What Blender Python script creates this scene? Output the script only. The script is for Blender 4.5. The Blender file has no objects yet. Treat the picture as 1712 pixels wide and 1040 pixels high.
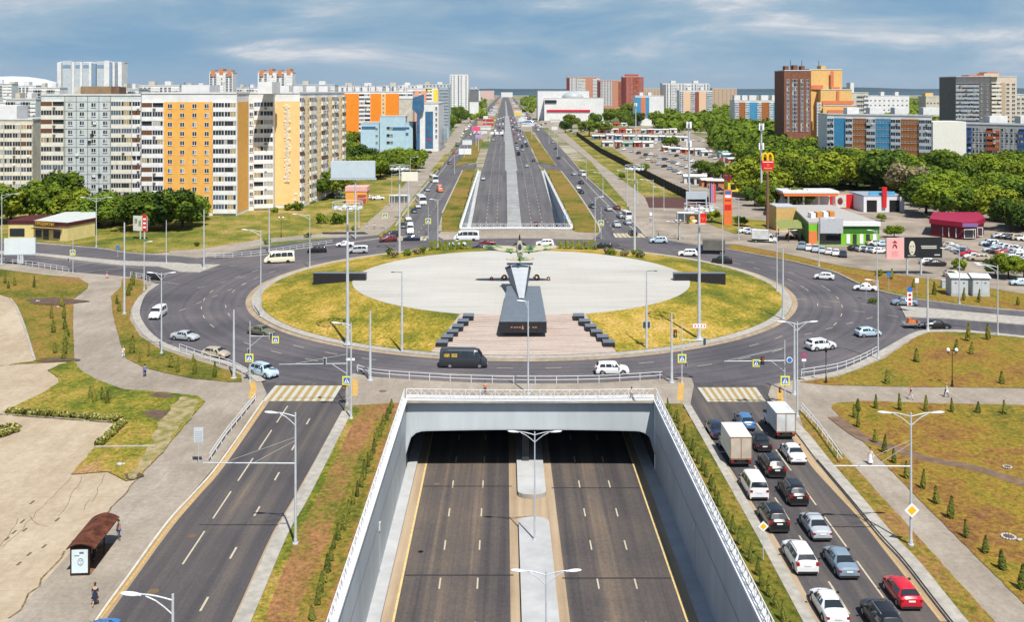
import bpy, bmesh, math, random
from mathutils import Vector, Matrix, noise, geometry
rnd = random.Random(7)
PI = math.pi; R = math.radians
S = bpy.context.scene; C = S.collection

# ---------------------------------------------------------------- camera
F, H, YH = 1640.0, 40.0, 150.0      # focal in photo pixels, eye height in metres, row of the horizon
cam = bpy.data.cameras.new('camera'); cam.sensor_width = 36; cam.lens = F/1712*36
cam.shift_y = -(520-YH)/1712; cam.clip_start = .5; cam.clip_end = 60000
co = bpy.data.objects.new('camera', cam); C.objects.link(co)
co.location = (0, 0, H); co.rotation_euler = (R(90), 0, 0); S.camera = co
# ---------------------------------------------------------------- light
LD = Vector((-.227, .566, -1)).normalized()
sun = bpy.data.lights.new('sun', 'SUN'); sun.energy = 5.0; sun.angle = R(.5); sun.color = (1, .95, .87)
so = bpy.data.objects.new('sun', sun); C.objects.link(so); so.rotation_euler = LD.to_track_quat('-Z', 'Y').to_euler()
S.view_settings.view_transform = 'Standard'; S.view_settings.look = 'None'
S.view_settings.exposure = .36; S.view_settings.gamma = 1
w = bpy.data.worlds.new('World'); S.world = w; w.use_nodes = True
N = w.node_tree.nodes; L = w.node_tree.links; N.clear()
def nd(t, **k):
    n = N.new(t)
    for a, b in k.items(): setattr(n, a, b)
    return n
out = nd('ShaderNodeOutputWorld'); sky = nd('ShaderNodeTexSky', sky_type='NISHITA', sun_disc=False)
sky.sun_elevation = R(58.6); sky.sun_rotation = R(158); sky.air_density = 1.2; sky.dust_density = .6; sky.ozone_density = 2
bg = nd('ShaderNodeBackground'); bg.inputs[1].default_value = .075; L.new(sky.outputs[0], bg.inputs[0])
tc = nd('ShaderNodeTexCoord'); sp = nd('ShaderNodeSeparateXYZ'); L.new(tc.outputs['Generated'], sp.inputs[0])
# clouds live on a flat layer high above: divide the direction by its height
mp = nd('ShaderNodeMapping'); mp.inputs['Scale'].default_value = (4.6, 4.6, 19); mp.inputs['Location'].default_value = (5.6, 2.3, 1.15)
L.new(tc.outputs['Generated'], mp.inputs[0])
nz = nd('ShaderNodeTexNoise'); nz.inputs['Scale'].default_value = 1.0; nz.inputs['Detail'].default_value = 9; nz.inputs['Roughness'].default_value = .6
nz.inputs['Distortion'].default_value = .35
L.new(mp.outputs[0], nz.inputs[0])
cr = nd('ShaderNodeValToRGB'); e = cr.color_ramp.elements
e[0].position = .36; e[0].color = (.19, .335, .49, 1); e[1].position = .66; e[1].color = (.66, .67, .69, 1)
a = e.new(.45); a.color = (.25, .375, .50, 1); a = e.new(.52); a.color = (.30, .42, .53, 1); a = e.new(.58); a.color = (.42, .49, .57, 1)
L.new(nz.outputs[0], cr.inputs[0])
# greyer towards the horizon
hz = nd('ShaderNodeMapRange'); hz.inputs[1].default_value = 0; hz.inputs[2].default_value = .035; L.new(sp.outputs[2], hz.inputs[0])
mx = nd('ShaderNodeMixRGB'); mx.inputs[1].default_value = (.31, .42, .53, 1); L.new(hz.outputs[0], mx.inputs[0]); L.new(cr.outputs[0], mx.inputs[2])
bc = nd('ShaderNodeBackground'); bc.inputs[1].default_value = .92; L.new(mx.outputs[0], bc.inputs[0])
ms = nd('ShaderNodeMixShader')
mr = nd('ShaderNodeMapRange'); mr.inputs[1].default_value = .10; mr.inputs[2].default_value = .32; mr.inputs[3].default_value = 1; mr.inputs[4].default_value = .1
L.new(sp.outputs[2], mr.inputs[0]); L.new(mr.outputs[0], ms.inputs[0]); L.new(bg.outputs[0], ms.inputs[1]); L.new(bc.outputs[0], ms.inputs[2])
L.new(ms.outputs[0], out.inputs[0])

# ---------------------------------------------------------------- helpers
def G(px, py, z=0.0):
    """photo pixel -> point at height z"""
    d = F*(H-z)/(py-YH); return Vector(((px-856)*d/F, d, z))
def XA(px, d): return (px-856)*d/F
def ZA(py, d): return H-(py-YH)*d/F
def U(u, y): return u+3.3-.0075*y       # across the main road -> X
CX, CY = 1.8, 198.0                       # centre of the roundabout
RK, RG, RP = 52.6, 51.0, 33.6
def iz(x, y):
    r = math.hypot(x-CX, y-CY)
    if r > RK: return 0
    if r > RG: return .15
    if r < RP: return 2.0
    return .2+1.8*(RG-r)/(RG-RP)
def GI(px, py, z0=1.):
    z = z0
    for i in range(12):
        p = G(px, py, z); z = .5*z+.5*iz(p.x, p.y)
    p.z = iz(p.x, p.y); return p
def tag(o, label=None, cat=None, group=None, kind=None):
    if label: o['label'] = label
    if cat: o['category'] = cat
    if group: o['group'] = group
    if kind: o['kind'] = kind
    return o
def T(name, label, cat, loc=(0, 0, 0), rz=0, group=None):
    o = bpy.data.objects.new(name, None); C.objects.link(o); o.location = loc; o.rotation_euler = (0, 0, rz)
    o.empty_display_size = .3
    return tag(o, label, cat, group)
def put(name, me, parent=None, M=None):
    o = bpy.data.objects.new(name, me); C.objects.link(o)
    if parent: o.parent = parent
    if M is not None: o.matrix_basis = M
    return o
def kids(o): return [c for c in KID.get(o.name, [])]
def copy_tree(o, parent=None):
    c = o.copy(); C.objects.link(c); c.parent = parent
    for ch in o.children: copy_tree(ch, c)
    return c
class MB:
    def __init__(s): s.v = []; s.f = []; s.m = []; s.sm = []
    def add(s, vs, fs, m=0, sm=False):
        b = len(s.v); s.v += [tuple(v) for v in vs]
        for f in fs: s.f.append([b+i for i in f]); s.m.append(m); s.sm.append(sm)
    def box(s, x0, x1, y0, y1, z0, z1, m=0, M=None, tx=0, ty=0):
        vs = [Vector((x, y, z)) for z in (z0, z1) for x, y in ((x0, y0), (x1, y0), (x1, y1), (x0, y1))]
        if tx or ty:
            for v, (a, b) in zip(vs[4:], ((1, 1), (-1, 1), (-1, -1), (1, -1))): v.x += a*tx; v.y += b*ty
        if M: vs = [M @ v for v in vs]
        s.add(vs, [(0, 3, 2, 1), (4, 5, 6, 7), (0, 1, 5, 4), (1, 2, 6, 5), (2, 3, 7, 6), (3, 0, 4, 7)], m)
    def quad(s, a, b, c, d, m=0): s.add([a, b, c, d], [(0, 1, 2, 3)], m)
    def cyl(s, p0, p1, r0, r1=None, n=8, m=0, cap=True, sm=True):
        p0 = Vector(p0); p1 = Vector(p1); r1 = r0 if r1 is None else r1
        d = (p1-p0).normalized(); a = d.orthogonal().normalized(); b = d.cross(a)
        vs = [p+(a*math.cos(t)+b*math.sin(t))*r for p, r in ((p0, r0), (p1, r1)) for t in [2*PI*i/n for i in range(n)]]
        s.add(vs, [(i, (i+1) % n, n+(i+1) % n, n+i) for i in range(n)], m, sm)
        if cap: s.add(vs[:n][::-1], [range(n)], m); s.add(vs[n:], [range(n)], m)
    def tube(s, pts, r, n=6, m=0):
        for a, b in zip(pts, pts[1:]): s.cyl(a, b, r, r, n, m)
    def ball(s, c, rx, ry, rz, m=0, nu=8, nv=6, M=None):
        vs = []; c = Vector(c)
        for j in range(nv+1):
            t = PI*j/nv
            for i in range(nu):
                p = 2*PI*i/nu; v = Vector((rx*math.sin(t)*math.cos(p), ry*math.sin(t)*math.sin(p), rz*math.cos(t)))
                vs.append(c+(M @ v if M else v))
        s.add(vs, [(j*nu+i, (j+1)*nu+i, (j+1)*nu+(i+1) % nu, j*nu+(i+1) % nu) for j in range(nv) for i in range(nu)], m, True)
    def prism(s, pts, z0, z1, m=0, ms=None, bottom=False):
        """pts: list of (x,y); z0/z1 numbers"""
        n = len(pts); ar = sum(pts[i][0]*pts[(i+1) % n][1]-pts[(i+1) % n][0]*pts[i][1] for i in range(n))
        if ar < 0: pts = pts[::-1]
        tri = geometry.tessellate_polygon([[Vector((p[0], p[1], 0)) for p in pts]])
        top = [(p[0], p[1], z1) for p in pts]
        fs = []
        for t in tri:
            a, b, c = [Vector(top[i]) for i in t]
            fs.append(t if (b-a).cross(c-a).z > 0 else t[::-1])
        s.add(top, fs, m)
        if z0 is not None:
            ms = m if ms is None else ms
            bot = [(p[0], p[1], z0) for p in pts]
            s.add(bot+top, [(i, (i+1) % n, n+(i+1) % n, n+i) for i in range(n)], ms)
            if bottom: s.add(bot, [f[::-1] for f in fs], ms)
    def mesh(s, name, mats):
        me = bpy.data.meshes.new(name); me.from_pydata(s.v, [], s.f)
        if not isinstance(mats, (list, tuple)): mats = [mats]
        for m in mats: me.materials.append(m)
        me.polygons.foreach_set('material_index', [min(i, len(mats)-1) for i in s.m])
        me.polygons.foreach_set('use_smooth', s.sm); me.update(); return me
    def build(s, name, mats, parent=None, M=None): return put(name, s.mesh(name, mats), parent, M)
def spline(pts, k=5, closed=False):
    P = [Vector((p[0], p[1], 0)) for p in pts]; n = len(P); o = []
    for i in range(n if closed else n-1):
        a, b, c, d = (P[(i+j) % n] if closed else P[min(max(i+j, 0), n-1)] for j in (-1, 0, 1, 2))
        for q in range(k):
            t = q/k; o.append(.5*((2*b)+(c-a)*t+(2*a-5*b+4*c-d)*t*t+(3*b-a-3*c+d)*t**3))
    if not closed: o.append(P[-1])
    return o
def gp(pts, z=0): return [G(x, y, z) for x, y in pts]
# ---------------------------------------------------------------- materials
MC = {}
def srgb(c): return tuple((x/255)**2.2 for x in c)
def mat(name, col, rough=.7, var=.12, scale=1.5, metal=0., col2=None, sx=(1, 1, 1), bump=0, emit=0, detail=4, spec=.3, obj=False, patch=0, coat=0, fac=(.35, .65)):
    if name in MC: return MC[name]
    m = bpy.data.materials.new(name); m.use_nodes = True; MC[name] = m
    n = m.node_tree.nodes; l = m.node_tree.links; b = n['Principled BSDF']
    b.inputs['Roughness'].default_value = rough; b.inputs['Metallic'].default_value = metal; b.inputs['Specular IOR Level'].default_value = spec
    if coat: b.inputs['Coat Weight'].default_value = coat
    c2 = col2 or tuple(max(0, x*(1-var*2)) for x in col)
    if var or col2:
        t = n.new('ShaderNodeTexCoord') if obj else n.new('ShaderNodeNewGeometry')
        mp = n.new('ShaderNodeMapping'); mp.inputs['Scale'].default_value = sx; l.new(t.outputs['Object' if obj else 'Position'], mp.inputs[0])
        z = n.new('ShaderNodeTexNoise'); z.inputs['Scale'].default_value = scale; z.inputs['Detail'].default_value = detail; z.inputs['Roughness'].default_value = .6
        l.new(mp.outputs[0], z.inputs[0])
        r = n.new('ShaderNodeMapRange'); r.inputs[1].default_value = fac[0]; r.inputs[2].default_value = fac[1]; l.new(z.outputs[0], r.inputs[0])
        x = n.new('ShaderNodeMixRGB'); x.inputs[1].default_value = (*col, 1); x.inputs[2].default_value = (*c2, 1); l.new(r.outputs[0], x.inputs[0])
        last = x.outputs[0]
        if patch:
            z2 = n.new('ShaderNodeTexNoise'); z2.inputs['Scale'].default_value = .09; z2.inputs['Detail'].default_value = 5; l.new(t.outputs['Object' if obj else 'Position'], z2.inputs[0])
            r2 = n.new('ShaderNodeMapRange'); r2.inputs[1].default_value = .35; r2.inputs[2].default_value = .7; r2.inputs[3].default_value = 1; r2.inputs[4].default_value = 1-patch; l.new(z2.outputs[0], r2.inputs[0])
            y = n.new('ShaderNodeMixRGB'); y.blend_type = 'MULTIPLY'; y.inputs[0].default_value = 1; l.new(last, y.inputs[1]); l.new(r2.outputs[0], y.inputs[2]); last = y.outputs[0]
        l.new(last, b.inputs['Base Color'])
        if bump:
            bp = n.new('ShaderNodeBump'); bp.inputs['Strength'].default_value = bump; bp.inputs['Distance'].default_value = .05; l.new(z.outputs[0], bp.inputs['Height']); l.new(bp.outputs[0], b.inputs['Normal'])
    else: b.inputs['Base Color'].default_value = (*col, 1)
    if emit: b.inputs['Emission Color'].default_value = (*col, 1); b.inputs['Emission Strength'].default_value = emit
    return m
def ramp_mat(name, stops, scales, rough=.9, stretch=None, bump=.3, rad=None, fine=None):
    """ground material: two noises added and coloured by a ramp"""
    m = bpy.data.materials.new(name); m.use_nodes = True; MC[name] = m
    n = m.node_tree.nodes; l = m.node_tree.links; b = n['Principled BSDF']; b.inputs['Roughness'].default_value = rough; b.inputs['Specular IOR Level'].default_value = .2
    g = n.new('ShaderNodeNewGeometry'); last = None
    for sc, wt, st in scales:
        mp = n.new('ShaderNodeMapping'); mp.inputs['Scale'].default_value = st; l.new(g.outputs['Position'], mp.inputs[0])
        z = n.new('ShaderNodeTexNoise'); z.inputs['Scale'].default_value = sc; z.inputs['Detail'].default_value = 5; z.inputs['Roughness'].default_value = .6; l.new(mp.outputs[0], z.inputs[0])
        q = n.new('ShaderNodeMath'); q.operation = 'MULTIPLY'; q.inputs[1].default_value = wt; l.new(z.outputs[0], q.inputs[0])
        if last: s_ = n.new('ShaderNodeMath'); s_.operation = 'ADD'; l.new(last, s_.inputs[0]); l.new(q.outputs[0], s_.inputs[1]); last = s_.outputs[0]
        else: last = q.outputs[0]
    if rad:                                  # wear that follows the circle the traffic drives round
        v = n.new('ShaderNodeVectorMath'); v.operation = 'DISTANCE'; v.inputs[1].default_value = (CX, CY, 0); l.new(g.outputs['Position'], v.inputs[0])
        z = n.new('ShaderNodeTexNoise'); z.noise_dimensions = '1D'; z.inputs['Scale'].default_value = .7; z.inputs['Detail'].default_value = 2; l.new(v.outputs['Value'], z.inputs['W'])
        q = n.new('ShaderNodeMath'); q.operation = 'MULTIPLY_ADD'; q.inputs[1].default_value = rad; l.new(z.outputs[0], q.inputs[0]); l.new(last, q.inputs[2]); last = q.outputs[0]
    r = n.new('ShaderNodeValToRGB'); e = r.color_ramp.elements
    e[0].position = stops[0][0]; e[0].color = (*stops[0][1], 1); e[1].position = stops[-1][0]; e[1].color = (*stops[-1][1], 1)
    for p, c in stops[1:-1]: a = e.new(p); a.color = (*c, 1)
    l.new(last, r.inputs[0]); oc = r.outputs[0]
    if fine:                                 # blade and grit scale mottling
        z = n.new('ShaderNodeTexNoise'); z.inputs['Scale'].default_value = fine[0]; z.inputs['Detail'].default_value = 3; z.inputs['Roughness'].default_value = .7; l.new(g.outputs['Position'], z.inputs[0])
        q = n.new('ShaderNodeMapRange'); q.inputs[1].default_value = .3; q.inputs[2].default_value = .7; q.inputs[3].default_value = 1-fine[1]; q.inputs[4].default_value = 1+fine[1]; l.new(z.outputs[0], q.inputs[0])
        x = n.new('ShaderNodeVectorMath'); x.operation = 'SCALE'; l.new(oc, x.inputs[0]); l.new(q.outputs[0], x.inputs['Scale']); oc = x.outputs[0]
    l.new(oc, b.inputs['Base Color'])
    if bump:
        bp = n.new('ShaderNodeBump'); bp.inputs['Strength'].default_value = bump; bp.inputs['Distance'].default_value = .1; l.new(last, bp.inputs['Height']); l.new(bp.outputs[0], b.inputs['Normal'])
    return m
one = (1, 1, 1)
asph = ramp_mat('asphalt_ring', [(.40, (.066, .064, .072)), (.52, (.105, .098, .108)), (.62, (.15, .13, .128)), (.74, (.26, .205, .155))], [(.05, .5, one), (1.2, .16, one), (9., .14, one)], bump=.1, rad=.2)
asph2 = ramp_mat('asphalt_straight', [(.38, (.052, .049, .054)), (.50, (.080, .073, .075)), (.60, (.120, .102, .088)), (.72, (.22, .17, .12))], [(.8, .5, (1, .02, 1)), (.07, .28, one), (9., .22, one)], bump=.1, fine=(3., .12))
asph3 = ramp_mat('asphalt_underpass', [(.38, (.050, .045, .048)), (.47, (.078, .069, .067)), (.56, (.125, .100, .082)), (.68, (.24, .175, .12))], [(.62, .62, (1, .012, 1)), (.12, .16, one), (9., .22, one)], bump=.1, fine=(3., .15))
asphf = ramp_mat('asphalt_far', [(.40, (.078, .077, .086)), (.60, (.130, .125, .128))], [(.6, .5, (1, .02, 1)), (.05, .3, one), (4., .2, one)], bump=0)
dust = ramp_mat('road_dust', [(.38, (.24, .18, .12)), (.5, (.33, .25, .165)), (.62, (.40, .315, .22))], [(1.1, .5, (1, .03, 1)), (.12, .3, one), (8., .2, one)], bump=0)
GS = [(.035, .34, one), (.22, .26, (1, .7, 1)), (1.6, .22, one), (9., .18, one)]
grassI = ramp_mat('grass_island', [(.40, (0.066, 0.091, 0.010)), (.465, (0.150, 0.146, 0.014)), (.51, (0.299, 0.221, 0.028)), (.545, (0.396, 0.265, 0.060)), (.60, (0.458, 0.316, 0.120))], GS, fine=(2.6, .5))
grassB = ramp_mat('grass_brown', [(.40, (0.077, 0.095, 0.013)), (.455, (0.163, 0.138, 0.022)), (.495, (0.202, 0.112, 0.036)), (.54, (0.263, 0.131, 0.054)), (.60, (0.186, 0.084, 0.040))], GS, fine=(2.6, .5))
grassG = ramp_mat('grass_green', [(.40, (0.040, 0.067, 0.008)), (.47, (0.101, 0.122, 0.011)), (.515, (0.194, 0.170, 0.020)), (.56, (0.299, 0.205, 0.048)), (.61, (0.299, 0.174, 0.088))], GS, fine=(2.6, .5))
grassM = ramp_mat('grass_mixed', [(.40, (0.039, 0.059, 0.007)), (.46, (0.098, 0.104, 0.011)), (.50, (0.170, 0.136, 0.019)), (.54, (0.231, 0.139, 0.034)), (.60, (0.216, 0.111, 0.054))], GS, fine=(2.6, .5))
grassY = ramp_mat('grass_yellow', [(.40, (0.058, 0.070, 0.009)), (.455, (0.130, 0.114, 0.014)), (.50, (0.220, 0.160, 0.019)), (.54, (0.206, 0.107, 0.025)), (.59, (0.151, 0.073, 0.031))], GS, fine=(2.6, .5))
grassF = ramp_mat('grass_field', [(.40, (0.048, 0.075, 0.011)), (.47, (0.114, 0.130, 0.016)), (.52, (0.220, 0.186, 0.032)), (.57, (0.334, 0.237, 0.104))], GS, fine=(2.6, .5))
cityg = ramp_mat('city_ground', [(.40, (.05, .09, .015)), (.47, (.13, .15, .04)), (.51, (.26, .22, .15)), (.58, (.36, .33, .28))], [(.012, .5, one), (.1, .3, one), (1., .2, one)])
pave = ramp_mat('pavement', [(.38, (.215, .182, .147)), (.5, (.275, .238, .195)), (.62, (.35, .31, .26))], [(.07, .45, one), (.6, .3, (1, .35, 1)), (9., .25, one)], bump=.05, fine=(2., .13))
tanc = ramp_mat('old_concrete', [(.36, (.29, .225, .15)), (.48, (.36, .29, .205)), (.56, (.41, .34, .25)), (.68, (.45, .385, .29))], [(.05, .45, one), (.5, .33, (1, .4, 1)), (8., .22, one)], bump=.05, fine=(1.6, .10))
plazam = ramp_mat('plaza_concrete', [(.38, (.345, .335, .305)), (.5, (.42, .41, .38)), (.62, (.47, .465, .44))], [(.06, .45, (.4, 1, 1)), (.5, .3, (.12, 1, 1)), (8., .25, one)], bump=.03)
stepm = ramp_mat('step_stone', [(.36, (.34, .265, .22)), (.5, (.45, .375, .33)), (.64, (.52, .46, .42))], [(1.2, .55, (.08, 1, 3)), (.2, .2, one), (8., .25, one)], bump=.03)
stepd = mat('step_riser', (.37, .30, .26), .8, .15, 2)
kerb = mat('kerb_concrete', (.42, .395, .35), .85, .14, 1.2, patch=.15)
conc = mat('light_concrete', (.44, .45, .455), .8, .08, .5, patch=.12)
wallp = mat('painted_wall', (.47, .52, .55), .6, .07, .5, sx=(1, 1, .12), patch=.2, fac=(.3, .75))
white = mat('white_paint', (.74, .75, .76), .45, .05, 2)
steel = mat('galvanised_pole', (.56, .60, .64), .4, .08, 1.5, metal=.15)
railm = mat('railing_paint', (.66, .68, .70), .45, .06, 3)
mark = mat('road_marking', (.50, .44, .33), .7, .25, 6, fac=(.4, .9)); marky = mat('yellow_marking', (.60, .37, .10), .7, .2, 4)
zeby = mat('crossing_yellow', (.40, .29, .12), .75, .18, 4); zebw = mat('crossing_white', (.50, .49, .43), .75, .14, 4)
black = mat('black_paint', (.018, .018, .02), .4, .1, 2)
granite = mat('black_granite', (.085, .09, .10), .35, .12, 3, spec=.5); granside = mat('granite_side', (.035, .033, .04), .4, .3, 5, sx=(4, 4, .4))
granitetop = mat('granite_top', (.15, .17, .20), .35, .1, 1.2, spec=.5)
water = mat('river_water', (.018, .065, .115), .55, .1, .002)
soil = mat('bare_soil', (.13, .085, .06), .95, .2, 1.5); soil2 = mat('trodden_path', (.20, .13, .085), .95, .2, .8)
brickr = mat('brown_ramp', (.10, .045, .038), .85, .15, 1)
mat('parking_asphalt', (.36, .305, .245), .9, .2, .12, patch=.25)

def joints(m, s, w, k):
    """saw-cut slab joints every s metres"""
    n = m.node_tree.nodes; l = m.node_tree.links; b = n['Principled BSDF']; src = b.inputs['Base Color'].links[0].from_socket
    g = n.new('ShaderNodeNewGeometry'); sp = n.new('ShaderNodeSeparateXYZ'); l.new(g.outputs['Position'], sp.inputs[0]); last = None
    for ax in (0, 1):
        q = n.new('ShaderNodeMath'); q.operation = 'PINGPONG'; q.inputs[1].default_value = s/2; l.new(sp.outputs[ax], q.inputs[0])
        r = n.new('ShaderNodeMath'); r.operation = 'LESS_THAN'; r.inputs[1].default_value = w; l.new(q.outputs[0], r.inputs[0])
        if last: t = n.new('ShaderNodeMath'); t.operation = 'MAXIMUM'; l.new(last, t.inputs[0]); l.new(r.outputs[0], t.inputs[1]); last = t.outputs[0]
        else: last = r.outputs[0]
    t = n.new('ShaderNodeMath'); t.operation = 'MULTIPLY_ADD'; t.inputs[1].default_value = -k; t.inputs[2].default_value = 1; l.new(last, t.inputs[0])
    x = n.new('ShaderNodeVectorMath'); x.operation = 'SCALE'; l.new(src, x.inputs[0]); l.new(t.outputs[0], x.inputs['Scale']); l.new(x.outputs[0], b.inputs['Base Color'])
joints(plazam, 3.0, .03, .10); joints(pave, 4.0, .03, .16); joints(tanc, 6.0, .035, .16); joints(wallp, 6.0, .02, .12)
# ---------------------------------------------------------------- ground, roads, pavements
def st(o): o['kind'] = 'structure'; return o
def slab(name, pts, z, m, k=0, base=-.1, px=True, side=None, closed=True):
    P = gp(pts) if px else pts
    if k: P = spline(P, k, True)
    if name.split('_')[0] in ('lawn', 'grass', 'verge', 'field'):      # turf never ends in a ruled line
        Q = []
        for i in range(len(P)):
            a, c = Vector(P[i]), Vector(P[(i+1) % len(P)]); ln = (c-a).length; n_ = max(1, min(60, int(ln/.9))); q = Vector((-(c-a).y, (c-a).x, 0))/(ln+1e-6)
            Q += [a.lerp(c, j/n_)+q*(.13*noise.noise(Vector((a.x+j*.7, a.y, 1)))+rnd.uniform(-.05, .05)) for j in range(n_)]
        P = Q; side = side or soil
    b = MB(); b.prism([(p[0], p[1]) for p in P], base, z, 0, 1)
    return st(b.build(name, [m, side or kerb]))
def ribbon(b, P, w, z, m=0, off=0, h=None):
    """strip of width w along P at height z"""
    n = len(P); Lr = []
    for i in range(n):
        a = Vector(P[max(i-1, 0)]); c = Vector(P[min(i+1, n-1)]); t = (c-a); t.z = 0; t.normalize(); q = Vector((-t.y, t.x, 0)); p = Vector(P[i])
        Lr.append((p+q*(off-w/2), p+q*(off+w/2)))
    for (a, b1), (c, d) in zip(Lr, Lr[1:]):
        v = [(q.x, q.y, z) for q in (a, c, d, b1)]; b.add(v, [(0, 1, 2, 3)], m)
        if h:
            b.add([(a.x, a.y, z-h), (c.x, c.y, z-h), (c.x, c.y, z), (a.x, a.y, z)], [(0, 1, 2, 3)], m)
            b.add([(b1.x, b1.y, z-h), (d.x, d.y, z-h), (d.x, d.y, z), (b1.x, b1.y, z)], [(3, 2, 1, 0)], m)
def walk(P, step):
    """points every step metres along P"""
    o = []; acc = 0
    for a, b in zip(P, P[1:]):
        a = Vector(a); b = Vector(b); l = (b-a).length; 
        while acc < l: o.append((a.lerp(b, acc/l), (b-a).normalized())); acc += step
        acc -= l
    return o
def dashes(b, P, dash, gap, w, z, m=0, start=0):
    s = start
    tot = sum((Vector(q)-Vector(p)).length for p, q in zip(P, P[1:]))
    cum = [0]
    for p, q in zip(P, P[1:]): cum.append(cum[-1]+(Vector(q)-Vector(p)).length)
    def at(x):
        for i in range(len(P)-1):
            if x <= cum[i+1]+1e-6: return Vector(P[i]).lerp(Vector(P[i+1]), (x-cum[i])/(cum[i+1]-cum[i]+1e-9))
        return Vector(P[-1])
    while s+dash < tot:
        k = max(1, int(dash/2)); ribbon(b, [at(s+dash*j/k) for j in range(k+1)], w, z, m); s += dash+gap
NP = 126.0; FP = 281.5; FE = 482.0; FZ = -9.2
def fz(y):
    if y < 283: return FZ
    return FZ*(1-(y-283)/(FE-283)) if y < FE else 0
# the ground sheet, open over the two cuttings
g = MB(); ys = [-400, -80, NP, FP, FE, 9000]; us = [-9000, -16.0, 16.0, 9000]
for i in range(5):
    for j in range(3):
        if j == 1 and i in (1, 3): continue
        y0, y1 = ys[i], ys[i+1]
        g.quad(*[(U(u, min(y, 3000)), y, -.06) for u, y in ((us[j], y0), (us[j+1], y0), (us[j+1], y1), (us[j], y1))])
st(g.build('ground', cityg))
b = MB(); b.quad((-30000, 7600, -.02), (30000, 7600, -.02), (30000, 26000, -.02), (-30000, 26000, -.02)); st(b.build('river', water))
b = MB(); xs = list(range(-16000, 16001, 400))
for i in range(len(xs)-1):
    h0, h1 = [60+110*max(0, noise.noise(Vector((x/2500., 3, 1)))) for x in (xs[i], xs[i+1])]
    b.add([(xs[i], 18000, 0), (xs[i+1], 18000, 0), (xs[i+1], 18600, h1), (xs[i], 18600, h0), (xs[i+1], 21000, 0), (xs[i], 21000, 0)], [(0, 1, 2, 3), (3, 2, 4, 5)], 0, True)
st(b.build('hills', mat('far_hills', (.012, .034, .030), .9, .1, .001)))
# ring carriageway
def circ(r, a0=0, a1=360, n=120): return [Vector((CX+r*math.cos(R(a0+(a1-a0)*i/n)), CY+r*math.sin(R(a0+(a1-a0)*i/n)), 0)) for i in range(n+1)]
b = MB(); pi = circ(RK-1.5); po = circ(83)
# flatten so the sheet never reaches over the cuttings
po = [Vector((p.x, min(max(p.y, NP+.2), FP-.2), 0)) if abs(p.x-CX) < 24 else p for p in po]
for i in range(120): b.quad(*[(p.x, p.y, 0) for p in (pi[i], po[i], po[i+1], pi[i+1])])
st(b.build('ring_road', asph))
def road(name, pts, z=.004, m=asph2, k=0, px=True):
    P = gp(pts) if px else [Vector(p) for p in pts]
    b = MB(); b.prism([(p[0], p[1]) for p in P], None, z); return st(b.build(name, m))
SWL = [(446, 660), (437, 675), (363, 778), (320, 828), (275, 879), (211, 966), (157, 1040), (20, 1240), (-300, 1700)]
SWR = [(577, 681), (505, 828), (466, 894), (402, 1040), (310, 1240), (100, 1700)]
road('road_left', [(420, 640)]+SWL+SWR[::-1]+[(590, 640)], m=asph2)
SEL = [(1154, 677), (1247, 840), (1288, 905), (1360, 1040), (1470, 1240), (1720, 1700)]
SER = [(1293, 680), (1332, 727), (1370, 779), (1410, 822), (1455, 871), (1500, 928), (1590, 1040), (1760, 1240), (2150, 1700)]
road('road_right', [(1150, 640)]+SEL+SER[::-1]+[(1290, 645)], m=asph2)
road('road_west', [(-400, 425), (-200, 404), (0, 404), (58, 407), (161, 415), (214, 423), (283, 427), (380, 430), (445, 426), (420, 470), (262, 478), (205, 466), (125, 458), (0, 440), (-200, 425), (-500, 445)], .006, asph)
road('road_east', [(1434, 474), (1467, 484), (1519, 496), (1546, 502), (1643, 514), (1712, 520), (1900, 536), (2100, 560), (1900, 580), (1712, 564), (1620, 556), (1533, 560), (1472, 592), (1400, 560)], .006, asph)
NWL = [(600, 404), (632, 400), (661, 379), (689, 338), (713, 309), (741, 275), (764, 244), (798, 196), (826, 168), (838, 157)]
NWR = [(729, 401), (739, 357), (773, 285), (794, 262), (812, 222), (825, 190), (840, 157)]
road('road_far_left', NWL+NWR[::-1], .006, asphf)
NEL = [(985, 401), (1003, 386), (997, 371), (965, 322), (938, 286), (912, 250), (893, 219), (868, 180), (850, 157)]
NER = [(1095, 401), (1082, 397), (1031, 343), (981, 296), (958, 270), (924, 232), (897, 205), (872, 178), (853, 157)]
road('road_far_right', NEL+NER[::-1], .006, asphf)
# main road: ramp of the far cutting, then level
def strip(name, u0, u1, y0, y1, m, dz=0, n=14, zf=fz):
    b = MB(); q = [y0*(y1/y0)**(i/n) for i in range(n+1)]
    for a, c in zip(q, q[1:]): b.quad((U(u0, a), a, zf(a)+dz), (U(u1, a), a, zf(a)+dz), (U(u1, c), c, zf(c)+dz), (U(u0, c), c, zf(c)+dz))
    return st(b.build(name, m))
b = MB()
for a, c in ((-80, NP), (NP, FP)): b.quad((U(-16, a), a, FZ), (U(16, a), a, FZ), (U(16, c), c, FZ), (U(-16, c), c, FZ))
st(b.build('underpass_road', asph3)); b = MB()
q = [FP+(FE-FP)*i/12 for i in range(13)]
for a, c in zip(q, q[1:]): b.quad((U(-16, a), a, fz(a)), (U(16, a), a, fz(a)), (U(16, c), c, fz(c)), (U(-16, c), c, fz(c)))
st(b.build('ramp_road', asphf))
strip('main_road', -14.5, 14.5, FE, 6500, asphf, .012, 20)
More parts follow.
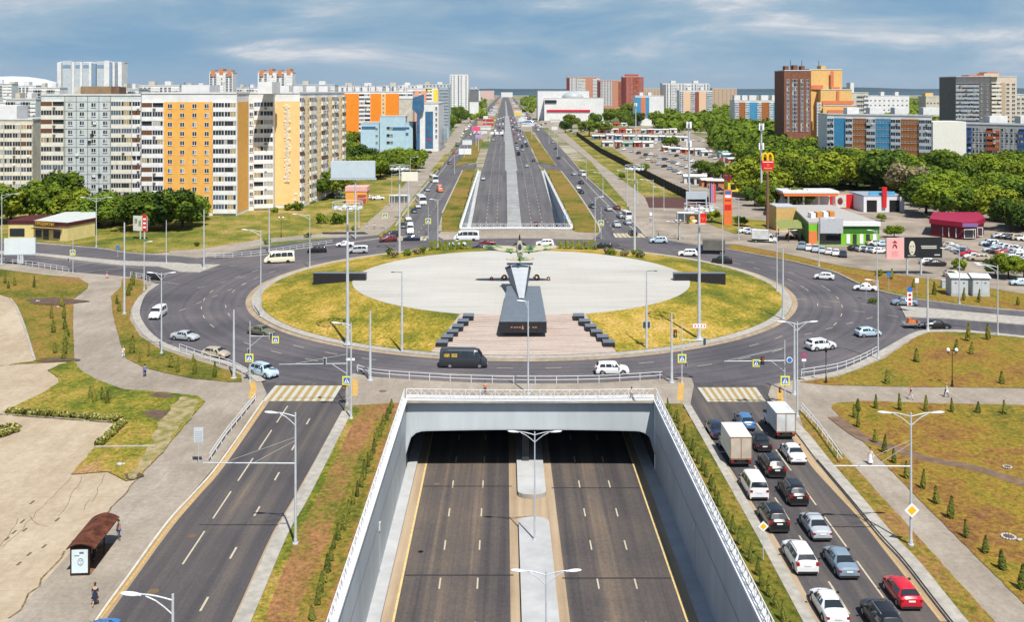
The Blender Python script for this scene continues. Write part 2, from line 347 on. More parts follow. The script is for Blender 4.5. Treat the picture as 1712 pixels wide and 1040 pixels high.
# dusty verges inside the cutting
b = MB()
for u0, u1 in ((-15, -13.7), (-2.75, -1.7), (1.7, 2.75), (13.7, 14.6)):
    b.quad((U(u0, -80), -80, FZ+.006), (U(u1, -80), -80, FZ+.006), (U(u1, NP+40), NP+40, FZ+.006), (U(u0, NP+40), NP+40, FZ+.006))
b.quad((U(-1.7, 109.), 109, FZ+.006), (U(1.7, 109.), 109, FZ+.006), (U(1.7, 120), 120, FZ+.006), (U(-1.7, 120), 120, FZ+.006))
st(b.build('dusty_verge', dust))
# raised walkways along the walls of both cuttings
for nm, u0, u1 in (('walkway_left', -16, -14.75), ('walkway_right', 14.6, 16)):
    b = MB()
    for a, c in [(-80, FP)]+list(zip(q, q[1:])):
        for z0, z1, s0, s1 in ((0, .35, 1, 0),):
            A = [(U(u0, a), a, fz(a)+.35), (U(u1, a), a, fz(a)+.35), (U(u1, c), c, fz(c)+.35), (U(u0, c), c, fz(c)+.35)]
            b.add(A, [(0, 1, 2, 3)]); uu = u1 if u0 < 0 else u0
            b.add([(U(uu, a), a, fz(a)), (U(uu, c), c, fz(c)), (U(uu, c), c, fz(c)+.35), (U(uu, a), a, fz(a)+.35)], [(0, 1, 2, 3)])
    st(b.build(nm, conc))
# central reserve in the cutting: two rounded islands
def round_bar(x0, x1, y0, y1, r0, r1):
    P = []; cx = (x0+x1)/2; hw = (x1-x0)/2
    def X(u, y): return (U(u, y), y)
    if r0:
        for i in range(9): t = PI+PI*i/8; P.append(X(cx+hw*math.cos(t), y0+r0+r0*math.sin(t)))
    else: P += [X(x0, y0), X(x1, y0)]
    if r1:
        for i in range(9): t = PI*i/8; P.append(X(cx+hw*math.cos(t), y1-r1+r1*math.sin(t)))
    else: P += [X(x1, y1), X(x0, y1)]
    return P
for y0, y1, r0, r1 in ((117.8, FP+2, 1.0, 0), (-60, 111.8, 0, 1.4)):
    b = MB(); b.prism(round_bar(-1.72, 1.72, y0, y1, r0, r1), FZ, FZ+.55, 0, 1); st(b.build('median_island', [conc, kerb]))
b = MB()
for a, c in zip(q, q[1:]):
    b.add([(U(u, y), y, fz(y)+z) for y in (a, c) for u, z in ((-2.4, 0), (-2.4, .5), (2.4, .5), (2.4, 0))], [(1, 2, 6, 5), (0, 1, 5, 4), (2, 3, 7, 6)])
concg = mat('median_concrete', (.34, .345, .345), .85, .15, .6, patch=.2); st(b.build('median_strip', concg))
strip('median_strip_far', -3.1, 3.1, FE, 1500, concg, .25, 14); strip('median_strip_end', -1.6, 1.6, 1500, 3500, concg, .2, 8)
# markings in the cutting and on the main road
b = MB()
for u in (-9.75, -6.0, 6.0, 9.75):
    y = -10.
    while y < FP: 
        b.quad((U(u-.08, y), y, FZ+.012), (U(u+.08, y), y, FZ+.012), (U(u+.08, y+2.2), y+2.2, FZ+.012), (U(u-.08, y+2.2), y+2.2, FZ+.012)); y += 8.2
    while y < 1400:
        z = fz(y)+.03; z1 = fz(y+2.6)+.03; b.quad((U(u-.1, y), y, z), (U(u+.1, y), y, z), (U(u+.1, y+2.6), y+2.6, z1), (U(u-.1, y+2.6), y+2.6, z1)); y += 8.2
st(b.build('lane_markings', mark))
b = MB()
for u in (-13.6, 13.6): b.quad(*[(U(u+s, y), y, FZ+.014) for s, y in ((-.11, -80), (.11, -80), (.11, NP+60), (-.11, NP+60))])
st(b.build('edge_line', mat('edge_yellow', (.66, .50, .22), .7, .15, 3)))
b = MB()
for u0, u1, y in ((-13.4, -2.4, 99.2), (2.5, 13.5, 98.6), (-13.4, -2.4, 121.5), (2.5, 13.5, 121)): b.quad(*[(U(u, yy), yy, FZ+.016) for u, yy in ((u0, y), (u1, y), (u1, y+.22), (u0, y+.22))])
st(b.build('expansion_joint', mat('joint', (.03, .03, .035), .8)))
# --- walls and portals
def wall(name, label, u0, u1, y0, y1, zf, mats, cop=True):
    t = T(name, label, 'wall', (0, 0, 0)); b = MB(); n = 12; qq = [y0+(y1-y0)*i/n for i in range(n+1)]
    for a, c in zip(qq, qq[1:]):
        v = [(U(u, y), y, z) for y in (a, c) for u, z in ((u0, zf(y)-.4), (u0, -.01), (u1, -.01), (u1, zf(y)-.4))]
        b.add(v, [(0, 1, 5, 4), (1, 2, 6, 5), (2, 3, 7, 6)])
    b.build('wall', mats, t)
    b = MB(); e0, e1 = (u0-.22, u1+.22) if u0 < 0 else (u0-.22, u1+.22)
    v = [(U(u, y), y, z) for y in (y0, y1) for u, z in ((e0, 0), (e0, .28), (e1, .28), (e1, 0))]
    b.add(v, [(0, 1, 5, 4), (1, 2, 6, 5), (2, 3, 7, 6), (3, 0, 4, 7), (0, 3, 2, 1), (4, 5, 6, 7)]); b.build('coping', white, t)
    # groove line two thirds up
    iu = u1 if u0 < 0 else u0; s = .012 if u0 < 0 else -.012
    b = MB(); b.add([(U(iu+s, y), y, z) for y, z in ((y0, zf(y0)*.42), (y1, zf(y1)*.42), (y1, zf(y1)*.42+.07), (y0, zf(y0)*.42+.07))], [(0, 1, 2, 3)]); b.build('groove', black, t)
    b = MB()
    for k in range(int((y1-y0)/9)):
        y = y0+9*k+4; b.add([(U(iu+s*.6, yy), yy, z) for yy in (y, y+.05) for z in (zf(y), -.02)], [(0, 1, 3, 2)])
    b.build('panel_joint', mat('wall_joint', (.26, .29, .31), .8, 0), t)
    for k in range(int((y1-y0)/24)):
        y = y0+24*k+11; b = MB(); b.box(U(iu+s*2, y)-.12, U(iu+s*2, y)+.12, y, y+.5, zf(y)*.5, zf(y)*.5+.8); b.cyl((U(iu+s*6, y), y+.2, zf(y)*.5), (U(iu+s*6, y), y+.2, zf(y)+.4), .03, .03, 5); b.build('wall_box', steel, t)
    return t
wall('retaining_wall', 'tall white retaining wall on the left of the near underpass cutting', -16.35, -16, -80, NP, fz, wallp)
wall('retaining_wall', 'tall white retaining wall on the right of the near underpass cutting, in shade', 16, 16.35, -80, NP, fz, wallp)
wall('retaining_wall', 'pale retaining wall on the left of the far ramp beyond the roundabout', -16.35, -16, FP, FE, fz, wallp)
wall('retaining_wall', 'dark shaded retaining wall on the right of the far ramp beyond the roundabout', 16, 16.35, FP, FE, fz, wallp)
# tunnel box
b = MB()
for s in (-16, 16): b.quad((U(s, NP), NP+.2, FZ), (U(s, FP), FP-.2, FZ), (U(s, FP), FP-.2, -.2), (U(s, NP), NP+.2, -.2))
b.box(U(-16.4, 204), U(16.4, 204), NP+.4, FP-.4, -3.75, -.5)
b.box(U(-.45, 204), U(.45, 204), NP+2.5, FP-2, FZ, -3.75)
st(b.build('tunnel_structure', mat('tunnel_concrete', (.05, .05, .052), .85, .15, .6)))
def portal(y, sgn, label):
    """face of the deck with rounded haunches, as one solid lintel"""
    t = T('underpass_portal', label, 'portal', (0, 0, 0)); b = MB(); n = 48; d = 1.1; zb = -3.7
    def prof(u):
        a = abs(u); e = 13.6
        return zb-.25*(a/16)**2 if a < e else zb-.25*(a/16)**2-(1-math.sqrt(max(0, 1-((a-e)/2.4)**2)))*2.0-max(0, a-15.2)*1.2
    ust = [-16+32*i/n for i in range(n+1)]
    for a, c in zip(ust, ust[1:]):
        # lower lip leans out towards the viewer
        v = [(U(u, y), y+sgn*dy, z) for u in (a, c) for z, dy in ((.1, .35), (prof(u), 0), (prof(u), d))]
        b.add(v, [(0, 1, 4, 3), (1, 2, 5, 4)] if sgn > 0 else [(3, 4, 1, 0), (4, 5, 2, 1)], 0, False)
    b.build('lintel', wallp, t)
    b = MB()
    for a, c in zip(ust, ust[1:]):
        bow = [-.55*math.cos(u/16*PI/2) for u in (a, c)]
        v = [(U(u, y), y+sgn*dy+sgn*w_, z) for u, w_ in ((a, bow[0]), (c, bow[1])) for dy, z in ((-.1, .12), (-.1, .5), (1.0, .5), (1.0, .12))]
        b.add(v, [(1, 5, 6, 2), (0, 4, 5, 1), (2, 6, 7, 3), (0, 3, 7, 4)])
    b.build('coping', white, t)
    return t
portal(NP, 1, 'wide pale lintel with rounded corners over the near underpass mouth')
portal(FP, -1, 'pale lintel over the far underpass mouth beyond the roundabout')
# --- island
P = circ(RK); Q = circ(RG); b = MB()
b.prism([(p.x, p.y) for p in P[:-1]], -.05, .15, 0, 0); st(b.build('island_kerb', kerb))
b = MB(); rs = [RG-(RG-RP)*i/8 for i in range(9)]
for r0, r1 in zip(rs, rs[1:]):
    A = circ(r0); B = circ(r1)
    for i in range(120):
        mx_ = (A[i]+A[i+1])/2; fr = (r0+r1)/2
        if mx_.y < CY and abs((mx_.x-CX)*fr/r0) < 10.4+3.6*(RG-fr+.1-16)/-17.4*1.0+.0-1.6 if False else (mx_.y < CY and abs(mx_.x-CX) < 9.2): continue
        v = [Vector((p.x, p.y, iz(CX+r, CY)+.02+.12*noise.noise(p*.12)*min(1, (RG-r)/3)*min(1, (r-RP)/3))) for p, r in ((A[i], r0-.001), (A[i+1], r0-.001), (B[i+1], r1+.001), (B[i], r1+.001))]
        b.add(v, [(0, 1, 2, 3)], 0, True)
st(b.build('island_lawn', grassI))
b = MB(); b.prism([(p.x, p.y) for p in circ(RP)[:-1]], 1.6, 2.08, 0, 0); st(b.build('plaza', plazam))
b = MB(); ns = 22
for i in range(ns):
    r0 = RP-.6+(RG+.1-RP+.6)*i/ns; r1 = RP-.6+(RG+.1-RP+.6)*(i+1)/ns; z = 2.16-1.86*(i/(ns-1))
    h0 = 10.4+3.6*i/ns; h1 = 10.4+3.6*(i+1)/ns
    def pt(r, h, zz): return (CX+h, CY-math.sqrt(max(r*r-h*h, 1)), zz)
    hs = [-1+2*j/16 for j in range(17)]
    for a, c in zip(hs, hs[1:]):
        v = [pt(r0, h0*a, z), pt(r1, h1*a, z), pt(r1, h1*c, z), pt(r0, h0*c, z)]; b.add(v, [(0, 1, 2, 3)])
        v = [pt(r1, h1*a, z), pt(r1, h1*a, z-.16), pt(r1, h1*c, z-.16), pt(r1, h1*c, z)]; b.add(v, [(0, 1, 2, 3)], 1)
st(b.build('plaza_steps', [stepm, stepd]))
# --- ring markings and dust
b = MB()
for r, sp_ in ((57.2, 3), (61.5, 3)):
    for k_ in range(0, 360, 7):
        if rnd.random() < .6: ribbon(b, circ(r, k_, k_+2.4, 4), .13, .012)
st(b.build('ring_markings', mark))
b = MB(); ribbon(b, circ(RK+.55), 1.0, .010); 
st(b.build('ring_dust', dust))
# --- pavements, west side
WEDGE_OUT = [(262, 476), (240, 492), (230, 511), (228, 531), (245, 558), (273, 578), (320, 594), (384, 611), (420, 628), (437, 640)]
slab('pavement_west', [(-300, 450), (0, 439), (113, 455), (194, 462), (222, 465), (248, 470), (262, 476)]+WEDGE_OUT[1:]+SWL+[(-700, 1700), (-300, 1200), (17, 1040), (182, 856), (233, 801), (290, 737), (320, 701), (343, 674), (330, 665), (275, 659), (207, 654), (165, 639), (135, 622), (124, 603), (122, 546), (123, 501), (146, 484), (148, 476), (131, 465), (74, 460), (0, 451), (-300, 470)], .14, pave)
slab('lawn_wedge', [(204, 468), (222, 466), (240, 471), (247, 484), (232, 498), (219, 516), (217, 535), (233, 563), (264, 584), (320, 603), (342, 609), (389, 624), (404, 630), (404, 641), (385, 641), (320, 635), (260, 622), (237, 615), (211, 601), (201, 575), (188, 525), (186, 497), (203, 480)], .22, grassM)
slab('lawn_upper_left', [(-300, 471), (0, 451), (74, 461), (131, 466), (148, 476), (146, 484), (123, 501), (122, 546), (124, 603), (126, 607), (58, 610), (30, 611), (-300, 640)], .2, grassM)
slab('old_plaza', [(-700, 1700), (-1200, 1100), (-500, 620), (0, 610), (124, 604), (135, 622), (165, 639), (207, 654), (275, 659), (330, 665), (343, 674), (320, 701), (290, 737), (233, 801), (182, 856), (17, 1040), (-300, 1200)], .15, tanc)
slab('old_plaza_upper', [(-300, 500), (0, 495), (17, 501), (28, 516), (40, 546), (58, 606), (32, 609), (13, 613), (-300, 625)], .24, tanc)
slab('lawn_lower_left', [(-40, 705), (0, 694), (70, 661), (97, 643), (97, 634), (80, 622), (100, 612), (124, 606), (135, 622), (165, 639), (207, 654), (275, 659), (330, 665), (343, 674), (320, 701), (290, 737), (233, 801), (211, 808), (180, 792), (118, 797), (159, 751), (190, 710), (0, 696)], .26, grassG)
b = MB()
for P_, w_ in (([(0, 695), (190, 709)], .3), ([(159, 751), (260, 750)], .3), ([(17, 501), (28, 516), (40, 546), (58, 606)], .35)): ribbon(b, gp(P_), w_, .33, h=.3)
st(b.build('garden_kerb', kerb))
b = MB()
for cx_, cy_, rx_, ry_ in ((268, 697, 22, 10), (222, 800, 16, 6), (90, 506, 50, 5), (270, 664, 20, 4), (95, 604, 34, 4)):
    P = [G(cx_+rx_*math.cos(t)*(1+.25*math.sin(3*t+cx_)), cy_+ry_*math.sin(t)*(1+.3*math.cos(2*t+cy_))) for t in [2*PI*i/16 for i in range(16)]]
    b.prism([(p.x, p.y) for p in P], None, .268)
st(b.build('bare_earth', soil))
b = MB()
for P_ in ([(296, 668), (333, 672), (318, 700), (290, 735), (250, 780), (226, 806), (214, 800), (245, 760), (262, 715), (285, 690)],):
    b.prism([(p.x+.9*noise.noise(p*.45), p.y+1.1*noise.noise(p*.4+Vector((9, 0, 0)))) for p, _ in walk((lambda q: q+q[:1])(spline(gp(P_), 3, True)), .8)], None, .272)
st(b.build('sandy_patch', mat('sandy', (.36, .28, .17), .95, .3, .9, col2=(.16, .155, .035))))
cr_ = mat('crack', (.13, .10, .055), .95)
b = MB()
for P_ in ([(118, 800), (64, 858), (0, 925)], [(138, 800), (104, 862), (98, 868)], [(150, 838), (141, 858)], [(30, 870), (5, 910), (-20, 960)], [(52, 866), (66, 883), (90, 884)], [(175, 640+220), (150, 880), (118, 915)], [(176, 795), (150, 850)]):
    P = gp(P_); ribbon(b, [p+Vector((rnd.uniform(-.2, .2), 0, 0)) for p, _ in walk(P, 1.2)], .045, .158)
for x, y in ((50, 846), (92, 875), (38, 892), (20, 896), (34, 878), (8, 907), (70, 920), (45, 933), (28, 949)):
    ribbon(b, [G(x, y), G(x+5, y-4), G(x+7, y-6)], .22, .160)
st(b.build('plaza_cracks', cr_))
def uline0(u): return [Vector((U(u, y), y, 0)) for y in range(46, 124, 6)]
# --- central pavement over the portal
slab('pavement_centre', [(590, 626), (627, 632), (720, 638), (818, 642), (917, 643), (1014, 641), (1107, 635), (1140, 632), (1156, 634), (1160, 645), (1154, 678), (1103, 678), (1093, 673), (680, 673), (672, 676), (577, 681), (578, 650), (583, 634)], .14, pave)
slab('grass_strip', [(590, 680), (672, 675), (675, 670)]+[(548, 1040), (479, 1240), (326, 1700), (130, 1700), (328, 1240), (418, 1040), (478, 894), (516, 822)], .16, grassB)
slab('grass_strip_right', [(1092, 668), (1103, 677), (1140, 677), (1222, 820), (1343, 1040), (1450, 1240), (1690, 1700), (1625, 1700), (1390, 1240), (1290, 1040)], .16, grassM)
b = MB(); ribbon(b, spline(gp([(596, 684), (528, 822), (490, 894), (430, 1040), (345, 1240)]), 5), 1.0, .166); st(b.build('green_edge', grassG))
b = MB(); ribbon(b, uline0(-18.0), 2.2, .167); st(b.build('grass_edge', grassM))
b = MB(); ribbon(b, spline(gp([(440, 672), (367, 777), (324, 827), (279, 877), (215, 965), (161, 1040), (25, 1240)]), 5), .22, .17, h=.17); st(b.build('kerb_line', mat('kerb_pale', (.58, .52, .42), .8, .1)))
b = MB(); ribbon(b, [p+Vector((rnd.uniform(-.15, .15), 0, 0)) for p, _ in walk(gp([(233, 801), (184, 856), (120, 915)]), .8)], .14, .165); ribbon(b, [p+Vector((rnd.uniform(-.25, .25), 0, 0)) for p, _ in walk(gp([(112, 925), (15, 1042)]), 1.2)], .16, .163); st(b.build('dirt_line', mat('dirt', (.24, .18, .10), .95, .4, 2)))
b = MB(); ribbon(b, spline(gp([(580, 690), (508, 830), (471, 894), (407, 1040), (318, 1240)]), 6), 1.25, .2, h=.2)
ribbon(b, spline(gp([(1148, 678), (1234, 828), (1283, 915), (1351, 1040), (1460, 1240)]), 6), .95, .2, h=.2)
ribbon(b, spline(gp([(1299, 684), (1341, 727), (1374, 769), (1434, 840), (1484, 901), (1525, 945), (1600, 1040), (1765, 1240)]), 6), 1.35, .222, h=.2)
st(b.build('kerb_strip', kerb)); b = MB(); ribbon(b, spline(gp([(1366, 772), (1422, 838), (1470, 896), (1512, 942), (1584, 1035), (1745, 1235)]), 6), .16, .228); st(b.build('kerb_dark_line', mat('dark_line', (.02, .02, .022), .9)))  # thin near-black line along the left edge of the right-hand kerb strip
b = MB()
for P_, w_, o in (([(575, 690), (500, 828), (461, 894), (396, 1040), (305, 1240)], .7, 0), ([(447, 668), (370, 778), (327, 828), (283, 879), (219, 966), (166, 1040)], .8, 0), ([(1158, 690), (1252, 840), (1294, 905), (1366, 1040), (1470, 1240)], .6, 0), ([(1290, 686), (1326, 727), (1363, 779), (1402, 822), (1448, 871), (1493, 928), (1582, 1040)], .9, 0)):
    ribbon(b, spline(gp(P_), 5), w_, .009)
st(b.build('kerbside_dust', dust))
b = MB(); ribbon(b, spline(gp([(441, 680), (366, 783), (324, 834), (279, 886), (215, 974), (163, 1040)]), 5), .2, .014); 
ribbon(b, spline(gp([(1330, 731), (1367, 786), (1405, 830), (1450, 880), (1494, 936), (1575, 1040)]), 5), .1, .014)
st(b.build('yellow_edge_line', marky))
b = MB()
for p0, p1, d_, g_, w_ in (((481, 679), (265, 1005), 6.2, 2.6, .16), ((518, 700), (327, 1036), 2.1, 6.3, .18), ((1232, 733), (1430, 1043), 5, 3.2, .16), ((1265, 708), (1530, 1073), 6, 2.6, .16)):
    dashes(b, gp([p0, p1]), d_, g_, w_, .013)
for P_ in ([(1183, 712), (1205, 712)], [(1220, 712), (1236, 712)], [(1195, 756), (1215, 756)]): ribbon(b, gp(P_), .3, .013)
st(b.build('lane_dashes', mark))
def zebra(q, n):
    A, B_, C_, D_ = gp(q); b = MB()
    for i in range(n):
        t0, t1 = i/n, (i+1)/n
        P = [A.lerp(B_, t0), A.lerp(B_, t1), D_.lerp(C_, t1), D_.lerp(C_, t0)]
        b.add([(p.x, p.y, .012) for p in P], [(3, 2, 1, 0)], 0 if i % 2 == 0 else 1)
    st(b.build('pedestrian_crossing', [zebw, zeby]))
zebra([(460, 645), (572, 645), (556, 671), (438, 671)], 17)
zebra([(1166, 648), (1264, 648), (1281, 672), (1183, 672)], 17)
zebra([(662, 395), (716, 395), (712, 402), (655, 402)], 15)
zebra([(1024, 390), (1076, 390), (1087, 397), (1029, 397)], 15)
b = MB(); 
for P_ in ([(421, 641), (424, 652), (419, 668)], [(593, 636), (594, 652), (592, 664)], [(1139, 642), (1138, 655), (1137, 672)], [(1304, 652), (1305, 670), (1310, 682)]): ribbon(b, spline(gp(P_), 4), .75, .152)
st(b.build('tactile_paving', marky))
# --- east side
slab('pavement_east', [(1290, 645), (1312, 640), (1337, 636), (1400, 626), (1440, 612), (1472, 596), (1500, 580), (1533, 560), (1556, 556), (1620, 556), (1712, 564), (1900, 580), (2100, 600), (2100, 760), (1712, 680), (1720, 1020), (1900, 1180), (2500, 1700), (2150, 1700), (1760, 1240), (1590, 1040), (1500, 928), (1455, 871), (1410, 822), (1370, 779), (1332, 727), (1293, 680), (1284, 662)], .14, pave)
slab('lawn_east_upper', [(1337, 641), (1400, 632), (1440, 618), (1480, 600), (1510, 580), (1533, 564), (1556, 557), (1620, 558), (1712, 567), (1900, 584), (2300, 640), (2100, 665), (1712, 651), (1507, 649), (1380, 646)], .2, grassY)
slab('lawn_east', [(1390, 684), (1393, 679), (1401, 676), (1443, 673), (1570, 677), (1712, 680), (2300, 700), (3200, 1700), (2650, 1700), (1900, 1180), (1712, 1014), (1558, 860), (1471, 771)], .2, grassY)
slab('verge_east', [(1334, 690), (1345, 694), (1380, 729), (1498, 860), (1660, 1040), (1840, 1240), (1770, 1240), (1609, 1040), (1458, 860), (1380, 767), (1345, 720)], .2, grassM)
b = MB(); P = spline(gp([(1395, 700), (1440, 733), (1480, 748), (1550, 771), (1625, 785), (1712, 812), (1850, 860)]), 5); ribbon(b, P, 1.7, .212); st(b.build('trodden_path', soil2))
slab('lawn_north_east', [(1215, 416), (1311, 434), (1371, 448), (1400, 457), (1434, 473), (1467, 485), (1519, 497), (1546, 502), (1643, 514), (1712, 520), (1900, 536), (1900, 505), (1712, 493), (1578, 471), (1481, 458), (1400, 445), (1311, 425), (1225, 409)], .16, grassY)
b = MB(); ribbon(b, spline(gp([(1114, 402), (1162, 410), (1215, 417), (1311, 435), (1371, 449), (1400, 457.5), (1434, 474), (1467, 486), (1519, 498), (1546, 503), (1643, 515), (1712, 521), (1900, 538)]), 5), .45, .2, h=.2)
ribbon(b, spline(gp([(1340, 636), (1400, 626), (1440, 611), (1472, 594), (1510, 572), (1533, 560), (1556, 555), (1620, 556), (1712, 565)]), 5), 1.4, .21, h=.2)
ribbon(b, spline(gp(WEDGE_OUT), 5), 1.3, .21, h=.2)
st(b.build('ring_kerb', kerb))
slab('traffic_island_east', [(1505, 513), (1514, 531), (1575, 533), (1712, 544), (1900, 560), (1900, 548), (1712, 531), (1643, 525), (1525, 514)], .16, kerb)
slab('traffic_island_west', [(262, 446), (300, 442), (369, 443), (334, 456), (300, 455)], .165, kerb)
slab('median_west', [(40, 422), (206, 437), (300, 440), (320, 443), (262, 446), (200, 444), (55, 427)], .16, kerb)
slab('median_west_far', [(-400, 412), (-200, 410), (40, 422), (55, 427), (-200, 418)], .14, kerb)
# --- parking road north-east, and the ground round the far side
slab('parking_ground', [(1095, 400), (1114, 401), (1162, 408), (1225, 408), (1311, 424), (1400, 444), (1481, 457), (1578, 470), (1712, 492), (1950, 520), (2300, 470), (1900, 380), (1640, 355), (1440, 340), (1290, 320), (1230, 270), (1180, 232), (1130, 214), (980, 222), (1010, 262), (1075, 318), (1088, 350), (1060, 372)], .1, mat('parking_asphalt', (.36, .305, .245), .9, .2, .12, patch=.25))
slab('lawn_by_store', [(1150, 362), (1180, 356), (1280, 370), (1325, 377), (1300, 383), (1230, 392), (1178, 372)], .17, grassG)
slab('pavement_north', [(741, 401), (798, 399), (856, 398.4), (900, 399), (991, 401), (1005, 388), (960, 384.5), (765, 384.5), (737, 388), (730, 395)], .14, pave)
slab('lawn_north_left', [(739, 357), (773, 284), (794, 282), (770, 384), (766, 388), (739, 388)], .17, grassM)
slab('lawn_north_right', [(912, 283), (938, 286), (965, 322), (997, 371), (1001, 390), (966, 389), (953, 384)], .17, grassM)
slab('pavement_north_west', [(460, 404), (530, 398), (600, 396), (632, 393), (655, 378), (684, 338), (708, 308), (736, 275), (760, 243), (794, 196), (822, 168), (818, 165), (785, 190), (745, 235), (715, 262), (680, 305), (640, 350), (600, 384), (530, 392), (440, 400), (330, 418), (283, 420), (283, 427), (330, 432), (380, 424)], .12, pave)
slab('field_west', [(-300, 398), (60, 404), (161, 413), (214, 421), (250, 424), (283, 421), (330, 418), (440, 400), (530, 392), (600, 384), (640, 350), (672, 315), (700, 280), (640, 275), (500, 300), (200, 330), (-300, 330)], .08, grassF)
slab('verge_north_west', [(632, 395), (655, 380), (684, 340), (690, 336), (705, 336), (690, 352), (668, 380), (640, 399)], .17, grassF)
slab('verge_far_left', [(719, 287), (734, 285), (752, 258), (745, 257)], .19, grassF)
road('link_road_left', [(752, 287), (770, 277), (797, 273), (797, 281), (790, 283), (774, 287)], .02, asphf)
road('link_road_right', [(893, 270), (912, 273), (938, 279), (944, 289), (936, 287), (912, 283)], .02, asphf)
slab('lawn_far_right_median', [(901, 271), (876, 220), (888, 220), (930, 277)], .18, grassM)
slab('lawn_far_left_median', [(759, 280), (773, 262), (800, 232), (808, 232), (796, 271), (775, 275)], .17, grassM)
slab('far_forecourt', [(800, 233), (814, 200), (829, 172), (838, 160), (842, 160), (835, 175), (826, 197), (814, 233)], .2, MC['parking_asphalt'])
slab('far_forecourt', [(874, 219), (889, 219), (874, 196), (862, 175), (855, 160), (851, 160), (855, 175), (860, 195)], .2, MC['parking_asphalt'])
slab('pavement_north_east', [(987, 270), (1049, 342), (1060, 372), (1082, 396), (1098, 400), (1088, 350), (1076, 328), (1001, 272), (940, 218), (890, 180), (870, 168), (866, 168), (905, 205)], .13, pave)
slab('verge_north_east', [(958, 269), (987, 269), (1049, 343), (1046, 360), (1031, 342), (983, 296)], .17, grassF)
slab('field_north_east', [(1001, 272), (1076, 328), (1130, 333), (1170, 330), (1070, 280), (990, 222), (940, 218)], .12, grassF)
slab('brown_ramp', [(1079, 330), (1170, 331), (1190, 350), (1085, 348)], .19, brickr)
b = MB()
for y in (392, 395, 399): pass
for P_ in ([(283, 427), (381, 430), (445, 426), (502, 416), (562, 409), (620, 401), (634, 399)],): ribbon(b, spline(gp(P_), 4), .4, .18, h=.2)
for P_ in ([(58, 407), (161, 415), (214, 423), (283, 427)], [(739, 357), (773, 285)], [(938, 286), (965, 322), (997, 371), (1003, 388)], [(1082, 397), (1031, 343), (981, 296), (958, 270)], [(661, 379), (689, 338), (713, 309), (741, 275)]): ribbon(b, spline(gp(P_), 4), .5, .19, h=.2)
st(b.build('kerb_far', kerb))
b = MB()
for P_ in ([(660, 388), (735, 290), (800, 206)], [(1063, 387), (1000, 327), (940, 262)]): ribbon(b, gp(P_), .22, .02)
for P_ in ([(700, 389), (757, 300)], [(1026, 384), (985, 331)]): dashes(b, gp(P_), 2.5, 5, .18, .02)
for P_ in ([(60, 430), (240, 449)], [(140, 455), (165, 452), (205, 448)], [(300, 475), (262, 470), (225, 462)]): ribbon(b, gp(P_), .15, .02)
for P_ in ([(345, 452), (420, 440)], [(330, 482), (430, 458)], [(300, 520), (420, 470)]): dashes(b, gp(P_), 2, 4, .15, .02)
for P_ in ([(1330, 500), (1500, 512)], [(1372, 512), (1505, 530)], [(1345, 560), (1480, 525)]): dashes(b, gp(P_), 2, 4, .15, .02)
st(b.build('far_markings', mark))
# road tar patches and manholes
b = MB()
for x, y, r_ in ((256, 990, .45), (321, 897, .38), (640, 656, .5), (730, 852-40, .3)): 
    p = G(x, y); z = .02 if x < 600 else .156
    b.prism([(p.x+r_*math.cos(t), p.y+r_*math.sin(t)) for t in [2*PI*i/14 for i in range(14)]], None, z)
st(b.build('manhole_cover', mat('manhole', (.16, .11, .06), .7, .1)))
# ---------------------------------------------------------------- railings
def railing(label, P, h=1.05, step=2.2, z=.14, name='railing', cat='railing', m=None, rails=(1., .55), r=.045, group=None, cross=False):
    P = [Vector((p[0], p[1], z)) for p in P]; o = P[0]; t = T(name, label, cat, o, 0, group); m = m or railm
    b = MB()
    for f in rails: b.tube([p-o+Vector((0, 0, h*f)) for p in P], r, 6)
    b.build('rail', m, t)
    pts = walk(P, step); pm = MB(); pm.cyl((0, 0, -.05), (0, 0, h), r*1.15, r*1.15, 6); me = pm.mesh('post', m)
    if len(pts) > 95: pts = pts[:95]
    for p, _ in pts: put('post', me, t, Matrix.Translation(p-o))
    if cross:
        b = MB(); ps = [p for p, _ in walk(P, step/2)]
        for a, c in zip(ps, ps[1:]):
            a = a-o; c = c-o; mid = (a+c)/2
            b.cyl(a+Vector((0, 0, .1)), c+Vector((0, 0, h*.92)), .028, .028, 4); b.cyl(a+Vector((0, 0, h*.92)), c+Vector((0, 0, .1)), .028, .028, 4)
            b.cyl(mid+Vector((0, 0, .08)), mid+Vector((0, 0, h*.92)), .02, .02, 4)
        b.build('lattice', white, t)
    return t
def uline(u, y0, y1, n=12): return [Vector((U(u, y0+(y1-y0)*i/n), y0+(y1-y0)*i/n, 0)) for i in range(n+1)]
lat = dict(h=1.15, step=1.9, z=.28, name='lattice_railing', r=.045, rails=(1., .06), cross=True, m=white)
railing('white lattice railing along the top of the left wall of the near cutting', uline(-16.2, 46, NP+.4), **lat)
railing('white lattice railing along the top of the right wall of the near cutting', uline(16.2, 46, NP+.4), **lat)
bow = [Vector((U(u, NP), NP-.1-.55*math.cos(u/16*PI/2), 0)) for u in [-15.9+31.8*i/16 for i in range(17)]]
railing('white lattice railing above the near underpass mouth, behind it a pavement', bow, **{**lat, 'z': .45})
railing('white lattice railing across the top of the far underpass mouth', [Vector((U(-15.9, FP), FP-.2, 0)), Vector((U(15.9, FP), FP-.2, 0))], **{**lat, 'z': .45})
railing('metal railing along the top of the left wall of the far ramp', uline(-16.2, FP, FE), **{**lat, 'cross': False, 'step': 3})
railing('metal railing along the top of the right wall of the far ramp', uline(16.2, FP, FE), **{**lat, 'cross': False, 'step': 3})
railing('long two-bar pavement railing between the ring road and the near underpass', spline(gp([(598, 624), (627, 632), (720, 639), (818, 643), (917, 644), (1014, 642), (1107, 636)]), 4), step=2.9)
